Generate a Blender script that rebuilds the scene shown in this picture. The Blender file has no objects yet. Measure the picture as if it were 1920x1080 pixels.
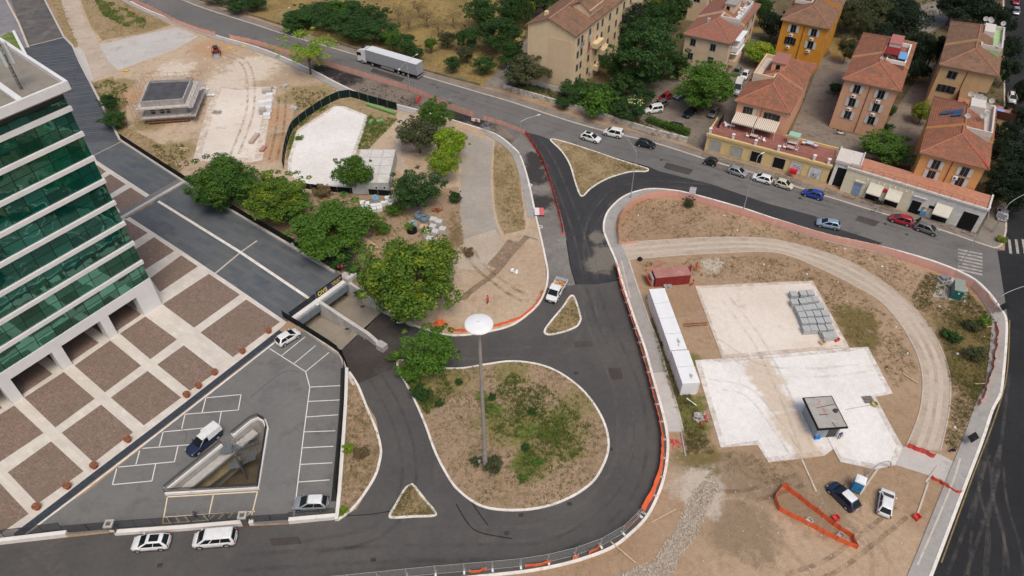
import bpy,math,random
from mathutils import Vector,Matrix
from mathutils.geometry import tessellate_polygon
# ------------------------------------------------------------------ camera, sky, sun, exposure
scene=bpy.context.scene
COL=scene.collection
FPX,EYE=1340.0,80.0
TILT=math.atan(1440.0/FPX)
SN,CS=math.sin(TILT),math.cos(TILT)
cam_data=bpy.data.cameras.new('drone_camera')
cam_data.sensor_width=36.0
cam_data.lens=36.0*FPX/1920.0
cam_data.clip_end=4000.0
cam=bpy.data.objects.new('drone_camera',cam_data)
cam.location=(0,0,EYE)
cam.rotation_euler=(TILT,0,0)
COL.objects.link(cam)
scene.camera=cam
SUN_EL,SUN_AZ=math.radians(62),math.radians(158)
world=bpy.data.worlds.new('World')
scene.world=world
world.use_nodes=True
wn=world.node_tree.nodes
sky=wn.new('ShaderNodeTexSky')
sky.sky_type='NISHITA'
sky.sun_disc=False
sky.sun_elevation=SUN_EL
sky.sun_rotation=SUN_AZ
sky.air_density=1.0
sky.dust_density=5.0
sky.ozone_density=1.0
wn['Background'].inputs['Strength'].default_value=0.12
world.node_tree.links.new(sky.outputs['Color'],wn['Background'].inputs['Color'])
sun_data=bpy.data.lights.new('sun','SUN')
sun_data.energy=1.5
sun_data.angle=math.radians(24)
sun_data.color=(1.0,0.90,0.77)
sun=bpy.data.objects.new('sun',sun_data)
sv=Vector((math.sin(SUN_AZ)*math.cos(SUN_EL),math.cos(SUN_AZ)*math.cos(SUN_EL),math.sin(SUN_EL)))
sun.rotation_euler=sv.to_track_quat('Z','Y').to_euler()
COL.objects.link(sun)
scene.view_settings.view_transform='Standard'
scene.view_settings.look='None'
scene.view_settings.exposure=0.13
scene.view_settings.gamma=1.0
scene.view_settings.use_curve_mapping=False
# ------------------------------------------------------------------ helpers
def ray(u,v):
 a,b=(u-960)/FPX,(540-v)/FPX
 return a,b*CS+SN,b*SN-CS
def at(u,v,z=0.0):
 """surveyed ground position (x, y) of a point read off the plan at height z"""
 a,b,c=ray(u,v)
 t=(z-EYE)/c
 return Vector((a*t,b*t))
def at3(u,v,z=0.0):
 p=at(u,v,z)
 return Vector((p.x,p.y,z))
def depth_at(p):
 return p[1]*SN+(EYE-p[2])*CS
def tag(o,label=None,cat=None,group=None,kind=None):
 if label:o['label']=label
 if cat:o['category']=cat
 if group:o['group']=group
 if kind:o['kind']=kind
 return o
def thing(name,label,cat,loc=(0,0,0),rz=0.0,group=None):
 o=bpy.data.objects.new(name,None)
 o.empty_display_size=0.3
 COL.objects.link(o)
 o.location=loc if len(loc)==3 else(loc[0],loc[1],0)
 o.rotation_euler=(0,0,rz)
 return tag(o,label,cat,group,'thing')
def link(name,me,parent=None,loc=None,rot=None):
 o=bpy.data.objects.new(name,me)
 COL.objects.link(o)
 if parent:o.parent=parent
 if loc:o.location=loc
 if rot:o.rotation_euler=rot
 return o
def copy_tree(o,parent=None):
 kids=KIDS(o)
 c=o.copy()
 COL.objects.link(c)
 c.parent=parent
 for k in kids:
  copy_tree(k,c)
 return c
def KIDS(o):
 return list(o.children)
class MB:
 """collects shapes and links them as ONE mesh object"""
 def __init__(s):s.v,s.f,s.m=[],[],[]
 def add(s,vs,fs,m=0):
  n=len(s.v)
  s.v+=[tuple(p)for p in vs]
  s.f+=[tuple(i+n for i in f)for f in fs]
  s.m+=[m]*len(fs)
  return s
 def box(s,x0,x1,y0,y1,z0,z1,m=0):
  vs=[(x,y,z)for z in(z0,z1)for y in(y0,y1)for x in(x0,x1)]
  return s.add(vs,[(0,2,3,1),(4,5,7,6),(0,1,5,4),(2,6,7,3),(0,4,6,2),(1,3,7,5)],m)
 def obox(s,c,sz,rz=0.0,m=0,rx=0.0,ry=0.0):
  M=Matrix.Translation(Vector(c))@Matrix.Rotation(rz,4,'Z')@Matrix.Rotation(ry,4,'Y')@Matrix.Rotation(rx,4,'X')
  hx,hy,hz=sz[0]/2,sz[1]/2,sz[2]/2
  vs=[M@Vector((x,y,z))for z in(-hz,hz)for y in(-hy,hy)for x in(-hx,hx)]
  return s.add(vs,[(0,2,3,1),(4,5,7,6),(0,1,5,4),(2,6,7,3),(0,4,6,2),(1,3,7,5)],m)
 def bar(s,p,q,r,n=6,m=0,r2=None,cap=True):
  p,q=Vector(p),Vector(q)
  d=(q-p)
  if d.length<1e-6:return s
  d.normalize()
  a=d.orthogonal().normalized();b=d.cross(a)
  r2=r if r2 is None else r2
  vs=[]
  for c,rr in((p,r),(q,r2)):
   for i in range(n):
    t=2*math.pi*i/n
    vs.append(c+a*math.cos(t)*rr+b*math.sin(t)*rr)
  fs=[(i,(i+1)%n,n+(i+1)%n,n+i)for i in range(n)]
  if cap:fs+=[tuple(range(n-1,-1,-1)),tuple(range(n,2*n))]
  return s.add(vs,fs,m)
 def tube(s,pts,r,n=6,m=0):
  for i in range(len(pts)-1):s.bar(pts[i],pts[i+1],r,n,m)
  return s
 def lathe(s,prof,c=(0,0,0),n=16,m=0,axis='z'):
  vs,fs=[],[]
  for r,z in prof:
   for i in range(n):
    t=2*math.pi*i/n
    x,y=r*math.cos(t),r*math.sin(t)
    p=(x,y,z)if axis=='z' else((x,z,y)if axis=='y' else(z,x,y))
    vs.append((c[0]+p[0],c[1]+p[1],c[2]+p[2]))
  for k in range(len(prof)-1):
   for i in range(n):
    j=(i+1)%n
    fs.append((k*n+i,k*n+j,(k+1)*n+j,(k+1)*n+i))
  fs.append(tuple(range(n-1,-1,-1)))
  fs.append(tuple((len(prof)-1)*n+i for i in range(n)))
  return s.add(vs,fs,m)
 def torus(s,c,R,r,n=18,k=8,m=0,M=None):
  vs,fs=[],[]
  for i in range(n):
   t=2*math.pi*i/n
   for j in range(k):
    q=2*math.pi*j/k
    p=Vector(((R+r*math.cos(q))*math.cos(t),(R+r*math.cos(q))*math.sin(t),r*math.sin(q)))
    if M is not None:p=M@p
    vs.append(p+Vector(c))
  for i in range(n):
   for j in range(k):
    a,b=i*k,((i+1)%n)*k
    fs.append((a+j,b+j,b+(j+1)%k,a+(j+1)%k))
  return s.add(vs,fs,m)
 def prism(s,poly,z0,z1,m=0,mtop=None):
  n=len(poly)
  if sum(poly[i][0]*poly[(i+1)%n][1]-poly[(i+1)%n][0]*poly[i][1]for i in range(n))<0:
   poly=list(reversed(poly))
  vs=[(p[0],p[1],z0)for p in poly]+[(p[0],p[1],z1)for p in poly]
  s.add(vs,[(i,(i+1)%n,n+(i+1)%n,n+i)for i in range(n)],m)
  tri=tessellate_polygon([[Vector((p[0],p[1],0))for p in poly]])
  up=[]
  for t in tri:
   a,b,c=[Vector(poly[i][:2])for i in t]
   cr=(b-a).cross(c-a)
   up.append(tuple(t)if cr>0 else(t[0],t[2],t[1]))
  s.add(vs[n:],up,m if mtop is None else mtop)
  s.add(vs[:n],[(t[0],t[2],t[1])for t in up],m)
  return s
 def loft(s,rings,m=0,caps=True,closed=True):
  n=len(rings[0])
  vs=[p for r in rings for p in r]
  fs=[]
  for k in range(len(rings)-1):
   for i in range(n if closed else n-1):
    j=(i+1)%n
    fs.append((k*n+i,k*n+j,(k+1)*n+j,(k+1)*n+i))
  if caps:
   fs.append(tuple(range(n-1,-1,-1)))
   fs.append(tuple((len(rings)-1)*n+i for i in range(n)))
  return s.add(vs,fs,m)
 def mesh(s,name,mats,smooth=False):
  me=bpy.data.meshes.new(name)
  me.from_pydata(s.v,[],s.f)
  if not isinstance(mats,(list,tuple)):mats=[mats]
  for x in mats:me.materials.append(x)
  me.polygons.foreach_set('material_index',s.m)
  if smooth:
   me.polygons.foreach_set('use_smooth',[True]*len(me.polygons))
   try:me.set_sharp_from_angle(angle=math.radians(38))
   except Exception:pass
  me.update()
  return me
 def build(s,name,mats,parent=None,smooth=False,loc=None,rot=None):
  return link(name,s.mesh(name,mats,smooth),parent,loc,rot)
def bevel(o,w,seg=1):
 md=o.modifiers.new('edge','BEVEL');md.width=w;md.segments=seg;md.limit_method='ANGLE';md.angle_limit=math.radians(40)
 return o
def smooth_line(pts,k=6,closed=False):
 pts=[Vector((p[0],p[1]))for p in pts]
 n=len(pts);out=[]
 for i in range(n if closed else n-1):
  if closed:a,b,c,d=pts[i-1],pts[i],pts[(i+1)%n],pts[(i+2)%n]
  else:a,b,c,d=pts[max(i-1,0)],pts[i],pts[i+1],pts[min(i+2,n-1)]
  for j in range(k):
   t=j/k
   out.append(0.5*((2*b)+(c-a)*t+(2*a-5*b+4*c-d)*t*t+(3*b-a-3*c+d)*t**3))
 if not closed:out.append(pts[-1])
 return out
def gl(px,z=0.0):return[at(u,v,z)for u,v in px]
def curve(px,k=6,closed=False):return smooth_line(gl(px),k,closed)
def normals(line,closed=False):
 n=len(line);out=[]
 for i in range(n):
  a=line[i-1]if(i>0 or closed)else line[i]
  b=line[(i+1)%n]if(i<n-1 or closed)else line[i]
  d=(b-a)
  if d.length<1e-9:d=Vector((1,0))
  d.normalize()
  out.append(Vector((-d.y,d.x)))
 return out
def ribbon(mb,line,o0,o1,z0,z1,closed=False,m=0):
 """solid band following a line, between side offsets o0..o1 and heights z0..z1"""
 ns=normals(line,closed)
 rings=[]
 for p,nn in zip(line,ns):
  a,b=p+nn*o0,p+nn*o1
  rings.append([(a.x,a.y,z0),(b.x,b.y,z0),(b.x,b.y,z1),(a.x,a.y,z1)])
 if closed:rings.append(rings[0])
 return mb.loft(rings,m,caps=not closed)
def strip(mb,line,o0,o1,z,closed=False,m=0):
 ns=normals(line,closed)
 n=len(line);vs=[];fs=[]
 for p,nn in zip(line,ns):
  a,b=p+nn*o0,p+nn*o1
  vs+=[(a.x,a.y,z),(b.x,b.y,z)]
 for i in range(n if closed else n-1):
  j=(i+1)%n
  fs.append((2*i,2*j,2*j+1,2*i+1)if o1>o0 else(2*i,2*i+1,2*j+1,2*j))
 return mb.add(vs,fs,m)
def flat(poly,z,holes=(),mb=None,m=0):
 mb=mb or MB()
 loops=[[Vector((p[0],p[1],0))for p in poly]]+[[Vector((p[0],p[1],0))for p in h]for h in holes]
 allp=[p for l in loops for p in l]
 fs=[]
 for t in tessellate_polygon(loops):
  a,b,c=(allp[i]for i in t)
  cr=(b-a).cross(c-a).z
  if abs(cr)<1e-9:continue
  fs.append(tuple(t)if cr>0 else(t[0],t[2],t[1]))
 return mb.add([(p.x,p.y,z)for p in allp],fs,m)
def sheet(name,poly,z,mat,holes=()):
 return tag(flat(poly,z,holes).build(name,mat),kind='structure')
def inside(p,poly):
 x,y=p[0],p[1];c=False;n=len(poly)
 for i in range(n):
  x1,y1=poly[i][0],poly[i][1];x2,y2=poly[i-1][0],poly[i-1][1]
  if(y1>y)!=(y2>y)and x<(x2-x1)*(y-y1)/(y2-y1)+x1:c=not c
 return c
# ------------------------------------------------------------------ materials
class NT:
 def __init__(s,name):
  s.mat=bpy.data.materials.new(name);s.mat.use_nodes=True
  s.t=s.mat.node_tree;s.n=s.t.nodes;s.l=s.t.links
  s.b=s.n['Principled BSDF']
 def new(s,t,**k):
  x=s.n.new(t)
  for a,b in k.items():setattr(x,a,b)
  return x
 def lk(s,a,b):s.l.new(a,b)
 def pos(s,world=True):
  if world:return s.new('ShaderNodeNewGeometry').outputs['Position']
  return s.new('ShaderNodeTexCoord').outputs['Object']
 def noise(s,vec,scale,detail=4,rough=0.6,lo=0.35,hi=0.65,dist=0.0):
  x=s.new('ShaderNodeTexNoise');x.inputs['Scale'].default_value=scale;x.inputs['Detail'].default_value=detail
  x.inputs['Roughness'].default_value=rough;x.inputs['Distortion'].default_value=dist
  s.lk(vec,x.inputs['Vector'])
  return s.ramp(x.outputs['Fac'],lo,hi)
 def ramp(s,val,lo,hi,a=0.0,b=1.0):
  r=s.new('ShaderNodeMapRange');r.interpolation_type='SMOOTHSTEP'
  r.inputs['From Min'].default_value=lo;r.inputs['From Max'].default_value=hi
  r.inputs['To Min'].default_value=a;r.inputs['To Max'].default_value=b
  s.lk(val,r.inputs['Value'])
  return r.outputs['Result']
 def math(s,op,a,b):
  x=s.new('ShaderNodeMath',operation=op)
  for i,q in enumerate((a,b)):
   if isinstance(q,(int,float)):x.inputs[i].default_value=q
   else:s.lk(q,x.inputs[i])
  return x.outputs[0]
 def mix(s,fac,a,b,mode='MIX'):
  x=s.new('ShaderNodeMix',data_type='RGBA',blend_type=mode)
  if isinstance(fac,(int,float)):x.inputs[0].default_value=fac
  else:s.lk(fac,x.inputs[0])
  for i,q in((6,a),(7,b)):
   if isinstance(q,(tuple,list)):x.inputs[i].default_value=(*q[:3],1)
   else:s.lk(q,x.inputs[i])
  return x.outputs[2]
 def bump(s,h,strength=0.3,dist=0.02):
  x=s.new('ShaderNodeBump');x.inputs['Strength'].default_value=strength;x.inputs['Distance'].default_value=dist
  s.lk(h,x.inputs['Height']);s.lk(x.outputs['Normal'],s.b.inputs['Normal'])
 def out(s,col,rough=0.85,metal=0.0,spec=None):
  if spec is None and rough>0.55:spec=0.12
  if isinstance(col,(tuple,list)):s.b.inputs['Base Color'].default_value=(*col[:3],1)
  else:s.lk(col,s.b.inputs['Base Color'])
  s.b.inputs['Roughness'].default_value=rough;s.b.inputs['Metallic'].default_value=metal
  if spec is not None:s.b.inputs['Specular IOR Level'].default_value=spec
  return s.mat
def hexc(h):
 h=h.lstrip('#');r=[int(h[i:i+2],16)/255 for i in(0,2,4)]
 return tuple(c/12.92 if c<=0.04045 else((c+0.055)/1.055)**2.4 for c in r)
def blobmask(t,P,blobs):
 """patches with frayed edges round surveyed centres: (u, v, radius in metres)"""
 nz=t.new('ShaderNodeTexNoise');nz.inputs['Scale'].default_value=0.35;nz.inputs['Detail'].default_value=5
 nz.inputs['Roughness'].default_value=0.7
 t.lk(P,nz.inputs['Vector'])
 res=None
 for u,v,r in blobs:
  c=at(u,v)
  d=t.new('ShaderNodeVectorMath',operation='DISTANCE');t.lk(P,d.inputs[0]);d.inputs[1].default_value=(c.x,c.y,0)
  q=t.math('DIVIDE',d.outputs['Value'],r)
  q=t.math('ADD',q,t.math('MULTIPLY',t.math('SUBTRACT',nz.outputs['Fac'],0.5),2.4))
  f=t.ramp(q,0.55,1.15,1.0,0.0)
  res=f if res is None else t.math('MAXIMUM',res,f)
 return res
def gmat(name,c1,c2,c3=None,s1=0.06,s2=0.45,s3=5.0,rough=0.92,bump=0.35,speck=0.22,patches=(),lo2=0.5,hi2=0.7):
 """ground: two broad tones, a third in smaller patches, fine speckle and relief"""
 t=NT(name);P=t.pos()
 col=t.mix(t.noise(P,s1,6,0.65),c1,c2)
 if c3 is not None:col=t.mix(t.noise(P,s2,6,0.7,lo2,hi2),col,c3)
 for blobs,c in patches:
  col=t.mix(blobmask(t,P,blobs),col,c)
 mid=t.noise(P,1.3,4,0.7,0.3,0.7)
 fine=t.noise(P,s3,3,0.7,0.3,0.7)
 k=t.math('ADD',t.math('MULTIPLY',fine,speck),t.math('MULTIPLY',mid,speck*0.9))
 k=t.math('ADD',k,1-speck*0.95)
 g=t.new('ShaderNodeCombineColor')
 for i in range(3):t.lk(k,g.inputs[i])
 col=t.mix(1.0,col,g.outputs[0],'MULTIPLY')
 t.bump(t.math('ADD',fine,t.math('MULTIPLY',mid,1.5)),bump,0.05)
 return t.out(col,rough)
def text(name,body,size,loc,rot,mat,parent,ext=0.015,sx=1.0,bold=0.0):
 cu=bpy.data.curves.new(name,'FONT');cu.body=body;cu.size=size;cu.extrude=ext;cu.offset=bold
 o=bpy.data.objects.new(name,cu);COL.objects.link(o)
 me=bpy.data.meshes.new_from_object(o.evaluated_get(bpy.context.evaluated_depsgraph_get()));bpy.data.objects.remove(o)
 me.materials.clear();me.materials.append(mat)
 o=link(name,me,parent,loc,rot);o.scale=(sx,1,1)
 return o
def pmat(name,col,rough=0.6,var=0.12,scale=3.0,metal=0.0,dirt=None,dscale=0.8,bump=0.0,bscale=30.0,spec=None,lo=0.5,hi=0.75):
 """plain material with slight uneven tone, optional grime"""
 t=NT(name);P=t.pos(False)
 f=t.noise(P,scale,5,0.65,0.3,0.7)
 a=tuple(c*(1-var)for c in col);b=tuple(min(1,c*(1+var))for c in col)
 c=t.mix(f,a,b)
 if dirt is not None:c=t.mix(t.noise(P,dscale,6,0.75,lo,hi),c,dirt)
 if bump:t.bump(t.noise(P,bscale,3,0.6),bump,0.02)
 return t.out(c,rough,metal,spec)
def paint(name,col,rough=0.25,metal=0.0):
 t=NT(name);P=t.pos(False)
 c=t.mix(t.noise(P,2.0,4,0.6),col,tuple(x*0.9 for x in col))
 t.b.inputs['Coat Weight'].default_value=0.5
 t.b.inputs['Coat Roughness'].default_value=0.08
 return t.out(c,rough,metal)
def netmat(name,col,cover=0.6):
 """plastic netting: holes between strands"""
 t=NT(name);P=t.pos(False)
 n=t.noise(P,2.5,4,0.6,0.3,0.7)
 t.out(t.mix(n,col,tuple(c*0.75 for c in col)),0.6)
 tr=t.new('ShaderNodeBsdfTransparent');mx=t.new('ShaderNodeMixShader')
 fac=t.math('ADD',t.math('MULTIPLY',n,0.25),cover-0.12)
 t.lk(fac,mx.inputs[0]);t.lk(tr.outputs[0],mx.inputs[1]);t.lk(t.b.outputs[0],mx.inputs[2])
 t.lk(mx.outputs[0],t.n['Material Output'].inputs['Surface'])
 return t.mat
def leafmat(name,c1,c2,c3=None):
 t=NT(name);P=t.pos(False)
 geo=t.new('ShaderNodeNewGeometry');inf=t.new('ShaderNodeObjectInfo')
 col=t.mix(geo.outputs['Random Per Island'],c1,c2)
 if c3 is not None:col=t.mix(t.noise(P,0.55,3,0.6,0.48,0.68),col,c3)
 k=t.math('ADD',t.math('MULTIPLY',inf.outputs['Random'],0.35),0.82)
 g=t.new('ShaderNodeCombineColor')
 for i in range(3):t.lk(k,g.inputs[i])
 col=t.mix(1.0,col,g.outputs[0],'MULTIPLY')
 t.out(col,0.6,spec=0.25)
 tl=t.new('ShaderNodeBsdfTranslucent');t.lk(col,tl.inputs['Color'])
 mx=t.new('ShaderNodeMixShader');mx.inputs[0].default_value=0.25
 t.lk(t.b.outputs[0],mx.inputs[1]);t.lk(tl.outputs[0],mx.inputs[2])
 t.lk(mx.outputs[0],t.n['Material Output'].inputs['Surface'])
 return t.mat
M={}
GREEN1,GREEN2=(0.075,0.115,0.028),(0.11,0.12,0.035)
M['dirt']=gmat('dry_dirt',(0.30,0.205,0.13),(0.36,0.258,0.172),(0.265,0.19,0.11),patches=(([(1850,640,9),(1850,700,8),(1600,600,4),(1620,640,3),(1320,880,4)],(0.16,0.125,0.05)),([(1500,1060,12),(1590,1000,5),(1640,1040,8)],(0.40,0.295,0.20)),([(1390,990,5),(1540,960,4),(1400,900,4),(1480,930,4)],(0.25,0.185,0.122)),([(1310,920,4),(1335,498,2.2)],(0.44,0.385,0.32)),([(1260,680,4),(1230,620,3),(1245,650,3),(1290,760,3),(1300,790,3)],(0.14,0.14,0.04)),))
M['sand']=gmat('pale_site_dirt',(0.40,0.30,0.21),(0.47,0.37,0.27),(0.33,0.24,0.155),patches=(([(280,230,4),(330,285,5),(300,290,4),(225,160,4),(215,190,5),(560,180,5),(600,170,4),(525,260,3)],(0.27,0.215,0.11)),([(300,165,4),(470,130,8),(420,160,7),(330,130,5)],(0.56,0.49,0.40)),([(250,180,4),(500,220,6),(505,280,5),(400,90,6)],(0.42,0.27,0.165)),))
M['verge']=gmat('dry_verge_grass',(0.27,0.205,0.105),(0.33,0.25,0.15),(0.19,0.155,0.07),bump=0.6,speck=0.35)
M['isle']=gmat('island_dirt',(0.29,0.21,0.14),(0.335,0.24,0.165),(0.245,0.19,0.10),bump=0.5,speck=0.3,patches=(([(930,790,3.5),(985,805,4),(1050,800,4),(1000,865,3),(1060,840,3),(790,720,4),(850,715,3),(1080,760,3),(960,700,3)],(0.225,0.19,0.085)),([(980,870,1.8),(985,810,1.8),(930,770,1.6),(1030,815,1.8),(780,735,2.4),(1050,790,1.4),(905,745,1.2)],(0.115,0.15,0.035)),))
M['field']=gmat('dry_field',(0.30,0.215,0.085),(0.22,0.16,0.065),(0.14,0.115,0.045),s1=0.09,s2=0.3,bump=0.7,speck=0.35)
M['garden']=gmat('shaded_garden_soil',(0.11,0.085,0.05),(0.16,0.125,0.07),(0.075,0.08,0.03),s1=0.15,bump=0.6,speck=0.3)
M['asphalt_old']=gmat('old_asphalt',(0.135,0.132,0.128),(0.165,0.16,0.152),(0.115,0.112,0.11),s1=0.05,s2=0.25,s3=9,bump=0.15,speck=0.12)
M['asphalt']=gmat('service_asphalt',(0.074,0.072,0.071),(0.098,0.094,0.090),(0.125,0.115,0.104),s1=0.06,s2=0.16,s3=10,bump=0.12,speck=0.14,lo2=0.55,hi2=0.8)
M['asphalt_new']=gmat('new_asphalt',(0.040,0.041,0.045),(0.050,0.051,0.054),(0.066,0.065,0.065),s1=0.12,s2=0.2,s3=10,bump=0.12,speck=0.12,lo2=0.6,hi2=0.8,patches=(([(1140,480,3.2),(1125,495,3),(1120,445,2)],(0.16,0.145,0.125)),))
M['asphalt_ramp']=gmat('brown_black_asphalt',(0.058,0.050,0.046),(0.072,0.064,0.060),(0.085,0.078,0.072),s1=0.12,s2=0.2,s3=10,bump=0.12,speck=0.14)
M['asphalt_dark']=gmat('fresh_black_asphalt',(0.022,0.023,0.025),(0.030,0.031,0.033),(0.045,0.043,0.040),s1=0.08,s2=0.2,s3=10,bump=0.1,speck=0.14,lo2=0.6,hi2=0.85)
M['asphalt_park']=gmat('car_park_asphalt',(0.150,0.152,0.150),(0.175,0.174,0.170),(0.128,0.128,0.125),s1=0.07,s2=0.25,s3=10,bump=0.12,speck=0.1)
M['dug']=gmat('dug_up_roadbed',(0.17,0.14,0.115),(0.22,0.185,0.15),(0.07,0.062,0.056),s1=0.2,s2=0.12,bump=0.8,speck=0.3,patches=(([(625,135,4),(650,148,4),(870,215,5),(905,228,4),(600,130,3)],(0.035,0.032,0.03)),))
M['milled']=gmat('patched_grey_roadbed',(0.20,0.19,0.175),(0.16,0.15,0.14),(0.28,0.26,0.235),s1=0.15,s2=0.2,bump=0.3,speck=0.2,patches=(([(1000,330,4),(1010,300,4),(1015,380,3)],(0.05,0.047,0.045)),))
M['track']=gmat('gravel_track',(0.40,0.335,0.265),(0.46,0.39,0.32),(0.35,0.28,0.21),s1=0.12,s2=0.3,bump=0.3,speck=0.16)
M['wheel']=gmat('worn_wheel_track',(0.45,0.385,0.315),(0.50,0.43,0.36),(0.42,0.35,0.28),s1=0.3,s2=0.6,bump=0.2,speck=0.12)
M['grey_track']=gmat('grey_gravel_track',(0.30,0.275,0.24),(0.35,0.32,0.285),(0.36,0.30,0.235),s1=0.12,s2=0.3,bump=0.3,speck=0.16)
M['concrete']=gmat('pale_concrete',(0.65,0.63,0.60),(0.73,0.715,0.69),(0.58,0.53,0.465),s1=0.12,s2=0.14,s3=5,rough=0.8,bump=0.08,speck=0.12,lo2=0.56,hi2=0.8,patches=(([(1425,690,2.6),(1440,720,2.6),(1458,755,2.6),(1478,790,2.6),(1500,825,2.6),(1520,850,2.6)],(0.56,0.475,0.385)),))
M['concrete_tan']=gmat('tan_dusty_concrete',(0.60,0.53,0.46),(0.68,0.625,0.56),(0.46,0.365,0.28),s1=0.1,s2=0.2,s3=7,rough=0.85,bump=0.1,speck=0.1,lo2=0.52,hi2=0.75)
M['concrete_grey']=gmat('grey_concrete',(0.44,0.42,0.395),(0.48,0.46,0.435),(0.37,0.34,0.31),s1=0.15,s2=0.2,s3=7,rough=0.85,bump=0.1,speck=0.1)
M['walk']=gmat('grey_pavement',(0.30,0.29,0.275),(0.34,0.33,0.315),(0.26,0.245,0.225),s1=0.2,s2=0.5,s3=8,bump=0.12,speck=0.12)
M['walk_old']=gmat('worn_pavement',(0.20,0.175,0.15),(0.235,0.21,0.185),(0.16,0.135,0.115),s1=0.2,s2=0.5,s3=8,bump=0.2,speck=0.18)
M['court']=gmat('courtyard_paving',(0.185,0.155,0.13),(0.225,0.195,0.165),(0.13,0.11,0.085),s1=0.15,s2=0.4,s3=8,bump=0.2,speck=0.25)
M['kerb']=gmat('white_kerb_concrete',(0.66,0.63,0.58),(0.74,0.71,0.67),(0.54,0.48,0.41),s1=0.3,s2=0.7,s3=9,rough=0.8,bump=0.1,speck=0.12)
M['kerb_tan']=gmat('tan_kerb_concrete',(0.47,0.42,0.36),(0.53,0.48,0.42),(0.40,0.34,0.28),s1=0.3,s2=0.7,s3=9,bump=0.1,speck=0.14)
M['gravel']=gmat('grey_crushed_stone',(0.38,0.31,0.24),(0.43,0.37,0.31),(0.33,0.245,0.17),s1=0.4,s2=1.1,s3=14,bump=0.9,speck=0.3)
M['line']=pmat('worn_white_road_paint',(0.66,0.65,0.62),0.7,0.08,1.5,dirt=(0.3,0.29,0.28),dscale=1.3,lo=0.6,hi=0.8)
M['line_y']=pmat('cream_road_paint',(0.66,0.56,0.38),0.7,0.08,1.5,dirt=(0.4,0.36,0.28),dscale=1.3,lo=0.6,hi=0.8)
M['line_worn']=pmat('faded_crossing_paint',(0.36,0.345,0.32),0.8,0.15,1.5,dirt=(0.2,0.195,0.185),dscale=1.0,lo=0.45,hi=0.65)
# ------------------------------------------------------------------ ground, roads, kerbs
PIT=[(313,923),(483,914),(498,806),(494,794),(484,788),(473,793),(425,832)]
HOLE=[(547,600),(640,664),(651,692),(666,722),(735,692),(746,665),(772,613),(716,577),(646,528)]
pit,hole=gl(PIT),gl(HOLE)
sheet('ground',[(-700,-200),(700,-200),(700,1100),(-700,1100)],0.0,M['dirt'],holes=[pit,hole])
sheet('site_ground',gl([(90,-60),(150,95),(225,265),(350,345),(641,515),(652,528),(716,573),(776,611),(830,627),(867,629),(917,622),(960,610),(1000,580),(1024,540),(1022,482),(1005,407),(985,315),(960,275),(917,247),(785,207),(680,178),(592,135),(537,110),(480,88),(400,65),(330,38),(250,3),(140,-60)]),0.008,M['sand'])
sheet('field',gl([(330,-80),(480,30),(560,60),(670,95),(790,133),(885,163),(946,165),(985,60),(1030,-80)]),0.010,M['field'])
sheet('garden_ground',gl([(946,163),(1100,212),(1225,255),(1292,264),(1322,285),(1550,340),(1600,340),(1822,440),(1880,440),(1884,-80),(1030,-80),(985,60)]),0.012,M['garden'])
court1=gl([(1160,190),(1215,150),(1290,150),(1375,60),(1425,70),(1400,190),(1322,284),(1285,268),(1210,232)])
court2=gl([(1470,280),(1520,160),(1540,110),(1580,92),(1600,110),(1555,240),(1645,262),(1690,190),(1718,150),(1745,118),(1770,170),(1715,310),(1600,315),(1560,290)])
sheet('courtyard_paving',court1,0.020,M['court'])
sheet('courtyard_paving',court2,0.020,M['court'])
sheet('dry_lawn',gl([(1672,100),(1745,128),(1738,155),(1680,145)]),0.026,M['field'])
sheet('dry_lawn',gl([(1545,70),(1600,72),(1592,112),(1560,108)]),0.026,M['field'])
sheet('dry_lawn',gl([(1100,118),(1160,118),(1150,152),(1098,140)]),0.026,M['field'])
sheet('dry_lawn',gl([(1395,20),(1440,-10),(1430,62),(1400,62)]),0.026,M['field'])
sheet('driveway',gl([(905,162),(945,120),(990,70),(1000,80),(965,130),(945,168)]),0.026,M['walk_old'])
sheet('dry_lawn',gl([(1690,20),(1760,0),(1790,40),(1740,62),(1700,50)]),0.026,M['walk_old'])
FAR=[(240,-60),(342,0),(480,47),(555,71),(670,104),(790,142),(885,170),(960,192),(1035,217),(1110,240),(1225,268),(1317,297),(1360,310),(1410,324),(1490,350),(1577,377),(1652,400),(1715,417),(1765,432),(1820,451),(1862,465)]
NEAR=[(140,-60),(245,3),(325,38),(400,65),(480,88),(537,110),(592,135),(630,155),(680,178),(730,193),(785,207),(847,225),(917,247),(942,260),(960,275),(975,292),(990,337),(1005,407),(1014,445),(1022,482),(1027,512),(1024,540),(1012,567),(992,588),(960,610),(917,622),(867,629),(830,627),(780,612),(762,603)]
BLOCK=[(1700,1190),(1745,1080),(1800,935),(1840,830),(1860,770),(1875,740),(1881,700),(1886,640),(1886,600),(1875,578),(1850,545),(1815,517),(1740,487),(1640,460),(1550,440),(1450,410),(1390,390),(1300,365),(1260,357),(1215,355),(1175,366),(1150,385),(1136,405),(1132,430),(1140,455),(1155,490),(1170,540),(1190,600),(1208,650),(1222,700),(1240,765),(1250,810),(1252,845),(1246,890),(1233,930),(1212,970),(1183,1000),(1145,1028),(1080,1052),(1010,1068),(940,1077),(820,1088),(600,1102)]
farl,nearl,block=curve(FAR),curve(NEAR),curve(BLOCK)
sheet('main_road',farl+[at(1960,485),at(1960,640)]+curve(BLOCK[6:24])[:]+gl([(1030,520),(1014,445)])+list(reversed(curve(NEAR[:18]))),0.018,M['asphalt_old'])
sheet('side_road',gl([(1884,-80),(1990,-80),(2050,500),(1884,470),(1886,430)]),0.022,M['asphalt_dark'])
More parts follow.
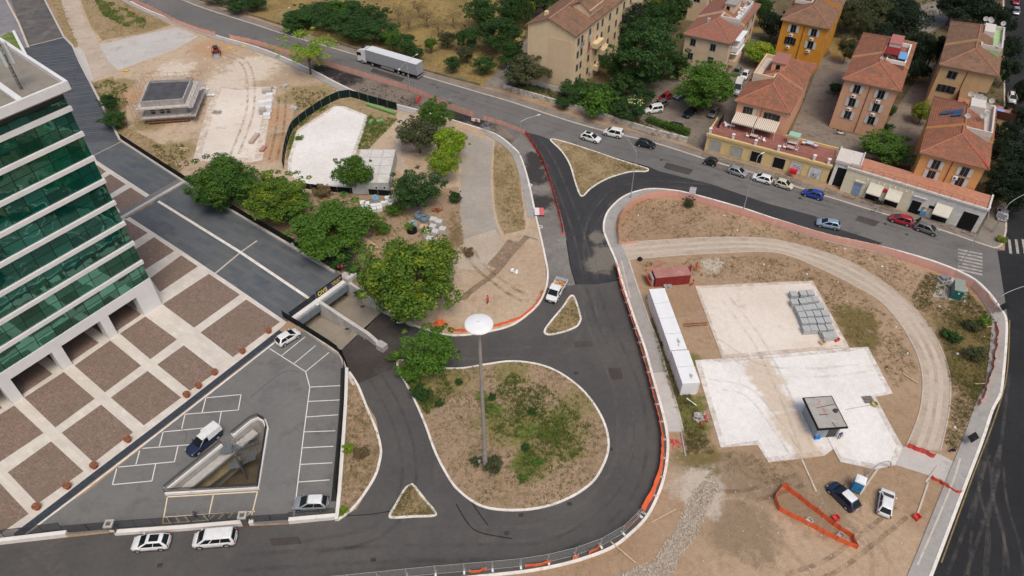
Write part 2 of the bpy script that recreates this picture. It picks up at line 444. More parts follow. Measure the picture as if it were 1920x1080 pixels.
sheet('side_road',gl([(1870,470),(1890,600),(1884,700),(1842,832),(1802,936),(1747,1080),(1690,1200),(2300,1200),(2100,470)]),0.026,M['asphalt_dark'])
sheet('service_road',gl([(992,590),(1012,569),(1026,537),(1022,482),(1014,445),(1060,445),(1145,470),(1158,492),(1173,542),(1193,602),(1225,702),(1243,767),(1253,812),(1255,847),(1249,892),(1236,932),(1215,972),(1185,1003),(1147,1030),(1080,1054),(1010,1070),(940,1079),(820,1090),(600,1112),(600,1200),(-250,1200),(-250,1035),(0,1022),(125,1008),(220,998),(545,983),(632,974),(668,955),(702,900),(716,840),(705,785),(666,722),(735,692),(746,665),(772,613),(780,612),(830,627),(867,629),(917,622),(960,612)]),0.022,M['asphalt'])
sheet('new_road_surface',curve([(985,248),(1010,254),(1032,262)])+gl([(1215,312),(1235,321),(1335,346),(1440,382),(1527,405),(1575,430),(1655,456),(1640,461)])+curve(BLOCK[14:26])+gl([(1164,524),(1118,531),(1078,531)])+curve([(1078,530),(1070,500),(1062,450),(1052,405),(1036,355),(1014,300),(985,248)]),0.030,M['asphalt_new'])
sheet('dug_up_roadbed',curve([(440,72),(592,134),(680,177),(785,206),(917,246),(958,272)])+curve([(972,268),(940,238),(855,210),(780,178),(700,152),(617,126),(560,106),(480,84),(440,70)]),0.026,M['dug'])
sheet('patched_roadbed',curve([(958,272),(976,292),(991,337),(1006,407),(1015,445),(1023,482),(1028,512),(1025,540)])+curve([(1080,534),(1070,500),(1062,450),(1052,405),(1036,355),(1014,300),(980,250)]),0.034,M['milled'])
# kerbs
def kerb(name,line,w=0.3,h=0.14,mat='kerb',closed=False):
 mb=MB();ribbon(mb,line,-w/2,w/2,0.0,h,closed)
 return tag(mb.build(name,M[mat]),kind='structure')
kerb('kerb',nearl[6:-1],0.32)
kerb('kerb',block,0.36)
kerb('kerb',farl,0.3,0.13,'kerb_tan')
kerb('kerb',curve([(1862,465),(1873,463),(1880,455),(1884,440),(1886,415),(1884,300),(1882,100),(1880,-50)]),0.3,0.13,'kerb_tan')
# pavements beside the kerbs
def pave(name,line,o0,o1,mat,z=0.11):
 mb=MB();ribbon(mb,line,o0,o1,0.0,z)
 return tag(mb.build(name,M[mat]),kind='structure')
pave('pavement',farl[6:],0.16,2.3,'walk_old')
def side_of(line,ref):
 """+1 when the reference point lies on the normal side of the line"""
 i=min(range(len(line)),key=lambda k:(line[k]-ref).length)
 return 1 if(ref-line[i]).dot(normals(line)[i])>0 else-1
l=curve(NEAR[3:11]);s_=side_of(l,at(600,200));pave('pavement',l,s_*0.17,s_*1.9,'walk')
l=curve(NEAR[12:18]);s_=side_of(l,at(950,330));pave('pavement',l,s_*0.17,s_*1.5,'walk')
l=curve(NEAR[0:4]);s_=side_of(l,at(250,60));pave('pavement',l,s_*0.05,s_*1.5,'walk')
l=curve(BLOCK[0:30]);s_=side_of(l,at(1500,600));pave('pavement',l,s_*0.19,s_*2.1,'walk')
l2=curve(BLOCK[25:32]);pave('pavement',l2,s_*2.12,s_*2.35,'kerb_tan',0.13)
l=curve(BLOCK[29:32]);pave('pavement',l,s_*0.19,s_*2.1,'concrete_grey')
mb=MB();flat(gl([(1820,452),(1862,466),(1876,460),(1884,440),(1886,380),(1860,390),(1835,440)]),0.118,mb=mb)
tag(mb.build('pavement',M['walk_old']),kind='structure')
# traffic islands
def island(name,px,mat,k=5):
 ln=curve(px,k,True)
 mb=MB();mb.prism([(p.x,p.y)for p in ln],0.0,0.10)
 tag(mb.build(name,M[mat]),kind='structure')
 kerb('kerb',ln,0.30,0.15,closed=True)
 return ln
ISLE=[(775,682),(820,690),(867,691),(910,684),(960,678),(1010,684),(1050,700),(1090,730),(1118,765),(1135,800),(1141,835),(1133,868),(1110,905),(1065,935),(1010,953),(950,957),(900,948),(858,918),(835,885),(815,845),(795,790),(770,735),(748,695),(748,676)]
isle=island('roundabout_island',ISLE,'isle')
TRI=[(1032,262),(1060,267),(1110,283),(1160,300),(1205,314),(1215,318),(1210,322),(1180,323),(1140,335),(1110,352),(1094,367),(1087,365),(1078,340),(1068,308),(1052,283)]
tri=island('triangle_island',TRI,'verge')
isl2=island('traffic_island',[(1069,557),(1077,559),(1087,590),(1088,602),(1079,614),(1055,623),(1030,628),(1021,623),(1030,607),(1055,577)],'verge')
isl3=island('traffic_island',[(770,910),(777,913),(797,938),(815,960),(813,967),(775,969),(736,971),(732,965),(742,948),(758,920)],'verge')
verge=gl([(652,694),(666,718)])+curve([(666,718),(690,770),(705,805),(714,840),(712,865),(700,900),(665,950),(633,975)])+gl([(636,930),(642,840),(648,760)])
mb=MB();mb.prism([(p.x,p.y)for p in verge],0.0,0.10);tag(mb.build('verge',M['isle']),kind='structure')
kerb('kerb',curve([(655,698),(672,725),(690,770),(705,805),(714,840),(712,865),(700,900),(665,950),(633,976)]),0.32,0.16)
# right-hand parcel: track, slabs
up=[(1150,459),(1200,453),(1250,450),(1350,445),(1440,448),(1520,465),(1590,490),(1650,525),(1700,565),(1740,610),(1765,655),(1780,700),(1782,745),(1775,795),(1763,845)]
dn=[(1167,488),(1260,480),(1340,475),(1430,472),(1480,480),(1540,505),(1600,535),(1650,565),(1690,610),(1715,655),(1727,690),(1730,730),(1722,780),(1698,840)]
upl,dnl=curve(up),curve(dn)
sheet('gravel_track',upl+list(reversed(dnl)),0.012,M['track'])
for f_ in(.34,.66):
 mb=MB();n_=min(len(upl),len(dnl));strip(mb,[upl[int(i*(len(upl)-1)/79)].lerp(dnl[int(i*(len(dnl)-1)/79)],f_+.02*math.sin(i*.3))for i in range(80)],-.32,.32,0.018);tag(mb.build('wheel_track',M['wheel']),kind='structure')
kerb('kerb',upl,0.14,0.08,'kerb_tan');kerb('kerb',dnl,0.14,0.08,'kerb_tan')
mb=MB();mb.prism([tuple(p)for p in gl([(1303,537),(1523,527),(1592,652),(1354,672)])],0,0.10)
tag(mb.build('concrete_slab',M['concrete_tan']),kind='structure')
mb=MB();mb.prism([tuple(p)for p in gl([(1303,676),(1354,673),(1592,653),(1627,651),(1673,738),(1641,744),(1668,795),(1692,838),(1679,872),(1641,880),(1575,866),(1562,842),(1545,855),(1440,867),(1420,834),(1351,839)])],0,0.09)
tag(mb.build('concrete_slab',M['concrete']),kind='structure')
for a,b in(((1543,805),(1575,866)),((1592,654),(1560,660)),((1585,768),(1640,758))):
 mb=MB();strip(mb,gl([a,b],0.1),-0.03,0.03,0.104);tag(mb.build('expansion_joint',M['walk_old']),kind='structure')
sheet('drive_paving',gl([(1697,836),(1762,852),(1800,872),(1785,905),(1680,872),(1690,842)]),0.016,M['concrete_grey'])
sheet('drive_paving',gl([(1748,885),(1795,868),(1830,850),(1812,905),(1795,922)]),0.020,M['concrete_grey'])
for px in([(1758,875),(1735,905)],[(1800,860),(1780,920),(1720,1060)],[(1740,905),(1718,970)],[(1645,880),(1612,928)],[(1503,862),(1530,922)],[(1165,490),(1182,560)]):
 kerb('kerb',curve(px),0.22,0.12,'kerb_tan')
mb=MB();flat(curve([(1332,905),(1345,912),(1320,955),(1300,1000),(1272,1040),(1250,1090),(1170,1098),(1120,1090),(1190,1068),(1232,1050),(1260,1005),(1288,955),(1306,918),(1320,902)],4,True),0.03,mb=mb)
tag(mb.build('crushed_stone',M['gravel']),kind='structure')
sheet('transformer_base',gl([(1763,518),(1800,520),(1815,545),(1812,568),(1748,556)]),0.05,M['concrete_grey'])
# left site: slabs, tracks
def slab(px,z,mat,name='concrete_slab'):
 mb=MB();mb.prism([tuple(p)for p in gl(px)],0,z);return tag(mb.build(name,M[mat]),kind='structure')
M['trench']=gmat('turned_trench_earth',(0.24,0.175,0.12),(0.29,0.215,0.15),(0.17,0.13,0.095),s1=.3,s2=.8,bump=.9,speck=.35)
slab([(628,199),(645,200),(690,217),(684,240),(668,285),(652,330),(650,353),(565,348),(540,322),(540,300),(548,275),(557,245)],0.08,'concrete')
slab([(405,163),(445,163),(519,163),(505,220),(492,300),(470,305),(362,302),(378,240),(388,205)],0.06,'concrete_tan')
sheet('concrete_apron',gl([(185,84),(330,51),(372,68),(330,92),(222,132),(205,118)]),0.016,M['concrete_grey'])
sheet('concrete_apron',gl([(138,90),(160,86),(190,140),(170,154)]),0.016,M['concrete_grey'])
sheet('dirt_track',curve([(108,-30),(120,20),(140,70),(160,105),(175,150)])+curve([(222,132),(200,110),(180,70),(158,35),(138,-30)]),0.020,M['track'])
sheet('grass_strip',gl([(85,-30),(108,-30),(128,40),(148,80),(138,90),(118,60)]),0.014,M['verge'])
sheet('grass_strip',gl([(140,-30),(225,0),(322,47),(270,62),(192,76),(170,50)]),0.014,M['verge'])
sheet('grass_strip',gl([(172,155),(212,143),(235,180),(240,240),(300,270),(345,330),(228,262)]),0.014,M['verge'])
sheet('grass_strip',gl([(560,165),(640,178),(740,206),(745,225),(690,280),(666,280),(690,216),(628,198),(560,240),(540,300),(535,300),(545,235)]),0.014,M['verge'])
sheet('yard_ground',gl([(500,360),(735,365),(860,350),(870,470),(840,520),(720,575),(650,528),(480,425)]),0.016,M['isle'])
sheet('grey_track',curve([(875,250),(865,320),(863,400),(868,450),(880,500)])+curve([(930,480),(940,450),(925,400),(920,330),(925,265)]),0.020,M['grey_track'])
sheet('dirt_track',curve([(868,450),(850,480),(830,500)])+curve([(915,510),(945,470),(928,430)]),0.023,M['track'])
sheet('dirt_track',curve([(755,215),(742,250),(735,285),(742,320)])+curve([(800,345),(765,315),(752,270),(768,215)]),0.020,M['track'])
sheet('grass_strip',curve([(928,262),(925,330),(930,400),(945,440)])+curve([(985,430),(982,400),(975,340),(965,290),(950,270)]),0.014,M['verge'])
mb=MB();strip(mb,curve([(988,444),(958,476),(928,512),(888,542),(866,562)],6),-.55,.55,0.035);tag(mb.build('trench_earth',M['trench']),kind='structure')
mb=MB();strip(mb,curve([(962,452),(942,478),(922,500)],6),-1.0,1.0,0.031);tag(mb.build('trench_earth',M['trench']),kind='structure')
# painted crossings
for i in range(7):
 mb=MB();strip(mb,gl([(1796,468+6.2*i),(1842,477+6.4*i)]),-0.24,0.24,0.036)
 tag(mb.build('crossing_stripe',M['line_worn']),kind='structure')
for i in range(5):
 mb=MB();strip(mb,gl([(1892+13*i,449),(1895+13.5*i,476)]),-0.22,0.22,0.036)
 tag(mb.build('crossing_stripe',M['line_worn']),kind='structure')
mb=MB();strip(mb,curve([(1893,600),(1888,700),(1866,782),(1825,890),(1765,1055)]),-0.08,0.08,0.034)
tag(mb.build('edge_line',pmat('dusty_yellow_line',(0.22,0.165,0.07),0.8,0.2,1.0,dirt=(0.06,0.055,0.05),dscale=0.6)),kind='structure')
# tyre marks, drains, cracks and patches in the road surface
def film(name,col,cover,sc=1.5):
 t=NT(name);P=t.pos();t.out(col,0.9)
 tr=t.new('ShaderNodeBsdfTransparent');mx=t.new('ShaderNodeMixShader')
 f=t.math('MULTIPLY',t.noise(P,sc,5,.75,.35,.7),cover);t.lk(f,mx.inputs[0]);t.lk(tr.outputs[0],mx.inputs[1]);t.lk(t.b.outputs[0],mx.inputs[2])
 t.lk(mx.outputs[0],t.n['Material Output'].inputs['Surface']);return t.mat
F_DUST,F_DARK=film('road_dust',(0.26,0.235,0.205),.20,.35),film('rubber_marks',(0.036,0.035,0.035),.20,.35)
TM=[([(1000,258),(1030,300),(1060,370),(1085,440),(1105,525)],1.9,F_DUST,.5),([(1330,352),(1220,345),(1160,360),(1120,400),(1105,450),(1110,525)],1.9,F_DUST,.45),([(1320,345),(1210,335),(1150,350),(1105,400),(1090,450)],1.8,F_DARK,.4),([(1110,540),(1130,600),(1160,660),(1190,740),(1200,830),(1180,910),(1120,980),(1020,1030),(900,1035),(700,1040),(450,1055)],1.9,F_DARK,.5),([(1100,540),(1110,600),(1140,670),(1165,740),(1172,830),(1150,900),(1095,960),(1000,1000),(880,1000)],1.9,F_DUST,.5),([(1090,560),(1060,650),(980,660),(880,665),(800,650)],1.8,F_DUST,.5),([(700,700),(740,770),(765,850),(760,930),(700,1000),(560,1030)],1.8,F_DARK,.45),([(1830,1085),(1838,980),(1860,880),(1868,860)],1.6,F_DUST,.35),([(1865,1085),(1868,1000),(1850,930),(1848,880),(1862,830)],1.6,F_DUST,.35),([(1905,1085),(1900,1030),(1875,940),(1868,870)],1.6,F_DUST,.3),([(1790,1085),(1835,960),(1858,870),(1880,700)],1.6,F_DUST,.4),([(500,65),(680,122),(880,185),(1100,255),(1320,315),(1560,385),(1780,450)],1.8,F_DARK,.5),([(520,80),(700,140),(900,205)],1.8,F_DUST,.5),([(1250,318),(1420,362),(1600,415),(1780,470)],1.8,F_DUST,.6)]
for k,(px,gw,m_,w)in enumerate(TM):
 ln=curve(px,8)
 for s_ in(-.5,.5):
  mb=MB();strip(mb,ln,s_*gw-w/2,s_*gw+w/2,0.0405+.0012*k+(.0006 if s_>0 else 0));tag(mb.build('tyre_track',m_),kind='structure')
for k,(px,m_)in enumerate((([(1330,720),(1400,735),(1450,790),(1490,850)],F_DUST),([(1340,640),(1420,690),(1520,700),(1620,690)],F_DUST),([(1515,850),(1470,740),(1420,640),(1360,560)],F_DUST))):
 for s_ in(-.8,.8):mb=MB();strip(mb,curve(px,6),s_-.2,s_+.2,.1065+k*.001);tag(mb.build('tyre_track',m_),kind='structure')
F_RUT,F_PALE=film('damp_ruts',(0.20,0.145,0.095),.55,.5),film('pale_ruts',(0.45,0.345,0.25),.6,.5)
for k,px in enumerate(([(1530,900),(1570,960),(1640,1010),(1650,1090)],[(1690,960),(1640,1000),(1560,1060),(1480,1090)],[(1360,880),(1420,940),(1450,1010),(1520,1090)],[(1310,930),(1400,930),(1500,900)],[(1620,880),(1600,960),(1660,1060)],[(880,470),(900,500),(950,540),(985,560)],[(400,95),(460,120),(470,200),(440,290)],[(530,180),(525,240),(512,300)])):
 for s_ in(-.8,.8):mb=MB();strip(mb,curve(px,6),s_-.28,s_+.28,(.066 if k==6 else .034)+k*.001);tag(mb.build('wheel_rut',F_RUT if k%2 else F_PALE),kind='structure')
for px,w in(([(1078,532),(1118,532),(1166,524)],.10),([(1062,450),(1070,500),(1080,534)],.09),([(855,945),(880,985),(905,1000),(960,1010)],.08),([(620,968),(690,965),(735,958)],.07),([(855,890),(890,950),(915,985)],.08),([(470,745),(520,705),(545,695),(562,700)],.025),([(330,800),(350,812),(346,830)],.02)):
 mb=MB();strip(mb,curve(px,5),-w,w,.0385);tag(mb.build('road_seam',M['asphalt_dark']),kind='structure')
M['iron']=pmat('drain_iron',(0.05,0.045,0.042),.6,.3,6.0)
for u,v in((977,966),(1068,945),(1145,843),(950,1000),(1080,700),(860,580+80),(680,575),(651,617),(300,1060),(700,1050),(1500,372),(1240,300),(1700,440),(820,165),(600,100),(1660,420),(1842,978)):
 p=at(u,v);mb=MB();mb.obox((p.x,p.y,.041),(.62,.5,.006),.6 if u>1200 else .1);tag(mb.build('drain_cover',M['iron']),kind='structure')
for px in([(1075,640),(1110,640),(1112,650),(1076,652)],[(1140,690),(1165,690),(1168,712),(1143,712)],[(505,1010),(560,1006),(566,1020),(510,1024)],[(1250,305),(1300,318),(1292,328),(1244,315)],[(1610,405),(1650,416),(1640,425),(1602,413)],[(700,128),(760,147),(752,154),(694,135)]):
 sheet('road_patch',gl(px),0.0355,M['asphalt_ramp'])
F_SOIL=film('trodden_soil',(0.44,0.345,0.255),.42,.6)
for k,(px,z,m_)in enumerate(([[(1303,537),(1523,527),(1592,652),(1354,672)],.1045,1],[[(1303,676),(1354,673),(1592,653),(1627,651),(1673,738),(1641,744),(1668,795),(1692,838),(1679,872),(1641,880),(1575,866),(1562,842),(1545,855),(1440,867),(1420,834),(1351,839)],.0945,1],[[(628,199),(645,200),(690,217),(684,240),(668,285),(652,330),(650,353),(565,348),(540,322),(540,300),(548,275),(557,245)],.0845,1],[[(405,163),(445,163),(519,163),(505,220),(492,300),(470,305),(362,302),(378,240),(388,205)],.0645,2.2])):
 pl_=gl(px);c_=sum(pl_,Vector((0,0)))/len(pl_);sd=side_of(pl_+[pl_[0]],c_)
 mb=MB();strip(mb,pl_,sd*.02,sd*.75*m_,z,True);tag(mb.build('soil_spill',F_SOIL),kind='structure')
# ------------------------------------------------------------------ car park
sheet('car_park',gl([(20,1003),(70,975),(160,925),(320,796),(480,667),(532,622),(570,622),(640,672),(648,692),(636,930),(630,972),(545,980),(220,994),(120,1003)]),0.026,M['asphalt_park'],holes=[pit])
def paintline(a,b,w=0.13,mat='line',z=0.036):
 mb=MB();strip(mb,gl([a,b]),-w/2,w/2,z);tag(mb.build('parking_line',M[mat]),kind='structure')
PL=[((506,654),(573,697)),((527,668),(572,632)),((550,683),(592,648)),((573,697),(617,661)),((573,697),(581,726)),((581,726),(570,810)),((570,810),(551,968)),((581,726),(642,723)),((578,753),(639,750)),((575,782),(634,778)),((571,810),(629,808)),((567,840),(625,837)),((564,871),(623,868)),((560,904),(618,900)),((387,746),(452,740)),((452,740),(447,769)),((447,769),(347,777)),((386,747),(379,774)),((347,777),(341,804)),((415,772),(410,800)),((307,810),(410,800)),((267,841),(357,834)),((306,810),(299,837)),((222,876),(327,866)),((334,836),(327,867)),((262,845),(255,871)),((219,879),(211,909)),((211,909),(285,902)),((292,870),(285,902))]
for a,b in PL:paintline(a,b)
for a,b in(((314,932),(483,922)),((314,932),(305,982)),((400,929),(390,975)),((309,970),(478,959)),((304,982),(385,976)),((483,922),(472,966))):paintline(a,b,0.16,'line_y')
for i in range(5):paintline((312+17*i,970-1.2*i),(319+18*i,981-i),0.16,'line_y',0.040)
for i in range(5):paintline((404+17*i,964-1.2*i),(393+17*i,974-i),0.16,'line_y',0.040)
# ------------------------------------------------------------------ plaza in front of the office tower
def slabmat(name,c1,c2,cm,bw,bh,ang,mortar=0.012,var=0.5,grime=None):
 t=NT(name);P=t.pos()
 mp=t.new('ShaderNodeMapping');mp.inputs['Rotation'].default_value=(0,0,-ang);t.lk(P,mp.inputs['Vector'])
 br=t.new('ShaderNodeTexBrick');br.inputs['Scale'].default_value=1;br.inputs['Brick Width'].default_value=bw;br.inputs['Row Height'].default_value=bh
 br.inputs['Mortar Size'].default_value=mortar;br.inputs['Color1'].default_value=(*c1,1);br.inputs['Color2'].default_value=(*c2,1);br.inputs['Mortar'].default_value=(*cm,1)
 t.lk(mp.outputs[0],br.inputs['Vector'])
 col=br.outputs['Color']
 n=t.noise(P,0.35,6,0.7,0.3,0.7)
 col=t.mix(t.math('MULTIPLY',n,var),col,grime or cm)
 t.bump(t.noise(P,8,3,0.6),0.12,0.02)
 return t.out(col,0.75)
ANG=math.radians(-35)
M['travertine']=slabmat('travertine_slabs',(0.57,0.53,0.48),(0.65,0.61,0.555),(0.44,0.41,0.375),1.2,0.6,ANG,0.008,0.5,(0.45,0.415,0.37))
M['deckslab']=slabmat('blue_grey_deck_slabs',(0.078,0.096,0.115),(0.118,0.132,0.146),(0.075,0.086,0.10),3.6,0.9,ANG,0.02,0.55,(0.135,0.135,0.130))
M['deckrib']=slabmat('ribbed_deck_slabs',(0.062,0.075,0.094),(0.105,0.115,0.130),(0.035,0.042,0.052),30.0,0.9,math.radians(15),0.14,0.5,(0.12,0.12,0.12))
M['deckbrown']=slabmat('stained_deck_slabs',(0.17,0.155,0.14),(0.125,0.118,0.115),(0.09,0.085,0.08),2.5,6.0,math.radians(15),0.02,0.8,(0.07,0.068,0.068))
M['deckgrey']=gmat('grey_violet_paving',(0.20,0.195,0.205),(0.235,0.228,0.235),(0.17,0.165,0.17),s1=0.2,s2=0.5,s3=8,bump=0.1,speck=0.1)
def cobble(name):
 t=NT(name);P=t.pos()
 vo=t.new('ShaderNodeTexVoronoi');vo.inputs['Scale'].default_value=8.0;t.lk(P,vo.inputs['Vector'])
 sep=t.new('ShaderNodeSeparateColor');t.lk(vo.outputs['Color'],sep.inputs[0])
 col=t.mix(sep.outputs[0],(0.155,0.105,0.086),(0.300,0.225,0.185))
 col=t.mix(t.math('MULTIPLY',t.noise(P,0.16,6,0.7,0.42,0.65),0.75),col,(0.195,0.155,0.118))
 col=t.mix(t.math('MULTIPLY',t.noise(P,1.4,5,0.7,0.3,0.7),0.3),col,(0.10,0.075,0.06))
 t.bump(vo.outputs['Distance'],0.5,0.02)
 return t.out(col,0.85)
M['cobble']=cobble('brown_cobble_panels')
plaza=tag(flat(gl([(-200,240),(100,240),(190,285),(310,365),(555,585),(531,612),(40,1001),(0,1014),(-200,1020)]),0.055).build('plaza_paving',M['travertine']),kind='structure')
PANELS=[[(160,322),(176,306),(199,322),(186,331)],[(176,346),(207,327),(236,346),(204,366)],[(208,374),(245,352),(290,381),(236,411)],[(222,420),(236,412),(277,437),(247,456)],[(245,474),(289,445),(327,471),(272,506)],[(282,522),(340,479),(371,500),(300,548)],[(305,571),(392,514),(450,553),(364,615)],[(376,624),(462,562),(525,604),(437,670)],[(225,626),(273,594),(332,637),(282,674)],[(140,686),(207,639),(265,686),(197,736)],[(46,746),(120,698),(178,748),(104,802)],[(-60,815),(27,761),(82,812),(-5,870)],[(295,684),(345,648),(408,697),(356,733)],[(208,746),(277,696),(340,746),(270,798)],[(116,812),(190,759),(250,811),(176,868)],[(15,886),(96,828),(157,884),(71,945)],[(-100,975),(0,906),(54,964),(-40,1030)],]
for k in range(4):
 q0=at(304,571);c_,s_=math.cos(math.radians(-124)),math.sin(math.radians(-124));W2=lambda x,y:(q0.x+c_*x-s_*y,q0.y+s_*x+c_*y)
 mb=MB();mb.prism([W2(3.2+7.4*k,-.75),W2(9.2+7.4*k,-.75),W2(9.2+7.4*k,-6.9),W2(3.2+7.4*k,-6.9)],-.05,.012);mb.build('paving_panel',M['cobble'],plaza,loc=(0,0,0.055))
for p in PANELS:
 mb=MB();mb.prism([tuple(q)for q in gl(p)],-0.05,0.012)
 mb.build('paving_panel',M['cobble'],plaza,loc=(0,0,0.055))
mb=MB();l=gl([(30,1006),(160,906),(300,799),(440,690),(528,622)]);strip(mb,l,-0.55,0.55,0.060)
tag(mb.build('drain_channel',pmat('blue_black_drain',(0.045,0.055,0.07),0.6,0.2,2.0)),kind='structure')
ln=gl([(48,1003),(166,914),(306,806),(446,697),(534,628)])
kerb('kerb',ln,0.22,0.12,'kerb')
# deck: the ramped street over the underpass
sheet('deck_paving',gl([(225,267),(345,344),(640,516),(552,596),(537,604),(440,537),(340,470),(243,407),(290,372),(167,292),(140,270),(140,230)]),0.062,M['deckslab'])
sheet('deck_paving',gl([(122,70),(137,88),(152,122),(226,266),(140,268),(20,180),(20,110),(52,88)]),0.066,M['deckrib'])
sheet('deck_paving',gl([(10,-60),(78,-60),(86,0),(122,70),(54,87),(20,0)]),0.070,M['deckbrown'])
sheet('deck_paving',gl([(-160,-60),(12,-60),(20,0),(52,90),(20,120),(-160,200)]),0.062,M['deckgrey'])
def band(px,w,z0,z1,mat,name='kerb',k=1):
 mb=MB();ribbon(mb,curve(px,k)if k>1 else gl(px),-w/2,w/2,z0,z1);return tag(mb.build(name,M[mat]),kind='structure')
band([(12,0),(36,45),(54,90)],0.5,0.05,0.35,'kerb_tan')
band([(84,0),(121,72),(137,88),(150,118),(226,265),(346,343),(480,424),(628,512)],0.45,0.05,0.45,'concrete_grey','deck_edge')
band([(54,87),(121,70)],0.25,0.06,0.10,'kerb_tan')
band([(297,378),(450,473),(597,572)],0.5,0.06,0.10,'kerb','median_strip')
band([(398,518),(452,473),(482,452)],0.3,0.06,0.092,'kerb_tan','median_strip')
band([(172,294),(226,267)],0.15,0.06,0.092,'kerb_tan','median_strip')
band([(226,412),(298,370),(345,343)],0.7,0.05,0.35,'concrete_grey','deck_beam')
band([(222,406),(294,364),(341,337)],1.6,0.05,0.075,'asphalt_park','drain_channel')
# ------------------------------------------------------------------ common object materials
M['white_wall']=pmat('white_render',(0.70,0.68,0.65),0.7,0.06,0.7,dirt=(0.42,0.38,0.33),dscale=0.5,lo=0.58,hi=0.85)
M['white_clad']=pmat('white_cladding',(0.68,0.675,0.67),0.55,0.05,0.5)
M['white_metal']=pmat('white_coated_metal',(0.72,0.74,0.75),0.4,0.04,1.0,dirt=(0.5,0.5,0.5),dscale=0.9,lo=0.6,hi=0.9)
M['galv']=pmat('galvanised_steel',(0.42,0.43,0.44),0.45,0.12,2.0,metal=0.4)
M['steel_dark']=pmat('dark_painted_steel',(0.035,0.037,0.042),0.5,0.15,2.0)
M['screen_dark']=pmat('black_screen_netting',(0.012,0.014,0.014),0.8,0.25,1.5)
M['screen_green']=pmat('dark_green_screen_netting',(0.010,0.022,0.019),0.8,0.3,0.8)
M['conc_grey']=pmat('grey_cast_concrete',(0.40,0.385,0.365),0.85,0.12,1.2,dirt=(0.22,0.20,0.18),dscale=0.7,bump=0.15,lo=0.55,hi=0.8)
M['conc_dark']=pmat('dark_concrete',(0.13,0.115,0.095),0.85,0.2,0.8,bump=0.15)  # plain dark tone shared by tunnel walls, soffit, top storey and small parts
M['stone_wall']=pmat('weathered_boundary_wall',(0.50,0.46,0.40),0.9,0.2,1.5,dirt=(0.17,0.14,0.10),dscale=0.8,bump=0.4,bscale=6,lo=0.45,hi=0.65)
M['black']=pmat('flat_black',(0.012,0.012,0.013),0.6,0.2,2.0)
M['wood']=pmat('raw_timber',(0.50,0.38,0.25),0.8,0.2,4.0)
M['orange_net']=netmat('orange_safety_netting',(1.0,0.19,0.07),0.82)
M['pink_net']=netmat('faded_orange_netting',(0.93,0.50,0.39),0.56)
M['red_plastic']=pmat('red_barrier_plastic',(0.58,0.055,0.045),0.5,0.15,2.0)
M['grey_net']=netmat('wire_mesh_panel',(0.30,0.31,0.31),0.30)
M['rust']=pmat('rusty_steel',(0.25,0.10,0.055),0.8,0.3,3.0)
M['yellow']=pmat('yellow_plastic',(0.72,0.56,0.02),0.5,0.1,2.0)
M['blue_plastic']=pmat('blue_plastic',(0.02,0.19,0.42),0.45,0.12,2.0)
M['terracotta']=pmat('terracotta',(0.36,0.115,0.065),0.8,0.15,5.0)
M['soil']=pmat('potting_soil',(0.16,0.085,0.045),0.95,0.3,8.0)
# ------------------------------------------------------------------ underpass
A,B=at(547,600),at(646,528)
lw=gl([(547,600),(640,664),(651,692),(666,722)])
rw=gl([(646,528),(716,577),(772,613)])
back=((A-lw[1]).normalized()+(B-rw[1]).normalized()).normalized()
und=thing('underpass','two lane underpass with pale concrete ramps running down beneath the grey deck','underpass',(A.x,A.y,0))
o3=Vector((A.x,A.y,0))
def rel(pts):return[Vector((p[0],p[1],p[2]if len(p)>2 else 0))-o3 for p in pts]
ZP,ZJ=-3.3,-1.25
jl,jm,jr=at(640,656,ZJ),at(681,621,ZJ),at(717,583,ZJ)
mb=MB()
v3=lambda p,z:(p.x-A.x,p.y-A.y,z)
Ab,Bb=A+back*14,B+back*14
mb.add([v3(Ab,ZP),v3(Bb,ZP),v3(B,ZP),v3(A,ZP),v3(jl,ZJ),v3(jm,ZJ),v3(jr,ZJ)],[(3,2,1,0),(4,6,2,3)])
mb.build('ramp_slab',pmat('ribbed_ramp_concrete',(0.30,0.265,0.215),0.85,0.08,0.6,dirt=(0.20,0.17,0.135),dscale=0.35,bump=0.2,bscale=5,lo=0.5,hi=0.8),und)
h1,h2,h3_,h4=at(666,722),at(735,692),at(746,665),at(772,613)
mb=MB();mb.add([v3(jl,ZJ),v3(jm,ZJ),v3(h2,0.024),v3(h1,0.024),v3(jr,ZJ),v3(h4,0.024),v3(h3_,0.024)],[(0,3,2,1),(1,6,5,4),(1,2,6)])
mb.build('ramp_road',M['asphalt_ramp'],und)
def wallrun(name,pts,o0,o1,z0,z1,mat,parent=und,org=A):
 mb=MB();ribbon(mb,[p-org for p in pts],o0,o1,z0,z1);return mb.build(name,mat,parent)
M['grey_wall']=pmat('greyed_white_render',(0.52,0.505,0.48),0.8,0.08,0.7,dirt=(0.30,0.275,0.24),dscale=0.6,lo=0.45,hi=0.75)
sl=side_of(lw,at(560,680));sr=side_of(rw,at(740,560))
wallrun('retaining_wall',lw[:3],sl*0.005,sl*0.4,ZP-.2,0.34,M['grey_wall'])
wallrun('retaining_wall',lw[2:],sl*0.005,sl*0.4,ZJ-.4,0.20,M['grey_wall'])
wallrun('retaining_wall',rw,sr*0.005,sr*0.45,ZP-.2,0.36,M['grey_wall'])
mw=gl([(597,566),(650,601),(690,627),(718,652)])
wallrun('dividing_wall',mw,-0.27,0.27,ZP-0.1,0.30,M['grey_wall'])
mb=MB();e=at(716,650)-A;mb.obox((e.x,e.y,0.0),(1.5,1.1,1.2),math.radians(-36));mb.build('wall_end_block',M['conc_grey'],und)
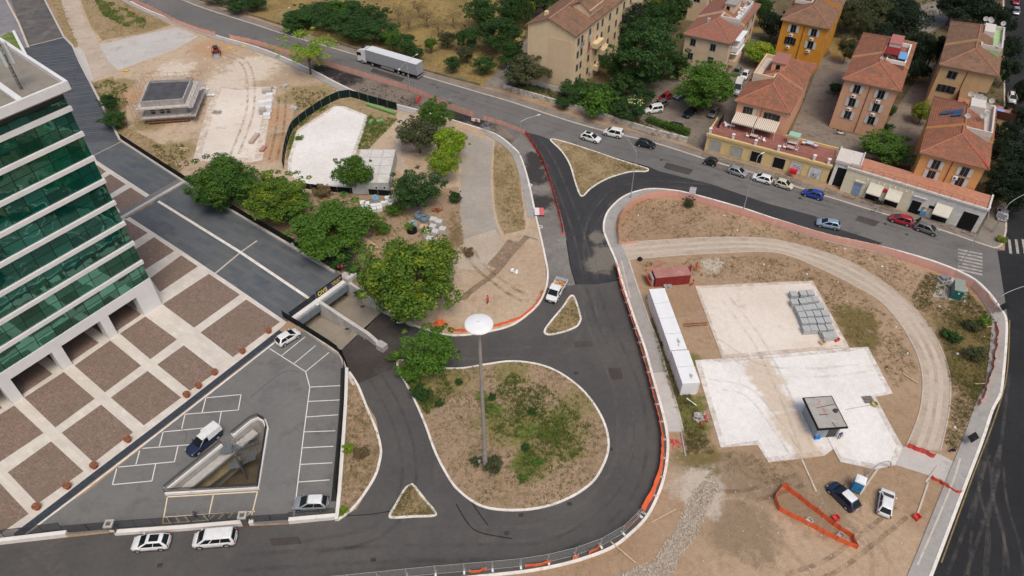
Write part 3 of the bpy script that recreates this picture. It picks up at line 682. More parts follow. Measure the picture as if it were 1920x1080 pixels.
for i in range(4):
 p=mw[0].lerp(mw[3],0.3+i*0.2)-A;mb=MB();mb.obox((p.x+.12,p.y-.30,-0.75),(0.08,0.10,2.1),math.radians(-38));mb.build('buttress_joint',M['conc_grey'],und)
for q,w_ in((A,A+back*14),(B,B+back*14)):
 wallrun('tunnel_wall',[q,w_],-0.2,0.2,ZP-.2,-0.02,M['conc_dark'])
wallrun('tunnel_wall',[Ab,Bb],-0.2,0.2,ZP-.2,-0.02,M['black'])  # black end wall and dark side walls: tunnel shade put into the colour
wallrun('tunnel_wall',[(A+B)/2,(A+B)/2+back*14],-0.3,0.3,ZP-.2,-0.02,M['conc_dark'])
pn=-back
wallrun('lintel',[A,B],-0.9,0.35,-1.35,-0.01,pmat('blue_grey_lintel',(0.17,0.20,0.22),0.7,0.12,1.0),und)
wallrun('portal_coping',[A,B],-0.5,0.37,0.0,0.35,M['white_clad'],und)
mb=MB();p=at(655,524)-A;mb.obox((p.x,p.y,0.5),(1.9,2.1,1.3),math.radians(-36));mb.build('abutment_block',M['grey_wall'],und)
# sign on the portal
d_=(B-A).normalized();ang_s=math.atan2(d_.y,d_.x)
sgn=thing('shop_sign','long dark blue shop sign with yellow lettering above the underpass','sign',((A+(B-A)*.49).x,(A+(B-A)*.49).y,0.36),ang_s)
SL=(B-A).length*0.50
mb=MB();mb.box(0,SL,0.2,0.3,0.0,1.25);mb.build('sign_panel',pmat('dark_blue_sign',(0.006,0.016,0.062),0.4,0.1,1.0),sgn)
for x in(0.2,SL/2,SL-.3):mb=MB();mb.box(x,x+.08,0.3,0.38,-0.05,1.2);mb.build('sign_post',M['steel_dark'],sgn)
M['sign_yellow']=pmat('sign_yellow',(0.78,0.60,0.03),0.5,0.03,1.0)
text('sign_lettering','OVS',1.12,(0.25,0.19,0.24),(math.pi/2,0,0),M['sign_yellow'],sgn,0.02,0.95,0.018)
for r,(x0,x1,z)in enumerate(((3.3,5.35,0.72),(3.45,4.95,0.36))):
 mb=MB();x=x0;random.seed(4+r)
 while x<x1:
  w_=random.choice((0.10,0.13,0.15))
  k=random.random()
  mb.box(x,x+.035,0.165,0.2,z,z+.2)
  if k<.6:mb.box(x+.035,x+w_,0.165,0.2,z+.165,z+.2)
  if k>.3:mb.box(x+.035,x+w_,0.165,0.2,z,z+.035)
  if k>.5:mb.box(x+w_-.035,x+w_,0.167,0.2,z+.035,z+.165)
  if .2<k<.8:mb.box(x+.035,x+w_-.035,0.168,0.2,z+.085,z+.118)
  x+=w_+.055
  if random.random()<.14:x+=.09
 mb.build('small_lettering',M['sign_yellow'],sgn)['kind']='stuff'
# ------------------------------------------------------------------ fences and walls
def fence(name,label,cat,line,h,mats,step=2.5,z0=0.0,panel='panel',group=None,style='sheet',post_r=0.03,wob=0.0,feet=None,gap=0.0,frame=False,lean=0.0):
 p0=line[0]
 f=thing(name,label,cat,(p0.x,p0.y,0),0,group)
 seg=[0.0]
 for i in range(1,len(line)):seg.append(seg[-1]+(line[i]-line[i-1]).length)
 n=max(1,round(seg[-1]/step))
 pts=[]
 for k in range(n+1):
  s_=seg[-1]*k/n;i=0
  while i<len(seg)-2 and seg[i+1]<s_:i+=1
  t=(s_-seg[i])/max(1e-6,seg[i+1]-seg[i]);pts.append(line[i].lerp(line[i+1],min(1,t)))
 rnd=random.Random(len(label))
 pm={}
 for k,p in enumerate(pts):
  hh=h+0.08+(rnd.uniform(-.06,.1)if wob else 0)
  key=round(hh,2)
  if key not in pm:
   mb=MB();mb.bar((0,0,z0),(0,0,z0+hh),post_r,6);pm[key]=mb.mesh('post',mats[1])
  link('post',pm[key],f,(p.x-p0.x,p.y-p0.y,0))
  if feet:
   if 'foot' not in pm:
    mb=MB();mb.box(-.12,.12,-.38,.38,0.0,0.16);mb.box(-.10,.10,-.1,.1,.16,.22);pm['foot']=mb.mesh('foot',feet)
   d=(pts[min(k+1,n)]-pts[max(k-1,0)]);link('foot',pm['foot'],f,(p.x-p0.x,p.y-p0.y,0),(0,0,math.atan2(d.y,d.x)))
 for k in range(n):
  a,b=pts[k]-p0,pts[k+1]-p0
  d=(b-a);L=d.length;an=math.atan2(d.y,d.x)
  mb=MB()
  if style=='bars':
   m_=max(3,int(L/0.14))
   for j in range(m_):x=L*(j+.5)/m_;mb.box(x-.035,x+.035,-.012,.012,z0+.05,z0+h)
   mb.box(0,L,-.025,.025,z0+h-.04,z0+h+.01);mb.box(0,L,-.02,.02,z0+.08,z0+.12)
  elif style=='cross':
   mb.bar((0.1,0,z0+h),(L-.1,0,z0+h),.025,5);mb.bar((0.1,0,z0+.15),(L-.1,0,z0+.15),.02,5)
   mb.bar((0.1,0,z0+.15),(L-.1,0,z0+h),.02,5);mb.bar((0.1,0,z0+h),(L-.1,0,z0+.15),.02,5)
  else:
   m_=5;vs=[]
   for j in range(m_+1):
    x=L*j/m_;sag=wob*math.sin(math.pi*j/m_)*rnd.uniform(.4,1.2)
    y=rnd.uniform(-1,1)*wob*.5 if 0<j<m_ else 0
    vs+=[(x,y-.004,z0+gap),(x,y+lean-.004,z0+h-sag)]
   for j in range(m_+1):x,y,z=vs[2*j];vs.append((x,y+.008,z));x,y,z=vs[2*j+1];vs.append((x,y+.008,z))
   q=2*(m_+1);fs=[]
   for j in range(m_):
    fs.append((2*j,2*j+2,2*j+3,2*j+1));fs.append((q+2*j,q+2*j+1,q+2*j+3,q+2*j+2));fs.append((2*j+1,2*j+3,q+2*j+3,q+2*j+1))
   mb.add(vs,fs)
  o=mb.build(panel,mats[0],f,loc=(a.x,a.y,0),rot=(0,0,an))
  if frame:
   mb=MB()
   for z in(z0+.12,z0+2.0):mb.bar((0.05,0.02,z),(L-.05,0.02,z),.022,5)
   for x in(0.06,L-.06):mb.bar((x,0.02,z0+.1),(x,0.02,z0+2.0),.022,5)
   mb.build('panel_frame',M['galv'],f,loc=(a.x,a.y,0),rot=(0,0,an))
 return f
fence('screened_fence','black screened fence along the outer edge of the grey deck','fence',curve([(228,264),(346,341),(480,422),(640,511)],4),1.75,(M['screen_dark'],M['steel_dark']),3.0,0.1,'screen_panel')
fence('portal_railing','dark mesh railing over the left bay of the underpass','railing',[A+pn*-0.25,A.lerp(B,0.47)+pn*-0.25],1.25,(netmat('dark_grey_mesh',(0.035,0.04,0.045),0.8),M['steel_dark']),1.6,0.3,'mesh_panel')
fence('ramp_railing','dark railing on the retaining wall between the car park and the ramp','railing',[p+Vector((-.25,-.1))for p in curve([(535,596),(590,630),(640,663),(649,680),(651,694),(648,760),(642,850),(636,930)],3)],1.5,(M['screen_dark'],M['steel_dark']),2.0,0.25,'railing_panel',style='sheet')
w_=thing('car_park_wall','low white wall along the car park beside the ramp verge','wall',(at(651,694).x,at(651,694).y,0));o_=at(651,694)
mb=MB();ribbon(mb,[p-o_ for p in curve([(651,694),(649,760),(643,850),(637,930),(632,977)],3)],-0.22,0.22,0,0.55);mb.build('coping',M['white_wall'],w_)
mb=MB();strip(mb,[p for p in curve([(646,690),(644,760),(637,850),(629,940)],3)],-0.55,0.35,0.040);tag(mb.build('drain_channel',pmat('dark_wet_channel',(0.03,0.032,0.034),0.6,0.2,2.0)),kind='structure')
def lowwall(name,label,px,w,h,mat,k=1):
 ln=curve(px,k)if k>1 else gl(px);p0=ln[0]
 t=thing(name,label,'wall',(p0.x,p0.y,0))
 mb=MB();ribbon(mb,[p-p0 for p in ln],-w/2,w/2,0,h);mb.build('wall_body',mat,t)
 return t
lowwall('front_wall','low white wall at the bottom left corner below the plaza',[(-60,1032),(0,1018),(128,1003)],0.5,0.7,M['white_wall'])
lowwall('front_wall','long low white wall behind the two white vehicles parked on the road',[(218,1001),(350,992),(477,981)],0.5,0.6,M['white_wall'])
lowwall('front_wall','short low white wall below the silver car in the car park',[(543,979),(632,971)],0.5,0.7,M['white_wall'])
bars=(M['steel_dark'],M['steel_dark'])
fence('bar_fence','black barred fence above the low wall at the lower left corner','fence',gl([(-60,1027),(0,1014),(122,998)]),1.7,bars,2.2,0.5,'bar_panel',style='bars')
fence('bar_fence','black barred fence between the stone piers beside the cream hatched bays','fence',gl([(225,995),(350,986),(465,977)]),1.7,bars,2.2,0.5,'bar_panel',style='bars')
fence('bar_fence','short black barred fence next to the parked silver car','fence',gl([(547,975),(630,967)]),1.2,bars,2.0,0.6,'bar_panel',style='bars')
fence('sliding_gate','black sliding gate closing the car park left of the stone pier','gate',gl([(122,1000),(215,992)]),1.6,bars,2.4,0.1,'bar_panel',style='bars')
fence('sliding_gate','black gate across the car park entrance left of the silver car','gate',gl([(472,980),(545,975)]),1.4,bars,2.0,0.1,'bar_panel',style='bars')
for u,v,lb in((217,1000,'grey hollow stone gate pier carrying a small notice, next to the sliding gate'),(463,984,'grey hollow stone gate pier at the right end of the long bar fence')):
 p=at(u,v);t=thing('gate_pier',lb,'pier',(p.x,p.y,0),math.radians(4),'stone gate piers')
 mb=MB();mb.box(-.32,.32,-.32,.32,0,2.1);mb.build('shaft',M['conc_dark'],t)
 mb=MB()
 for b in((-.5,.5,-.5,-.28),(-.5,.5,.28,.5),(-.5,-.28,-.28,.28),(.28,.5,-.28,.28)):mb.box(*b,2.1,2.35)
 mb.build('cap',M['conc_grey'],t)
 if u<300:mb=MB();mb.box(-.22,.34,-.35,-.33,.9,1.4);mb.build('notice',M['white_clad'],t)
lowwall('boundary_wall','weathered stone wall between the main road pavement and the gardens',[(944,168),(1000,184),(1100,213),(1160,232),(1225,252),(1288,268)],0.45,1.3,M['stone_wall'])
lowwall('field_wall','low mossy stone wall along the edge of the dry field',[(330,-12),(400,8),(480,32),(560,58),(670,93),(790,131),(900,160)],0.3,0.5,pmat('mossy_wall',(0.20,0.17,0.11),0.9,0.3,1.0))
fence('compound_screen','dark green screened fence round the compound with the pale slab','fence',curve([(532,318),(535,288),(543,258),(552,240),(600,204),(648,182),(690,192),(745,207)],4),1.9,(M['screen_green'],M['galv']),2.6,0.0,'screen_panel')
fence('compound_screen','black screened fence below the pale slab and the grey modular cabin','fence',curve([(560,352),(605,358),(650,362),(735,368)],2),1.3,(M['screen_dark'],M['galv']),2.6,0.0,'screen_panel')
PN=(M['pink_net'],M['wood'])
fence('netting_fence','faded orange netting fence along the main road beside the site entrance','fence',curve([(238,-2),(300,27),(330,43),(375,60),(405,68)],4),1.3,PN,2.4,0,'netting_panel',wob=.12)
fence('netting_fence','long faded orange netting fence between the dug up strip and the lorry','fence',curve([(432,74),(480,84),(560,108),(617,124),(700,150),(780,175),(855,208),(890,220)],4),1.4,PN,3.0,0,'netting_panel',wob=.14)
fence('netting_fence','short faded orange netting fence near the smoke by the junction','fence',curve([(905,224),(945,236),(985,252)],4),1.1,PN,2.4,0,'netting_panel',wob=.14)
fence('netting_fence','curved red netting barrier between the patched roadbed and the new black asphalt','fence',curve([(985,252),(1005,280),(1020,310),(1032,345),(1042,380),(1050,410),(1056,438)],4),1.0,(M['red_plastic'],M['galv']),2.2,0,'netting_panel',wob=.05,feet=M['red_plastic'])
fence('netting_fence','long faded orange netting fence curving round the top of the right hand parcel','fence',curve([(1160,460),(1158,440),(1160,420),(1170,400),(1190,383),(1220,372),(1260,370),(1300,378),(1390,404),(1450,423),(1550,452),(1640,472),(1735,502),(1800,527),(1838,556),(1862,590)],4),1.6,PN,3.2,0,'netting_panel',wob=.10)
fence('netting_fence','sagging red netting fence along the pavement by the dark side road','fence',curve([(1868,605),(1866,650),(1858,695),(1846,735),(1835,762)],4),.9,(M['orange_net'],M['wood']),2.4,0,'netting_panel',wob=.35)
fence('netting_fence','low orange netting lying across the mouth of the gravel track','fence',gl([(1163,459),(1195,455)]),.5,PN,2.0,0,'netting_panel',wob=.1)
fence('site_fence','red and wire site fence along the left kerb of the right hand parcel','fence',curve([(1158,500),(1168,545),(1185,600),(1203,655),(1217,705),(1234,770),(1244,815),(1245,850),(1240,890),(1228,925),(1207,963)],4),1.2,(M['orange_net'],M['galv']),3.0,0,'netting_panel',wob=.12,lean=-.45,feet=M['conc_grey'])
fence('site_fence','steel mesh site fence with red netting scraps along the lower bend of the road','fence',curve([(1200,968),(1178,992),(1140,1018),(1078,1042),(1008,1058),(940,1066),(820,1076),(700,1088),(600,1098)],4),2.0,(M['grey_net'],M['galv']),3.4,0,'mesh_panel',feet=M['white_clad'],frame=True)
fence('netting_fence','orange netting fence between the dirt yard and the inner kerb of the road','fence',curve([(1018,548),(1004,572),(985,592),(955,606),(915,616),(868,622),(840,618)],4),.7,(M['orange_net'],M['wood']),2.2,0,'netting_panel',wob=.25)
fence('trench_netting','bright orange netting closing off the long wedge shaped trench','fence',gl([(1467,913),(1442,948),(1500,978),(1560,1010),(1610,1032),(1613,1020),(1560,985),(1510,945),(1467,913)]),1.0,(M['orange_net'],M['rust']),2.4,0,'netting_panel',wob=.12)
fence('netting_fence','red netting barrier across the end of the gravel track above the grey paving','fence',gl([(1699,838),(1725,848),(1750,859)]),1.0,(M['red_plastic'],M['wood']),2.2,0,'netting_panel',wob=.2)
fence('netting_fence','collapsed red netting barrier below the grey paving beside the dark road','fence',gl([(1744,897),(1772,912),(1800,926)]),.8,(M['red_plastic'],M['wood']),2.2,0,'netting_panel',wob=.4)
fence('netting_fence','pale red netting panel standing behind the red container','fence',gl([(1212,510),(1242,493)]),.9,PN,2.0,0,'netting_panel',wob=.1)
# scraps of netting on the steel fence
for a,b,lb in(((880,1074),(912,1070),'crumpled orange netting on the steel fence near the bottom edge'),((985,1064),(1032,1056),'long flat strip of red netting on the steel fence'),((1074,1050),(1084,1045),'bunched orange netting at a fence foot'),((1104,1040),(1125,1025),'hanging orange netting where the road bends'),((1172,992),(1195,972),'red netting strip on the fence beside the kerb')):
 f=fence('netting_scrap',lb,'netting',gl([a,b]),.75,(M['orange_net'],M['wood']),3,.05,'netting_panel',wob=.25)
def spread(name,label,cat,px,mat,z=0.05,h=0.12,seed=1,n=26):
 """a heap of crumpled sheet lying on the ground"""
 rnd=random.Random(seed);c=at(*px);t=MB()
 for i in range(n):
  a=rnd.uniform(0,6.28);r=rnd.uniform(0,1)**.6
  t.obox((math.cos(a)*r*.9,math.sin(a)*r*.6,z+rnd.uniform(.02,h)),(rnd.uniform(.3,.8),rnd.uniform(.1,.4),.03),rnd.uniform(0,3),0,rnd.uniform(-.5,.5),rnd.uniform(-.5,.5))
 return tag(t.build(name,mat,loc=(c.x,c.y,0)),label,cat,kind='thing')
spread('netting_heap','heap of bright orange netting behind the small leafy tree','netting',(826,606),M['orange_net'],seed=2)
spread('netting_heap','orange netting dropped on the kerb left of the light mast','netting',(818,612),M['orange_net'],seed=5,n=12)
spread('netting_heap','red netting dropped in the grass beside the lower kerb','netting',(1268,832),M['red_plastic'],seed=6,n=9)
# crossed pedestrian guard rails in front of the shops
GR=[((1316,298),(1335,305)),((1347,305),(1367,312)),((1372,313),(1392,320)),((1452,336),(1472,342)),((1481,344),(1500,351)),((1545,363),(1566,370)),((1580,373),(1601,379)),((1614,383),(1636,390)),((1651,394),(1672,400)),((1763,428),(1787,436)),((1802,440),(1824,448))]
names=['left of the black microcar','right of the black microcar','behind the silver hatchback','behind the white hatchback by the dark doorway','between the cream hatchback and the blue car','right of the blue car','before the dark archway gate','before the pair of cream awnings','beside the parked scooter','right of the grey people carrier','near the corner lamp post']
for(a,b),nm in zip(GR,names):
 fence('guard_rail','black cross braced guard rail '+nm,'guard rail',[p+(at(1500,300)-at(1500,330)).normalized()*.45 for p in gl([a,b])],1.0,bars,3,.1,'rail_frame','pedestrian guard rails along the shop pavement','cross')
# ------------------------------------------------------------------ stair well in the car park
pw=thing('stair_pit','triangular open pit with a steel staircase sunk in the car park','stairwell',(pit[0].x,pit[0].y,0));po=pit[0]
pl=[p-po for p in pit]
mb=MB();flat([(p.x,p.y)for p in pl],-6.2,mb=mb);mb.build('pit_floor',pmat('damp_pit_floor',(0.105,0.085,0.06),0.9,0.2,0.5,dirt=(0.05,0.045,0.035),dscale=0.3),pw)
mb=MB()
for i in range(len(pl)):
 a,b=pl[i],pl[(i+1)%len(pl)];mb.add([(a.x,a.y,-6.2),(b.x,b.y,-6.2),(b.x,b.y,0.02),(a.x,a.y,0.02)],[(0,1,2,3)])
mb.build('pit_wall',M['conc_grey'],pw)
cen=sum(pl,Vector((0,0)))/len(pl)
gap0=5
runs=[[pl[0],pl[1],pl[2],pl[3],pl[4],pl[5],pl[5].lerp(pl[6],.72)],[pl[6].lerp(pl[0],0.06),pl[0]]]
for rn in runs:
 s__=-side_of(rn,cen)if len(rn)>1 else 1
 mb=MB();ribbon(mb,rn,s__*0.0,s__*0.5,0.0,0.45);mb.build('parapet',M['white_wall'],pw)
 mb=MB();ns=normals(rn)
 for i in range(len(rn)-1):
  a,b=rn[i]+ns[i]*s__*.25,rn[i+1]+ns[i+1]*s__*.25;L=(b-a).length;m_=max(2,int(L/.17))
  for j in range(m_):q=a.lerp(b,j/m_);mb.box(q.x-.03,q.x+.03,q.y-.03,q.y+.03,.45,1.25)
  mb.bar((a.x,a.y,1.25),(b.x,b.y,1.25),.03,5);mb.bar((a.x,a.y,.55),(b.x,b.y,.55),.025,5)
 mb.build('railing',M['steel_dark'],pw)
M['stair']=pmat('grey_stair_steel',(0.15,0.17,0.185),.5,.1,2.0,metal=.3)
# inner ledge and two flights
la,lb_=pl[0].lerp(pl[6],.1),pl[6].lerp(pl[5],.2)
mb=MB();ribbon(mb,[pl[0].lerp(cen,.02),pl[6].lerp(cen,.06),pl[5].lerp(cen,.10)],-0.02,side_of([pl[0],pl[6]],cen)*1.1,-1.2,-0.9);mb.build('ledge',M['conc_grey'],pw)
mb=MB();ribbon(mb,[pl[0].lerp(cen,.25),pl[6].lerp(cen,.45)],-0.6,0.9,-3.4,-3.1);mb.build('ledge',pmat('olive_stained_concrete',(0.19,0.165,0.10),0.9,0.2,0.6),pw)
def flight(a,b,z0,z1,w,n=11):
 d=(b-a);L=d.length;d.normalize();an=math.atan2(d.y,d.x)
 mb=MB();mr=MB()
 for i in range(n):
  t=(i+.5)/n;q=a+d*L*t;z=z0+(z1-z0)*t
  mb.obox((q.x,q.y,z),(L/n*.62,w,0.05),an)
 n_=Vector((-d.y,d.x))
 for s in(-1,1):
  e=n_*s*w/2
  mb.bar((a.x+e.x,a.y+e.y,z0-.1),(b.x+e.x,b.y+e.y,z1-.1),.06,5)
  mr.bar((a.x+e.x,a.y+e.y,z0+.95),(b.x+e.x,b.y+e.y,z1+.95),.03,5)
  for i in range(7):
   t=i/6;q=a+d*L*t+e;z=z0+(z1-z0)*t;mr.bar((q.x,q.y,z),(q.x,q.y,z+.95),.02,4)
 mb.build('stair_flight',M['stair'],pw);mr.build('handrail',M['stair'],pw)
g_=lambda u,v,z=0:at(u,v,z)-po
S0,S1=g_(430,843),g_(480,828)
mb=MB();mb.obox((*(g_(424,842)),-.05),(1.5,1.3,.06),math.radians(14));mb.build('landing',M['stair'],pw)
flight(g_(430,842,-.05),g_(480,826,-2.6),-.05,-2.6,1.1)
mb=MB();mb.obox((*(g_(440,871,-2.9)),-2.9),(1.4,1.3,.06),math.radians(14));mb.build('landing',M['stair'],pw)
flight(g_(481,853,-2.6),g_(444,868,-4.4),-2.6,-4.4,1.1)
mb=MB();q0,q1=g_(441,853,-.3),g_(463,898,-6.1);mb.bar((q0.x,q0.y,-.3),(q1.x,q1.y,-6.1),.14,8);mb.build('strut',M['stair'],pw)
# ------------------------------------------------------------------ office tower
C0=at(304,571)
tow=thing('office_tower','tall office block with green glass floors, white bands and a white ground floor arcade','office tower',(C0.x,C0.y,0),math.radians(-124))
SK=0.11
def tq(x,y):return(x+SK*y,y)
TL,TD=44.0,-26.0
mb=MB();mb.prism([tq(0.02,-7.0),tq(TL,-7.0),tq(TL,TD),tq(0.02,TD)],0,5.7);mb.prism([tq(0.05,-0.25),tq(TL,-0.25),tq(TL,TD),tq(0.05,TD)],5.72,37.2);mb.build('core',pmat('tower_core',(0.02,0.04,0.035),0.4,0.1,1.0),tow)
cols=[(0,3.12),(7.89,9.24),(15.33,16.78),(22.74,24.22),(30.4,31.9),(38,39.5)]
for a,b in cols:
 mb=MB();mb.box(a,b,-1.7,0.0,0,4.05);mb.build('pillar',M['white_clad'],tow)
mb=MB();mb.box(0,TL,-1.7,0.004,4.05,5.72);mb.build('fascia',M['white_clad'],tow)
mb=MB();mb.box(0.1,TL,-7.0,-1.7,4.3,4.4);mb.build('soffit',M['conc_dark'],tow)
mb=MB();mb.prism([tq(-.01,-1.71),tq(.6,-1.71),tq(.6,-7),tq(-.01,-7)],0,5.7);mb.build('side_wall',M['white_clad'],tow)
t=NT('green_mirror_glass');P=t.pos(False);inf=t.new('ShaderNodeObjectInfo')
n1=t.noise(t.pos(),0.28,2,0.5,0.2,0.8,0.4)
t.bump(n1,0.05,0.3)
col=t.mix(inf.outputs['Random'],(0.002,0.030,0.021),(0.006,0.092,0.064))
t.out(col,0.04,0.0,0.6)
gl_=t.new('ShaderNodeBsdfGlossy');gl_.inputs['Color'].default_value=(0.30,0.80,0.62,1);gl_.inputs['Roughness'].default_value=0.02
t.lk(t.b.inputs['Normal'].links[0].from_socket,gl_.inputs['Normal'])
mx=t.new('ShaderNodeMixShader');t.lk(t.math('ADD',t.math('MULTIPLY',inf.outputs['Random'],0.16),0.14),mx.inputs[0]);t.lk(t.b.outputs[0],mx.inputs[1]);t.lk(gl_.outputs[0],mx.inputs[2])
t.lk(mx.outputs[0],t.n['Material Output'].inputs['Surface'])
M['tower_glass']=t.mat
PW=2.5
GZ=[(5.78,8.66)]+[(9.44+3.685*k,12.34+3.685*k)for k in range(7)]+[(35.24,36.2)]
pm={}
def pane_mesh(w,h):
 k=(round(w,3),round(h,3))
 if k not in pm:
  mb=MB();mb.box(.05,w-.05,-.06,0,.05,h-.05);pm[k]=mb.mesh('glass_pane',M['tower_glass'])
 return pm[k]
rnd=random.Random(11)
for(z0,z1)in GZ:
 nrow=2 if z1-z0>2 else 1;hh=(z1-z0)/nrow
 ncol=12 if z0<22 else 7
 for r in range(nrow):
  for c in range(ncol):
   xs=[(0,PW)]if c else[(0,.9),(.9,PW)]
   for(a,b)in xs:
    link('glass_pane',pane_mesh(b-a,hh),tow,(c*PW+a,-0.14,z0+r*hh),(rnd.uniform(-.006,.006),0,rnd.uniform(-.008,.008)))
mb=MB()
for(z0,z1)in GZ:mb.box(0.05,TL,-.24,-.17,z0,z1)
mb.build('mullion_frame',pmat('black_green_frame',(0.004,0.012,0.010),0.4,0.1,1.0),tow)
for k in range(8):
 mb=MB();z=8.68+3.685*k;mb.box(-.12,TL,-.30,0.16,z+.07,z+.67);mb.build('white_band',M['white_clad'],tow)
# recessed top and roof
mb=MB();mb.prism([tq(0.5,-1.2),tq(TL,-1.2),tq(TL,TD),tq(0.5,TD)],36.2,37.4);mb.build('top_storey',M['conc_dark'],tow)
mb=MB();mb.prism([tq(-.8,0.7),tq(TL,.7),tq(TL,TD),tq(-.8,TD)],37.2,37.9,0);mb.build('roof',pmat('grey_roof_membrane',(0.235,0.215,0.185),0.85,0.1,0.4,dirt=(0.17,0.155,0.13),dscale=0.3),tow)
mb=MB()
for poly in([(-.85,.75),(TL,.75),(TL,.35),(-.85,.35)],[(-.85,.34),(-.40,.34),(-.40,TD),(-.85,TD)]):
 mb.prism([tq(*p)for p in poly],37.35,38.5)
mb.build('parapet',M['white_clad'],tow)
mb=MB();mb.prism([tq(4.6,.3),tq(5.3,.3),tq(5.3,-14),tq(4.6,-14)],37.9,38.25);mb.build('roof_kerb',M['white_clad'],tow)
mb=MB();mb.prism([tq(7.5,-2),tq(8,-2),tq(8,-14),tq(7.5,-14)],37.9,38.35);mb.build('roof_kerb',M['white_clad'],tow)
mb=MB();mb.prism([tq(8,-3),tq(20,-3),tq(20,-14),tq(8,-14)],37.905,37.93);mb.build('roof_patch',pmat('ochre_roof_patch',(0.46,0.33,0.16),0.8,0.1,0.5),tow)
# antenna mast on the roof
mp_=at(41,168,37.9)
ant=thing('antenna_mast','black lattice antenna mast with pale panel antennas on the tower roof','antenna',(mp_.x,mp_.y,37.9))
mb=MB()
for a in range(3):mb.bar((.16*math.cos(a*2.1),.16*math.sin(a*2.1),0),(.16*math.cos(a*2.1),.16*math.sin(a*2.1),6.5),.035,5)
for i in range(13):mb.bar((.16,0,i*.5),(-.08,.14,i*.5+.5),.02,4);mb.bar((-.08,.14,i*.5),(-.08,-.14,i*.5+.5),.02,4)
mb.build('lattice',M['steel_dark'],ant)
for a in range(3):
 x,y=.55*math.cos(a*2.1+.6),.55*math.sin(a*2.1+.6)
 mb=MB();mb.lathe([(.05,3.2),(.22,3.3),(.24,4.5),(.22,5.9),(.05,6.0)],(x,y,0),10);mb.bar((0,0,4),(x,y,4),.03,4);mb.bar((0,0,5.4),(x,y,5.4),.03,4)
 mb.build('panel_antenna',pmat('pale_antenna_shell',(0.46,0.50,0.47),0.5,0.08,2.0)if a==0 else bpy.data.materials['pale_antenna_shell'],ant,smooth=True)
mb=MB()
for i in range(5):mb.obox((rnd.uniform(-.3,.3),rnd.uniform(-.3,.3),4.2+.35*i),(.3,.2,.3),i)
mb.build('radio_unit',M['galv'],ant)
mb=MB();mb.bar((0,0,4.2),(1.8,-.8,0),.015,4);mb.bar((0,0,4.2),(2.2,1.2,0),.015,4);mb.build('guy_wire',M['galv'],ant)
pp=gl([(-20,82),(28,64),(62,130),(0,130)])
pt=thing('lawn_planter','white walled lawn planter beyond the tower roof','planter',(pp[0].x,pp[0].y,0));q=[p-pp[0]for p in pp]
mb=MB();ribbon(mb,q,-.35,.35,0,1.0,True);mb.build('planter_wall',M['white_clad'],pt)
mb=MB();flat(q,.8,mb=mb);mb.build('lawn',gmat('planter_lawn',(0.10,0.16,0.035),(0.15,0.20,0.06),(0.25,0.22,0.13),s1=.3,s2=.6),pt)
# ------------------------------------------------------------------ houses
DA=math.radians(-29)
EX,EY=Vector((math.cos(DA),math.sin(DA))),Vector((-math.sin(DA),math.cos(DA)))
def tilemat(name,c1,c2,c3,axis):
 t=NT(name);P=t.pos(False)
 col=t.mix(t.noise(P,1.2,6,0.75,0.35,0.65),c1,c2)
 col=t.mix(t.noise(P,0.5,6,0.78,0.44,0.66),col,c3)
 ws=[]
 for ax,sc in((axis,1.2),('Y' if axis=='X' else 'X',0.85)):
  w=t.new('ShaderNodeTexWave',wave_type='BANDS',bands_direction=ax);w.inputs['Scale'].default_value=sc;w.inputs['Distortion'].default_value=0.4
  t.lk(P,w.inputs['Vector']);ws.append(w.outputs['Fac'])
 k=t.math('ADD',t.math('MULTIPLY',ws[0],0.22),t.math('MULTIPLY',ws[1],0.18))
 k=t.math('ADD',k,t.math('ADD',t.math('MULTIPLY',t.noise(P,6,3,.7,.3,.7),0.3),0.62))
 g=t.new('ShaderNodeCombineColor');[t.lk(k,g.inputs[i])for i in range(3)]
 col=t.mix(1.0,col,g.outputs[0],'MULTIPLY')
 t.bump(t.math('ADD',ws[0],ws[1]),0.6,0.06)
 return t.out(col,0.85)
def tiles(n,c1,c2,c3):return[tilemat(n+'_side',c1,c2,c3,'Y'),tilemat(n+'_front',c1,c2,c3,'X')]
T_RED=tiles('red_roof_tiles',(0.35,0.140,0.080),(0.25,0.105,0.066),(0.17,0.11,0.08))
T_BROWN=tiles('brown_roof_tiles',(0.27,0.150,0.098),(0.20,0.118,0.078),(0.15,0.105,0.075))
T_PINK=tiles('pink_red_roof_tiles',(0.33,0.135,0.095),(0.26,0.11,0.08),(0.22,0.14,0.105))
def wallmat(n,c):return pmat(n,c,0.85,0.06,0.6,dirt=tuple(x*.72 for x in c),dscale=0.35,bump=0.08,bscale=25,lo=0.5,hi=0.85)
W_PINK,W_ORANGE,W_CREAM,W_PEACH=wallmat('pink_render',(0.58,0.345,0.225)),wallmat('orange_render',(0.62,0.285,0.045)),wallmat('cream_render',(0.66,0.52,0.335)),wallmat('peach_render',(0.56,0.385,0.225))
W_SALMON,W_TAN,W_SAND,W_YEL=wallmat('salmon_render',(0.64,0.36,0.235)),wallmat('tan_render',(0.52,0.355,0.195)),wallmat('sand_render',(0.62,0.48,0.33)),wallmat('yellow_render',(0.66,0.49,0.235))
W_CORNER=wallmat('apricot_render',(0.60,0.32,0.125))
M['window_dark']=pmat('dark_window',(0.014,0.015,0.018),0.15,0.3,2.0)
M['surround']=pmat('grey_window_surround',(0.23,0.225,0.22),0.8,0.1,3.0)
t=NT('white_louvre');P=t.pos(False)
w=t.new('ShaderNodeTexWave',wave_type='BANDS',bands_direction='Z');w.inputs['Scale'].default_value=3.2;t.lk(P,w.inputs['Vector'])
t.bump(w.outputs['Fac'],0.8,0.03)
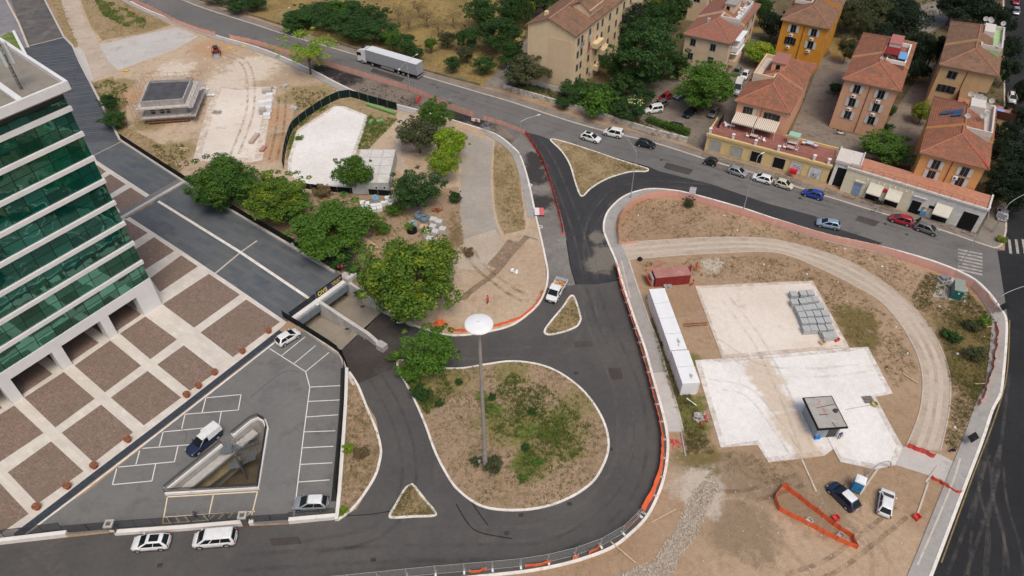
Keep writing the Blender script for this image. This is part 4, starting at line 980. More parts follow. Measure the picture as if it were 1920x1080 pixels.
M['shutter']=t.out(t.mix(t.math('MULTIPLY',w.outputs['Fac'],.35),(0.60,0.60,0.58),(0.36,0.36,0.36)),0.6)
M['shutter_dark']=pmat('dark_louvre',(0.03,0.028,0.027),0.6,0.2,3.0)
_wm={}
def window(par,x,z,w=1.2,h=1.75,style='open',y=0.0,rz=0.0,face=-1):
 """a window on a wall: surround and dark pane; its two shutters are pieces of it"""
 k=(w,h)
 if k not in _wm:
  mb=MB();f=.13
  for b in((-w/2-f,-w/2,0,h),(w/2,w/2+f,0,h),(-w/2-f,w/2+f,h,h+f),(-w/2-f,w/2+f,-f,0)):
   mb.box(b[0],b[1],-.05,.02,b[2],b[3],1)
  mb.box(-w/2,w/2,-.012,.02,0,h,0)
  mb.box(-.03,.03,-.025,.0,0,h,1)
  _wm[k]=mb.mesh('window',[M['window_dark'],M['surround']])
  mb=MB();mb.box(0,w*.52,-.10,-.055,0.02,h-.02);_wm[k+('s',)]=mb.mesh('shutter',M['shutter'])
  mb=MB();mb.box(0,w*.52,-.10,-.055,0.02,h-.02);_wm[k+('d',)]=mb.mesh('shutter',M['shutter_dark'])
 o=link('window',_wm[k],par,(x,y,z),(0,0,rz))
 if style=='open':
  link('shutter',_wm[k+('s',)],o,(w/2+.05,0,0));link('shutter',_wm[k+('s',)],o,(-w/2-.05-w*.52,0,0))
 elif style=='dark':
  link('shutter',_wm[k+('d',)],o,(w/2+.05,0,0));link('shutter',_wm[k+('d',)],o,(-w/2-.05-w*.52,0,0))
 elif style=='half':
  link('shutter',_wm[k+('s',)],o,(w/2+.05,0,0));link('shutter',_wm[k+('d',)],o,(-w/2-.05-w*.52,0,0))
 return o
_ac=[]
def aircon(par,x,z,y=0.0):
 if not _ac:
  mb=MB();mb.box(-.42,.42,-.36,-.04,0,.58,0);mb.lathe([(.2,-.385),(.2,-.36)],(-.12,0,.29),12,1,'y');_ac.append(mb.mesh('air_conditioner',[M['white_metal'],M['steel_dark']]))
 link('air_conditioner',_ac[0],par,(x,y,z))
_ds=[]
def dish(par,x,y,z,s=1.0,rz=0.0):
 if not _ds:
  mb=MB();mb.bar((0,0,0),(0,0,.9),.035,5,1)
  Mx=Matrix.Rotation(math.radians(55),4,'X')
  r=[[(0.55*q*math.cos(a*.524),0.55*q*math.sin(a*.524),.16*q*q)for a in range(12)]for q in(.15,.5,1)]
  r=[[tuple(Mx@Vector(p)+Vector((0,-.12,1.0)))for p in rr]for rr in r]
  mb.loft(r,0,False);mb.loft([[(p[0],p[1]+.02,p[2]-.02)for p in rr]for rr in reversed(r)],0,False)
  _ds.append(mb.mesh('satellite_dish',[M['conc_grey'],M['galv']]))
 o=link('satellite_dish',_ds[0],par,(x,y,z),(0,0,rz));o.scale=(s*.75,)*3
def hiproof(par,W,D,H,split,rise,mats,o=.55,step=.55,terrace=None,band=None):
 Ds=D*split;hx=W/2
 mb=MB()
 def add(vs,fs,m):mb.add(vs,fs,m)
 hd=W*.55
 e0,e1=(-o,-o,H),(W+o,-o,H);f0,f1=(-o,Ds,H),(W+o,Ds,H);r0,r1=(hx,hd,H+rise),(hx,Ds,H+rise)
 if Ds<hd+.5:r1=(hx,hd+.6,H+rise);f0,f1=(-o,hd+.6,H),(W+o,hd+.6,H);Ds=hd+.6
 add([e0,e1,r0],[(0,1,2)],1);add([e0,r0,r1,f0],[(0,1,2,3)],0);add([e1,f1,r1,r0],[(0,1,2,3)],0)
 H2=H+step
 b0,b1=(-o,Ds,H2),(W+o,Ds,H2);c0,c1=(-o,D+o,H2-.3),(W+o,D+o,H2-.3);q0,q1=(hx,Ds,H2+rise),(hx,D-hd,H2+rise)
 add([b0,q0,q1,c0],[(0,1,2,3)],0);add([b1,c1,q1,q0],[(0,1,2,3)],0);add([c1,c0,q1],[(0,1,2)],1)
 rf=mb.build('roof',mats,par)
 mb=MB()
 mb.add([(-o,Ds-.002,H-.15),(W+o,Ds-.002,H-.15),(W+o,Ds-.002,H2-.01),(hx,Ds-.002,H2+rise-.01),(-o,Ds-.002,H2-.01)],[(0,1,2,3,4)])
 mb.build('gable_band',band,rf)
 mb=MB();mb.box(-o,W+o,-o,D+o,H-.20,H-.012);mb.build('eaves',pmat('eaves_board_'+par.name,(0.20,0.15,0.12),0.8),rf)
 mb=MB()
 for a,b in((e0,r0),(e1,r0),(r0,r1),(q0,q1),(q1,c0),(q1,c1)):mb.bar((a[0],a[1],a[2]+.03),(b[0],b[1],b[2]+.03),.13,5)
 mb.build('ridge_cap',pmat('ridge_tile_'+par.name,(0.36,0.17,0.12),0.85,0.2,2.0),rf)
 return rf
def terrace(par,x0,x1,y0,y1,z0,z1,par_mat,floor_mat,ph=.8,t=.3):
 mb=MB();mb.box(x0,x1,y0,y1,z0,z1);o=mb.build('terrace',floor_mat,par)
 mb=MB();mb.box(x0,x1,y0,y0+t,z1+.002,z1+ph);mb.box(x0,x1,y1-t,y1,z1+.002,z1+ph);mb.box(x0,x0+t,y0+t,y1-t,z1+.002,z1+ph);mb.box(x1-t,x1,y0+t,y1-t,z1+.002,z1+ph)
 mb.build('terrace_parapet',par_mat,o)
 return o
M['drainpipe']=pmat('brown_drainpipe',(0.19,0.085,0.05),0.6)
FLOOR_T=pmat('pale_terrace_floor',(0.50,0.46,0.42),0.85,0.15,0.8,dirt=(0.30,0.25,0.22),dscale=0.8)
FLOOR_R=pmat('red_terrace_floor',(0.27,0.115,0.095),0.85,0.15,1.0,dirt=(0.2,0.1,0.085))
PARA=pmat('stained_pale_parapet',(0.58,0.54,0.50),0.85,0.1,1.0,dirt=(0.3,0.27,0.25),dscale=1.0)
def house(name,label,FL,W,D,H,wall,roof,split=.42,rise=2.3,rz=DA,cat='house',pipe=True,band=None,hip=True):
 h=thing(name,label,cat,(FL.x,FL.y,0),rz)
 mb=MB();mb.box(0,W,0,D,0,H-.21);mb.build('wall',wall,h)
 if hip:hiproof(h,W,D,H,split,rise,roof,band=band or wall)
 if pipe:
  mb=MB();mb.bar((W*.5,-.09,.2),(W*.5,-.09,H-.25),.075,6);mb.build('drainpipe',M['drainpipe'],h)
 return h
def front_windows(h,W,zs,style='open',xs=(.27,.73),ac=True,skip=()):
 for z in zs:
  for i,f in enumerate(xs):
   st=skip.get((round(z,1),i),style)if isinstance(skip,dict)else style
   if st is None:continue
   window(h,W*f,z,style=st)
   if ac and z>5:aircon(h,W*f-.1,z-.95)
def side_windows(h,W,D,zs,n=4,right=True,style='none'):
 for z in zs:
  for i in range(n):
   y=D*(i+.7)/(n+.4)
   if right:window(h,W,z,.9,1.5,style,y,math.pi/2)
   else:window(h,0,z,.9,1.5,style,y,-math.pi/2)
# pink house with the red canopy on its roof terrace
H4=house('pink_house','tall pink house with white shutters and a white walled roof terrace',at(1585,147,11.3),10.3,24,11.3,W_PINK,T_RED,.44)
front_windows(H4,10.3,(8.7,5.7,2.8))
tt=terrace(H4,6.0,9.9,8.5,18.5,11.4,12.7,M['white_wall'],FLOOR_R,.75)
mb=MB();mb.box(5.6,7.9,13.0,17.8,12.7,15.0);mb.build('roof_cabin',PARA,H4)
mb=MB();mb.box(5.4,8.1,9.0,12.8,14.3,14.4);[mb.bar((x,y,12.7),(x,y,14.3),.04,5)for x in(5.5,8.0)for y in(9.1,12.7)];mb.build('canopy',pmat('dark_red_canopy',(0.20,0.025,0.025),0.7),H4)
mb=MB();mb.box(5.5,8.0,12.9,17.9,15.01,15.12);mb.build('cabin_roof',pmat('faded_red_roofing',(0.36,0.145,0.13),0.8),H4)
mb=MB();mb.obox((8.9,10.6,13.9),(1.7,2.3,.06),.1,rx=.25);[mb.bar((x,10.5,12.7),(x,10.5,13.9),.03,4)for x in(8.3,9.5)];mb.build('blue_awning',pmat('blue_tarpaulin',(0.13,0.30,0.55),0.6),H4)
dish(H4,6.5,18.5,13.2);dish(H4,5.2,7.8,13.0,.9);side_windows(H4,10.3,24,(8.7,5.7),4,False)
# orange house at the top
H3=house('orange_house','deep orange house with white shutters at the top edge',at(1469,36,11.3),10.3,24,11.3,W_ORANGE,T_BROWN,.5)
front_windows(H3,10.3,(8.7,5.7,2.8),skip={(5.7,0):'dark',(2.8,0):None,(2.8,1):None})
terrace(H3,.4,4.4,8.2,18,11.4,12.5,PARA,FLOOR_R,.8);side_windows(H3,10.3,24,(8.7,5.7),4,True)
# salmon house behind the awnings
H5=house('salmon_house','salmon house with two striped awnings above the yellow shops',at(1384,188,9.4),10.0,23,9.4,W_SALMON,T_RED,.45)
window(H5,2.7,6.7,style='half');window(H5,7.2,6.6,1.5,1.7,style='dark');window(H5,3,4.3,1.2,.9,style='none');window(H5,7,4.3,1.2,.9,style='none')
terrace(H5,.3,4.6,8.6,19,9.5,10.9,W_SAND,FLOOR_T,.8)
mb=MB();mb.box(3.0,5.6,12,17,10.9,13.2);mb.build('roof_cabin',W_SALMON,H5)
mb=MB();mb.box(2.7,5.8,11.8,17.2,13.21,13.4);mb.build('cabin_roof',pmat('red_brown_cabin_roof',(0.30,0.145,0.12),0.85),H5)
mb=MB();mb.box(3.9,4.7,11.95,12.0,10.95,12.9);mb.build('cabin_door',M['black'],H5)
side_windows(H5,10,23,(6.6,),4,True)
t=NT('striped_awning_cloth');P=t.pos(False)
w=t.new('ShaderNodeTexWave',wave_type='BANDS',bands_direction='X');w.inputs['Scale'].default_value=0.85;t.lk(P,w.inputs['Vector'])
M['awning']=t.out(t.mix(t.ramp(w.outputs['Fac'],.45,.55),(0.66,0.60,0.51),(0.40,0.325,0.26)),0.8)
for x0 in(.2,4.75):
 mb=MB();mb.add([(x0,-.02,7.0),(x0+4.35,-.02,7.0),(x0+4.35,-3.1,6.2),(x0,-3.1,6.2),(x0,-.02,6.97),(x0+4.35,-.02,6.97),(x0+4.35,-3.1,6.17),(x0,-3.1,6.17)],[(3,2,1,0),(4,5,6,7),(0,1,5,4),(2,3,7,6),(1,2,6,5),(3,0,4,7)])
 n=12
 for i in range(n):a=x0+4.35*i/n;mb.box(a+.02,a+4.35/n-.02,-3.11,-3.09,5.92,6.18)
 mb.build('awning',M['awning'],H5)
mb=MB()
for x in(.3,4.6,4.9,9.0):mb.bar((x,-3.0,4.3),(x,-3.0,6.1),.04,5)
mb.build('awning_post',M['white_metal'],H5)
# apricot corner house
H7=house('apricot_house','apricot corner house with solar panels and white shutters above the pale shops',at(1731,285,9.8),10.3,22.5,9.8,W_CORNER,T_RED,.40)
front_windows(H7,10.3,(7.1,4.9),ac=False);aircon(H7,6.6,6.2)
terrace(H7,5.6,10.0,8.6,20,9.9,11.2,PARA,FLOOR_T,.9)
mb=MB();mb.box(5.4,8.0,15.5,19,11.2,13.2);mb.build('roof_cabin',PARA,H7)
for i in range(2):
 for j in range(2):
  if(i,j)==(0,0):continue
  mb=MB();mb.obox((1.9+i*1.75,12.4+j*1.3,11.62+i*.74),(1.65,1.2,.06),0,0,0,-.42);mb.build('solar_panel',pmat('blue_solar_cells',(0.03,0.07,0.16),0.2,0.2,6.0)if 'blue_solar_cells' not in bpy.data.materials else bpy.data.materials['blue_solar_cells'],H7)
for q in((5.2,21),(6.2,20.6),(7.0,20.8),(7.6,20.2),(8.9,20),(8.4,14),(7.8,13),(8.2,17.5),(5.3,11.5)):dish(H7,q[0],q[1],12.0,1.25)
mb=MB();mb.bar((5.15,6,12.1),(10.8,-.5,9.9),.16,5);mb.bar((5.15,6,12.1),(5.15,9.0,12.1),.16,5);mb.build('red_ridge',pmat('bright_red_ridge_tiles',(0.50,0.06,0.05),0.7),H7)
side_windows(H7,10.3,22.5,(7.0,),4,False)
# tan house top right with the walled terrace
H6=house('tan_house','tan house at the upper right with a green decked roof terrace',at(1767,120,11.3),10.3,24,11.3,W_TAN,T_BROWN,.42)
window(H6,2.6,8.6,1.7,1.6,'none');window(H6,2.6,5.4,1.7,1.6,'dark')
terrace(H6,6.0,10.2,8.6,21,11.4,12.8,PARA,pmat('green_terrace_matting',(0.33,0.48,0.25),0.85,0.15,1.0),.8)
for q in((6,23),(6.9,23.2),(7.2,22.4),(9.6,22),(9.2,9)):dish(H6,q[0],q[1],13.0,1.3)
mb=MB();mb.box(6.1,8.2,15,20,12.81,14.2);mb.build('roof_cabin',PARA,H6)
side_windows(H6,10.3,24,(8.6,5.6),4,False)
mb=MB();mb.box(5.2,16.2,-6.0,-.02,0,5.0);an=mb.build('annexe',W_TAN,H6)
mb=MB();mb.box(5.2,16.2,-6.0,-.02,5.002,5.05);mb.build('annexe_floor',pmat('pink_terrace_tiles',(0.36,0.19,0.135),0.85,0.15,0.8),an)
mb=MB();mb.box(5.15,16.25,-6.1,-5.95,5.0,6.6);mb.box(5.15,5.3,-5.95,0,5.0,6.6);mb.box(16.1,16.25,-5.95,0,5.0,6.2);mb.build('annexe_screen',pmat('dark_brown_screen',(0.075,0.028,0.022),0.8,0.2,1.0),an)
mb=MB();mb.lathe([(1.1,5.06),(1.15,5.7),(1.0,5.72)],(7.8,-2.6,0),18);mb.build('round_tub',pmat('terracotta_tub',(0.42,0.18,0.09),0.8),an)
mb=MB();mb.box(12.5,14.2,-4.6,-3.4,5.9,5.96);mb.build('blue_mat',pmat('sky_blue_mat',(0.22,0.33,0.72),0.7),an)
mb=MB();mb.box(8.6,10.2,-2.0,-.5,7.2,7.3);mb.build('dark_canopy',M['steel_dark'],an)
# sand house with the cluttered roof terrace
H2=house('sand_house','sand coloured house with a cluttered grey roof terrace',at(1286,63,11.3),10.2,24,11.3,W_SAND,T_PINK,.42,pipe=False)
for x,z,in((2.0,8.9),(6.7,8.7),(1.9,5.6),(6.7,5.6)):window(H2,x,z,1.1,1.5,'none')
terrace(H2,5.3,9.7,7.6,20,11.4,12.9,PARA,pmat('grey_cluttered_floor',(0.40,0.385,0.37),0.85,0.25,1.2,dirt=(0.2,0.19,0.19),dscale=1.2),.8)
mb=MB();mb.box(5.0,7.4,11.5,17,12.9,15.1);mb.build('roof_cabin',W_SAND,H2)
mb=MB();mb.box(5.4,6.2,11.45,11.5,12.95,14.7);mb.build('cabin_door',M['black'],H2)
mb=MB();mb.box(4.9,7.6,11.3,17.1,15.11,15.3);mb.build('cabin_roof',pmat('grey_felt_roof',(0.30,0.28,0.27),0.9,0.15,1.0),H2)
for q in((5,17.8),(9,19.6),(7.5,20.5),(8.2,21)):dish(H2,q[0],q[1],13.0,1.2)
rnd=random.Random(3)
mb=MB();[mb.obox((rnd.uniform(7.8,9.4),rnd.uniform(8.2,17),13.1),(rnd.uniform(.3,.9),rnd.uniform(.3,1.0),rnd.uniform(.2,.6)),rnd.uniform(0,3))for _ in range(14)];mb.build('terrace_clutter',M['white_metal'],H2)
mb=MB();mb.box(3.0,3.7,5.0,5.7,12.6,13.6);mb.build('chimney',M['conc_grey'],H2)
side_windows(H2,10.2,24,(8.6,5.4,2.4),5,True)
for z in(5.0,8.2):
 mb=MB();mb.box(10.2,11.6,3.0,9.0,z-.15,z+1.0);mb.build('balcony',W_SAND if z<6 else M['white_wall'],H2)
 mb=MB();mb.box(10.25,11.9,2.8,9.2,z+2.6,z+2.7);mb.build('balcony_awning',M['white_metal'],H2)
# cream apartment block, gable end to the road
H1=house('cream_apartment_block','tall cream apartment block with a blank gable end',at(990,43,14.5),11.9,44,14.5,W_CREAM,T_BROWN,rz=math.radians(-31),cat='apartment block',pipe=False,hip=False)
mb=MB();W_,H_=11.9,14.5;o=.45;apx,rs=W_*.46,2.3
mb.add([(0,-.0,H_-.22),(W_,0,H_-.22),(apx,0,H_+rs-.05)],[(0,1,2)]);mb.build('gable',W_CREAM,H1)
mb=MB();e0,r0,e1=(-o,H_-.25),(apx,H_+rs),(W_+o,H_-.25)
for(a,b)in((e0,r0),(r0,e1)):
 mb.add([(a[0],-.4,a[1]),(b[0],-.4,b[1]),(b[0],44,b[1]),(a[0],44,a[1]),(a[0],-.4,a[1]-.2),(b[0],-.4,b[1]-.2),(b[0],44,b[1]-.2),(a[0],44,a[1]-.2)],[(0,1,2,3),(7,6,5,4),(0,4,5,1),(2,6,7,3),(1,5,6,2),(3,7,4,0)])
rf=mb.build('roof',T_BROWN,H1)
mb=MB();mb.bar((apx,-.4,H_+rs+.03),(apx,44,H_+rs+.03),.14,6);mb.build('ridge_cap',pmat('pale_ridge',(0.36,0.22,0.15),0.85),rf)
mb=MB();mb.add([(apx+.5,9,H_+rs-.3),(W_-1.0,9,H_+rs*.35),(W_-1.0,9,H_+1.2),((apx+W_)/2,9,H_+rs+.9),(apx+.5,9,H_+rs-.2)],[(0,1,2,3,4)]);mb.box(apx+.6,W_-1.05,9.01,16,H_+.4,H_+1.9);mb.build('dormer',W_CREAM,rf)
mb=MB();mb.add([(apx+.2,8.7,H_+1.9),((apx+W_)/2-.3,8.7,H_+rs+1.1),((apx+W_)/2-.3,16.2,H_+rs+1.1),(apx+.2,16.2,H_+1.9),(W_-.6,8.7,H_+1.5),(W_-.6,16.2,H_+1.5)],[(0,1,2,3),(1,4,5,2)]);mb.build('dormer_roof',T_BROWN,rf)
mb=MB();mb.box(2.2,3.0,3.4,4.2,H_+.6,H_+1.9);mb.build('chimney',W_CREAM,rf)
mb=MB();mb.box(5.3,11.2,-.06,-.003,1.6,12.6);mb.build('gable_panel',pmat('smooth_cream_panel',(0.63,0.475,0.315),0.85,0.04,0.6),H1)
mb=MB();mb.box(-.05,W_+.05,-.08,-.004,0,1.2);mb.build('plinth',PARA,H1)
for z in(2.2,5.3,8.4,11.4):
 for y in(1.8,3.6,7.5,11.5,14.0,18,22,26,30):window(H1,W_,z,.8,1.5,'none',y,math.pi/2)
for y in(5.4,9.5,16,24):mb=MB();mb.bar((W_+.09,y,.3),(W_+.09,y,14.2),.08,6);mb.build('drainpipe',W_CREAM,H1)
for z,y in((2.0,10.5),(5.0,13),(8.1,9.0)):
 mb=MB();mb.box(W_,W_+1.3,y,y+4,z-.15,z+1.0);mb.build('balcony',W_CREAM,H1)
rnd=random.Random(8)
for z,y,c in((11.2,6.3,(0.55,0.55,0.6)),(8.3,6.5,(0.5,0.15,0.2)),(11.0,2.4,(0.2,0.22,0.3)),(5.2,15,(0.5,0.1,0.08)),(2.2,8,(0.6,0.6,0.62))):
 mb=MB();[mb.box(W_+.5,W_+.53,y+.5*i,y+.5*i+.4,z-rnd.uniform(0,.3),z+.9)for i in range(3)];mb.build('laundry',pmat('hung_washing',c,0.9),H1)
# sliver of a pale house at the top edge
h=house('pale_house','pale house half hidden behind trees at the top edge between two red roofs',at(1262,-40,10),10.2,20,10,W_SAND,T_BROWN,.5,pipe=False)
window(h,7.4,5.2,1.6,1.5,'none');side_windows(h,10.2,20,(7,4),4,True)
# ------------------------------------------------------------------ shop rows
YB=thing('yellow_shop_row','long yellow single storey shop row with a red roof terrace','shop row',(*at(1320,284),0),DA)
YW,YD,YH=24.3,6.25,4.25
mb=MB();mb.box(0,YW,0,YD,0,YH);mb.build('wall',W_YEL,YB)
mb=MB();mb.box(-.15,YW+.15,-.25,.15,YH-.55,YH-.25);mb.box(-.2,YW+.2,-.32,.2,YH-.24,YH+.12);mb.build('cornice',W_YEL,YB)
mb=MB();mb.box(0.1,YW-.1,.21,YD,YH+.004,YH+.05);mb.build('terrace_floor',FLOOR_R,YB)
mb=MB();mb.box(-.02,YW+.02,-.05,-.004,0,.7);mb.build('plinth',pmat('worn_yellow_plinth',(0.52,0.42,0.26),0.9,0.15,1.0),YB)
M['roller']=pmat('grey_roller_shutter',(0.36,0.36,0.33),0.6,0.06,1.0,bump=0.1)
M['roller_w']=pmat('white_roller_shutter',(0.58,0.60,0.61),0.6,0.1,1.0,dirt=(0.3,0.3,0.32),dscale=1.2)
for x,mt,nm in((2.0,'roller','roller_shutter'),(6.4,'roller','roller_shutter'),(10.4,'black','doorway'),(14.9,'black','doorway'),(18.2,'roller_w','roller_shutter'),(21.9,'roller_w','roller_shutter')):
 mb=MB();mb.box(x-1.1,x+1.1,-.03,.02,.08,3.0);d=mb.build(nm,M[mt],YB)
 mb=MB();mb.box(x-1.25,x-1.1,-.1,0,0,3.15);mb.box(x+1.1,x+1.25,-.1,0,0,3.15);mb.box(x-1.1,x+1.1,-.1,0,3.0,3.15);mb.build('door_surround',pmat('door_surround',(0.48,0.40,0.28),0.85)if 'door_surround' not in bpy.data.materials else bpy.data.materials['door_surround'],d)
 if nm=='roller_shutter':
  mb=MB();[mb.box(x-1.08,x+1.08,-.045,-.03,.2+.28*k,.24+.28*k)for k in range(10)];mb.build('shutter_ribs',M[mt],d)
mb=MB();mb.box(17.3,18.7,-.9,-.06,1.5,1.62);mb.box(17.3,18.7,-.9,-.86,.8,1.5);mb.build('red_awning',pmat('red_shop_awning',(0.55,0.02,0.03),0.6),YB)
M['ink']=pmat('black_spray_ink',(0.02,0.02,0.025),0.7)
for x,z,s in((21.9,1.55,.55),(18.3,2.3,.4)):
 rnd=random.Random(int(x));mb=MB()
 for r in range(3):
  px_=x-.75;zz=z-r*.38
  while px_<x+.6:
   q=(px_+rnd.uniform(.1,.25),zz+rnd.uniform(-.17,.17));mb.bar((px_,-.06,zz+rnd.uniform(-.15,.15)),(q[0],-.06,q[1]),.022,4);px_+=rnd.uniform(.08,.2)
 mb.build('graffiti',M['ink'],YB)
for i,x in enumerate((.4,5.1,9.6,14.1,20.9,23.6)):
 mb=MB();mb.box(x-.22,x+.22,-.2,.24,YH+.13,YH+1.15);mb.box(x-.3,x+.3,-.28,.32,YH+1.151,YH+1.3);mb.build('parapet_pier',M['white_wall'],YB)
mb=MB();mb.bar((.4,.02,YH+1.0),(23.6,.02,YH+1.0),.03,5);mb.bar((.4,.02,YH+.3),(23.6,.02,YH+.3),.025,5)
for i in range(80):x=.5+i*.29;mb.bar((x,.02,YH+.13),(x,.02,YH+1.0),.016,4)
mb.build('terrace_railing',M['rust'],YB)
mb=MB();mb.box(0,.2,.3,YD,YH+.05,YH+.6);mb.box(14,YW,YD-.25,YD,YH+.05,YH+.55);mb.build('terrace_wall',W_YEL,YB)
def on(h,x,y,z):return h.matrix_basis@Vector((x,y,z))if False else Vector((h.location.x+math.cos(h.rotation_euler[2])*x-math.sin(h.rotation_euler[2])*y,h.location.y+math.sin(h.rotation_euler[2])*x+math.cos(h.rotation_euler[2])*y,z))
ZT=YH+.05
p=on(YB,15.9,4.2,ZT);sw=thing('garden_swing','garden swing seat with a pale green canopy on the roof terrace','swing seat',p,DA)
mb=MB();mb.obox((0,0,2.1),(2.2,1.5,.12),0,rx=.12);mb.build('canopy',pmat('pale_green_canopy',(0.27,0.46,0.37),0.7),sw)
mb=MB();[mb.bar((s*1.0,y,0),(s*1.0,0,2.0),.04,5)for s in(-1,1)for y in(-.7,.7)];mb.build('frame',M['white_metal'],sw)
mb=MB();mb.box(-.85,.85,-.7,-.1,.45,.58);mb.box(-.85,.85,-.1,.05,.58,1.1);mb.build('seat',pmat('cream_cushion',(0.58,0.54,0.45),0.9),sw)
def table(x,y,w,d,col,lb):
 p=on(YB,x,y,ZT);t_=thing('terrace_table',lb,'table',p,DA);mb=MB();mb.box(-w/2,w/2,-d/2,d/2,.68,.74);mb.build('table_top',pmat('table_top_'+lb[:9],col,0.5),t_)
 for sx in(-1,1):
  for sy in(-1,1):mb=MB();mb.bar((sx*w*.4,sy*d*.4,0),(sx*w*.4,sy*d*.4,.68),.03,5);mb.build('leg',M['steel_dark'],t_)
table(19.0,5.0,1.3,.9,(0.45,0.55,0.68),'pale blue table between two small seats on the roof terrace')
table(17.9,4.6,.7,.6,(0.60,0.64,0.70),'small pale seat left of the pale blue terrace table');table(20.2,4.6,.7,.6,(0.50,0.56,0.64),'small pale seat right of the pale blue terrace table')
table(16.0,1.6,1.4,1.0,(0.42,0.33,0.32),'brown table with white chairs in front of the swing seat')
table(8.6,2.4,1.5,.9,(0.45,0.40,0.34),'brown dining table under the striped awnings')
def chair(x,y,rz,lb,grp='white plastic chairs on the roof terrace'):
 p=on(YB,x,y,ZT);c=thing('plastic_chair',lb,'chair',p,DA+rz,grp)
 mb=MB();mb.box(-.25,.25,-.25,.25,.42,.47);mb.build('seat',M['white_metal'],c);mb=MB();mb.box(-.25,.25,.22,.27,.47,.95);mb.build('backrest',M['white_metal'],c)
 for sx in(-1,1):
  for sy in(-1,1):mb=MB();mb.bar((sx*.22,sy*.22,0),(sx*.22,sy*.22,.42),.025,4);mb.build('leg',M['white_metal'],c)
for x,y,rz,lb in((14.9,1.6,1.57,'white plastic chair left of the brown table by the swing seat'),(17.2,1.7,-1.57,'white plastic chair right of the brown table by the swing seat'),(7.4,2.2,1.57,'white plastic chair left of the table under the awnings'),(9.8,2.4,-1.57,'white plastic chair right of the table under the awnings'),(10.8,2.0,.8,'white plastic chair turned away at the edge of the awnings'),(2.4,3.9,2.2,'lone white plastic chair at the left end of the roof terrace')):
 chair(x,y,rz,lb)
p=on(YB,3.2,4.7,ZT);lo=thing('sun_lounger','white lounger at the left end of the roof terrace','lounger',p,DA+.1)
mb=MB();mb.box(-.9,.9,-.32,.32,.3,.38);mb.build('bed',M['white_metal'],lo);mb=MB();mb.obox((-1.1,0,.6),(.7,.64,.06),0,ry=.8);mb.build('backrest',M['white_metal'],lo)
p=on(YB,1.2,4.4,ZT);rk=thing('garden_screen','tall black garden screen at the left end of the roof terrace','screen',p,DA)
mb=MB();mb.box(-.08,.08,-1.5,1.5,.2,1.7);mb.build('panel',M['black'],rk);mb=MB();mb.box(-.3,.3,-1.4,-1.3,0,.2);mb.box(-.3,.3,1.3,1.4,0,.2);mb.build('foot',M['steel_dark'],rk)
# gate pavilion
GP=thing('gate_pavilion','white gateway between the two shop rows with a tall black gate','gateway',(*at(1549,345),0),DA)
mb=MB();mb.box(.35,1.0,0,5,0,5.2);mb.box(4.1,4.6,0,5,0,5.2);mb.box(1.0,4.1,0,.6,4.2,5.2);mb.box(1.0,4.1,4.6,5,3.8,5.2);mb.build('wall',M['white_wall'],GP)
mb=MB();mb.box(.2,4.75,-.3,5.2,5.2,5.45);mb.build('roof',PARA,GP)
mb=MB();mb.box(.2,4.75,-.3,-.1,5.451,5.75);mb.box(.2,.4,-.1,5.2,5.451,5.75);mb.box(4.55,4.75,-.1,5.2,5.451,5.75);mb.build('roof_parapet',PARA,GP)
mb=MB();mb.box(1.0,4.1,.25,.35,0.05,4.2);mb.build('gate_leaf',M['black'],GP)
mb=MB();[mb.box(1.05+.25*k,1.10+.25*k,.2,.25,.1,4.1)for k in range(12)];mb.build('gate_bars',M['steel_dark'],GP)
PB=thing('pale_shop_row','long pale shop row with cream awnings and a terracotta roof terrace','shop row',(*at(1574,357),0),math.radians(-29.5))
p_r=at(1829,438);PWID=(p_r-at(1574,357)).length;PB.rotation_euler[2]=math.atan2(p_r.y-PB.location.y,p_r.x-PB.location.x)
PH,PD=5.0,5.3
W_PC=wallmat('pale_cream_render',(0.67,0.62,0.46));W_PW=pmat('streaked_white_render',(0.60,0.60,0.58),0.85,0.06,0.6,dirt=(0.36,0.35,0.34),dscale=0.7,lo=0.45,hi=0.8)
S=PWID*.50
mb=MB();mb.box(0,S,0,PD,0,PH);mb.build('wall',W_PC,PB)
mb=MB();mb.box(S+.003,PWID,.05,PD,0,PH);mb.build('wall',W_PW,PB)
mb=MB();mb.box(-.1,PWID+.12,-.18,.3,PH+.002,PH+.35);mb.box(PWID-.2,PWID+.12,.3,PD,PH+.002,PH+.35);mb.build('parapet',PARA,PB)
mb=MB();mb.box(0.05,PWID-.21,.31,PD,PH+.004,PH+.06);mb.build('terrace_floor',pmat('terracotta_terrace_tiles',(0.43,0.205,0.135),0.85,0.12,1.5,dirt=(0.33,0.18,0.13),dscale=0.6),PB)
mb=MB()
for i in range(13):x=.4+i*(PWID-.8)/12;mb.bar((x,.1,PH+.35),(x,.1,PH+1.25),.035,5)
mb.bar((.4,.1,PH+1.22),(PWID-.4,.1,PH+1.22),.03,5);mb.bar((.4,.1,PH+.8),(PWID-.4,.1,PH+.8),.02,5)
mb.build('terrace_railing',M['rust'],PB)
u_=PWID/23.5
AWN=pmat('cream_awning_cloth',(0.70,0.655,0.55),0.8,0.05,1.0)
def opening(x,w,h,mat,nm,z0=.05):
 mb=MB();mb.box(x-w/2,x+w/2,-.03+(.05 if x>S else 0),.03+(.05 if x>S else 0),z0,h);return mb.build(nm,mat,PB)
opening(2.7*u_,1.5,2.6,pmat('blue_grey_door',(0.22,0.30,0.42),0.6,0.2,2.0),'door');opening(5.7*u_,2.4,3.2,M['black'],'doorway');opening(9.0*u_,2.4,3.2,M['black'],'doorway')
opening(12.9*u_,1.6,2.7,M['black'],'doorway');opening(17.2*u_,2.6,3.4,M['black'],'doorway');opening(21.5*u_,2.5,3.6,M['black'],'doorway');opening(15.4*u_,.9,2.7,M['black'],'fanlight',2.1)
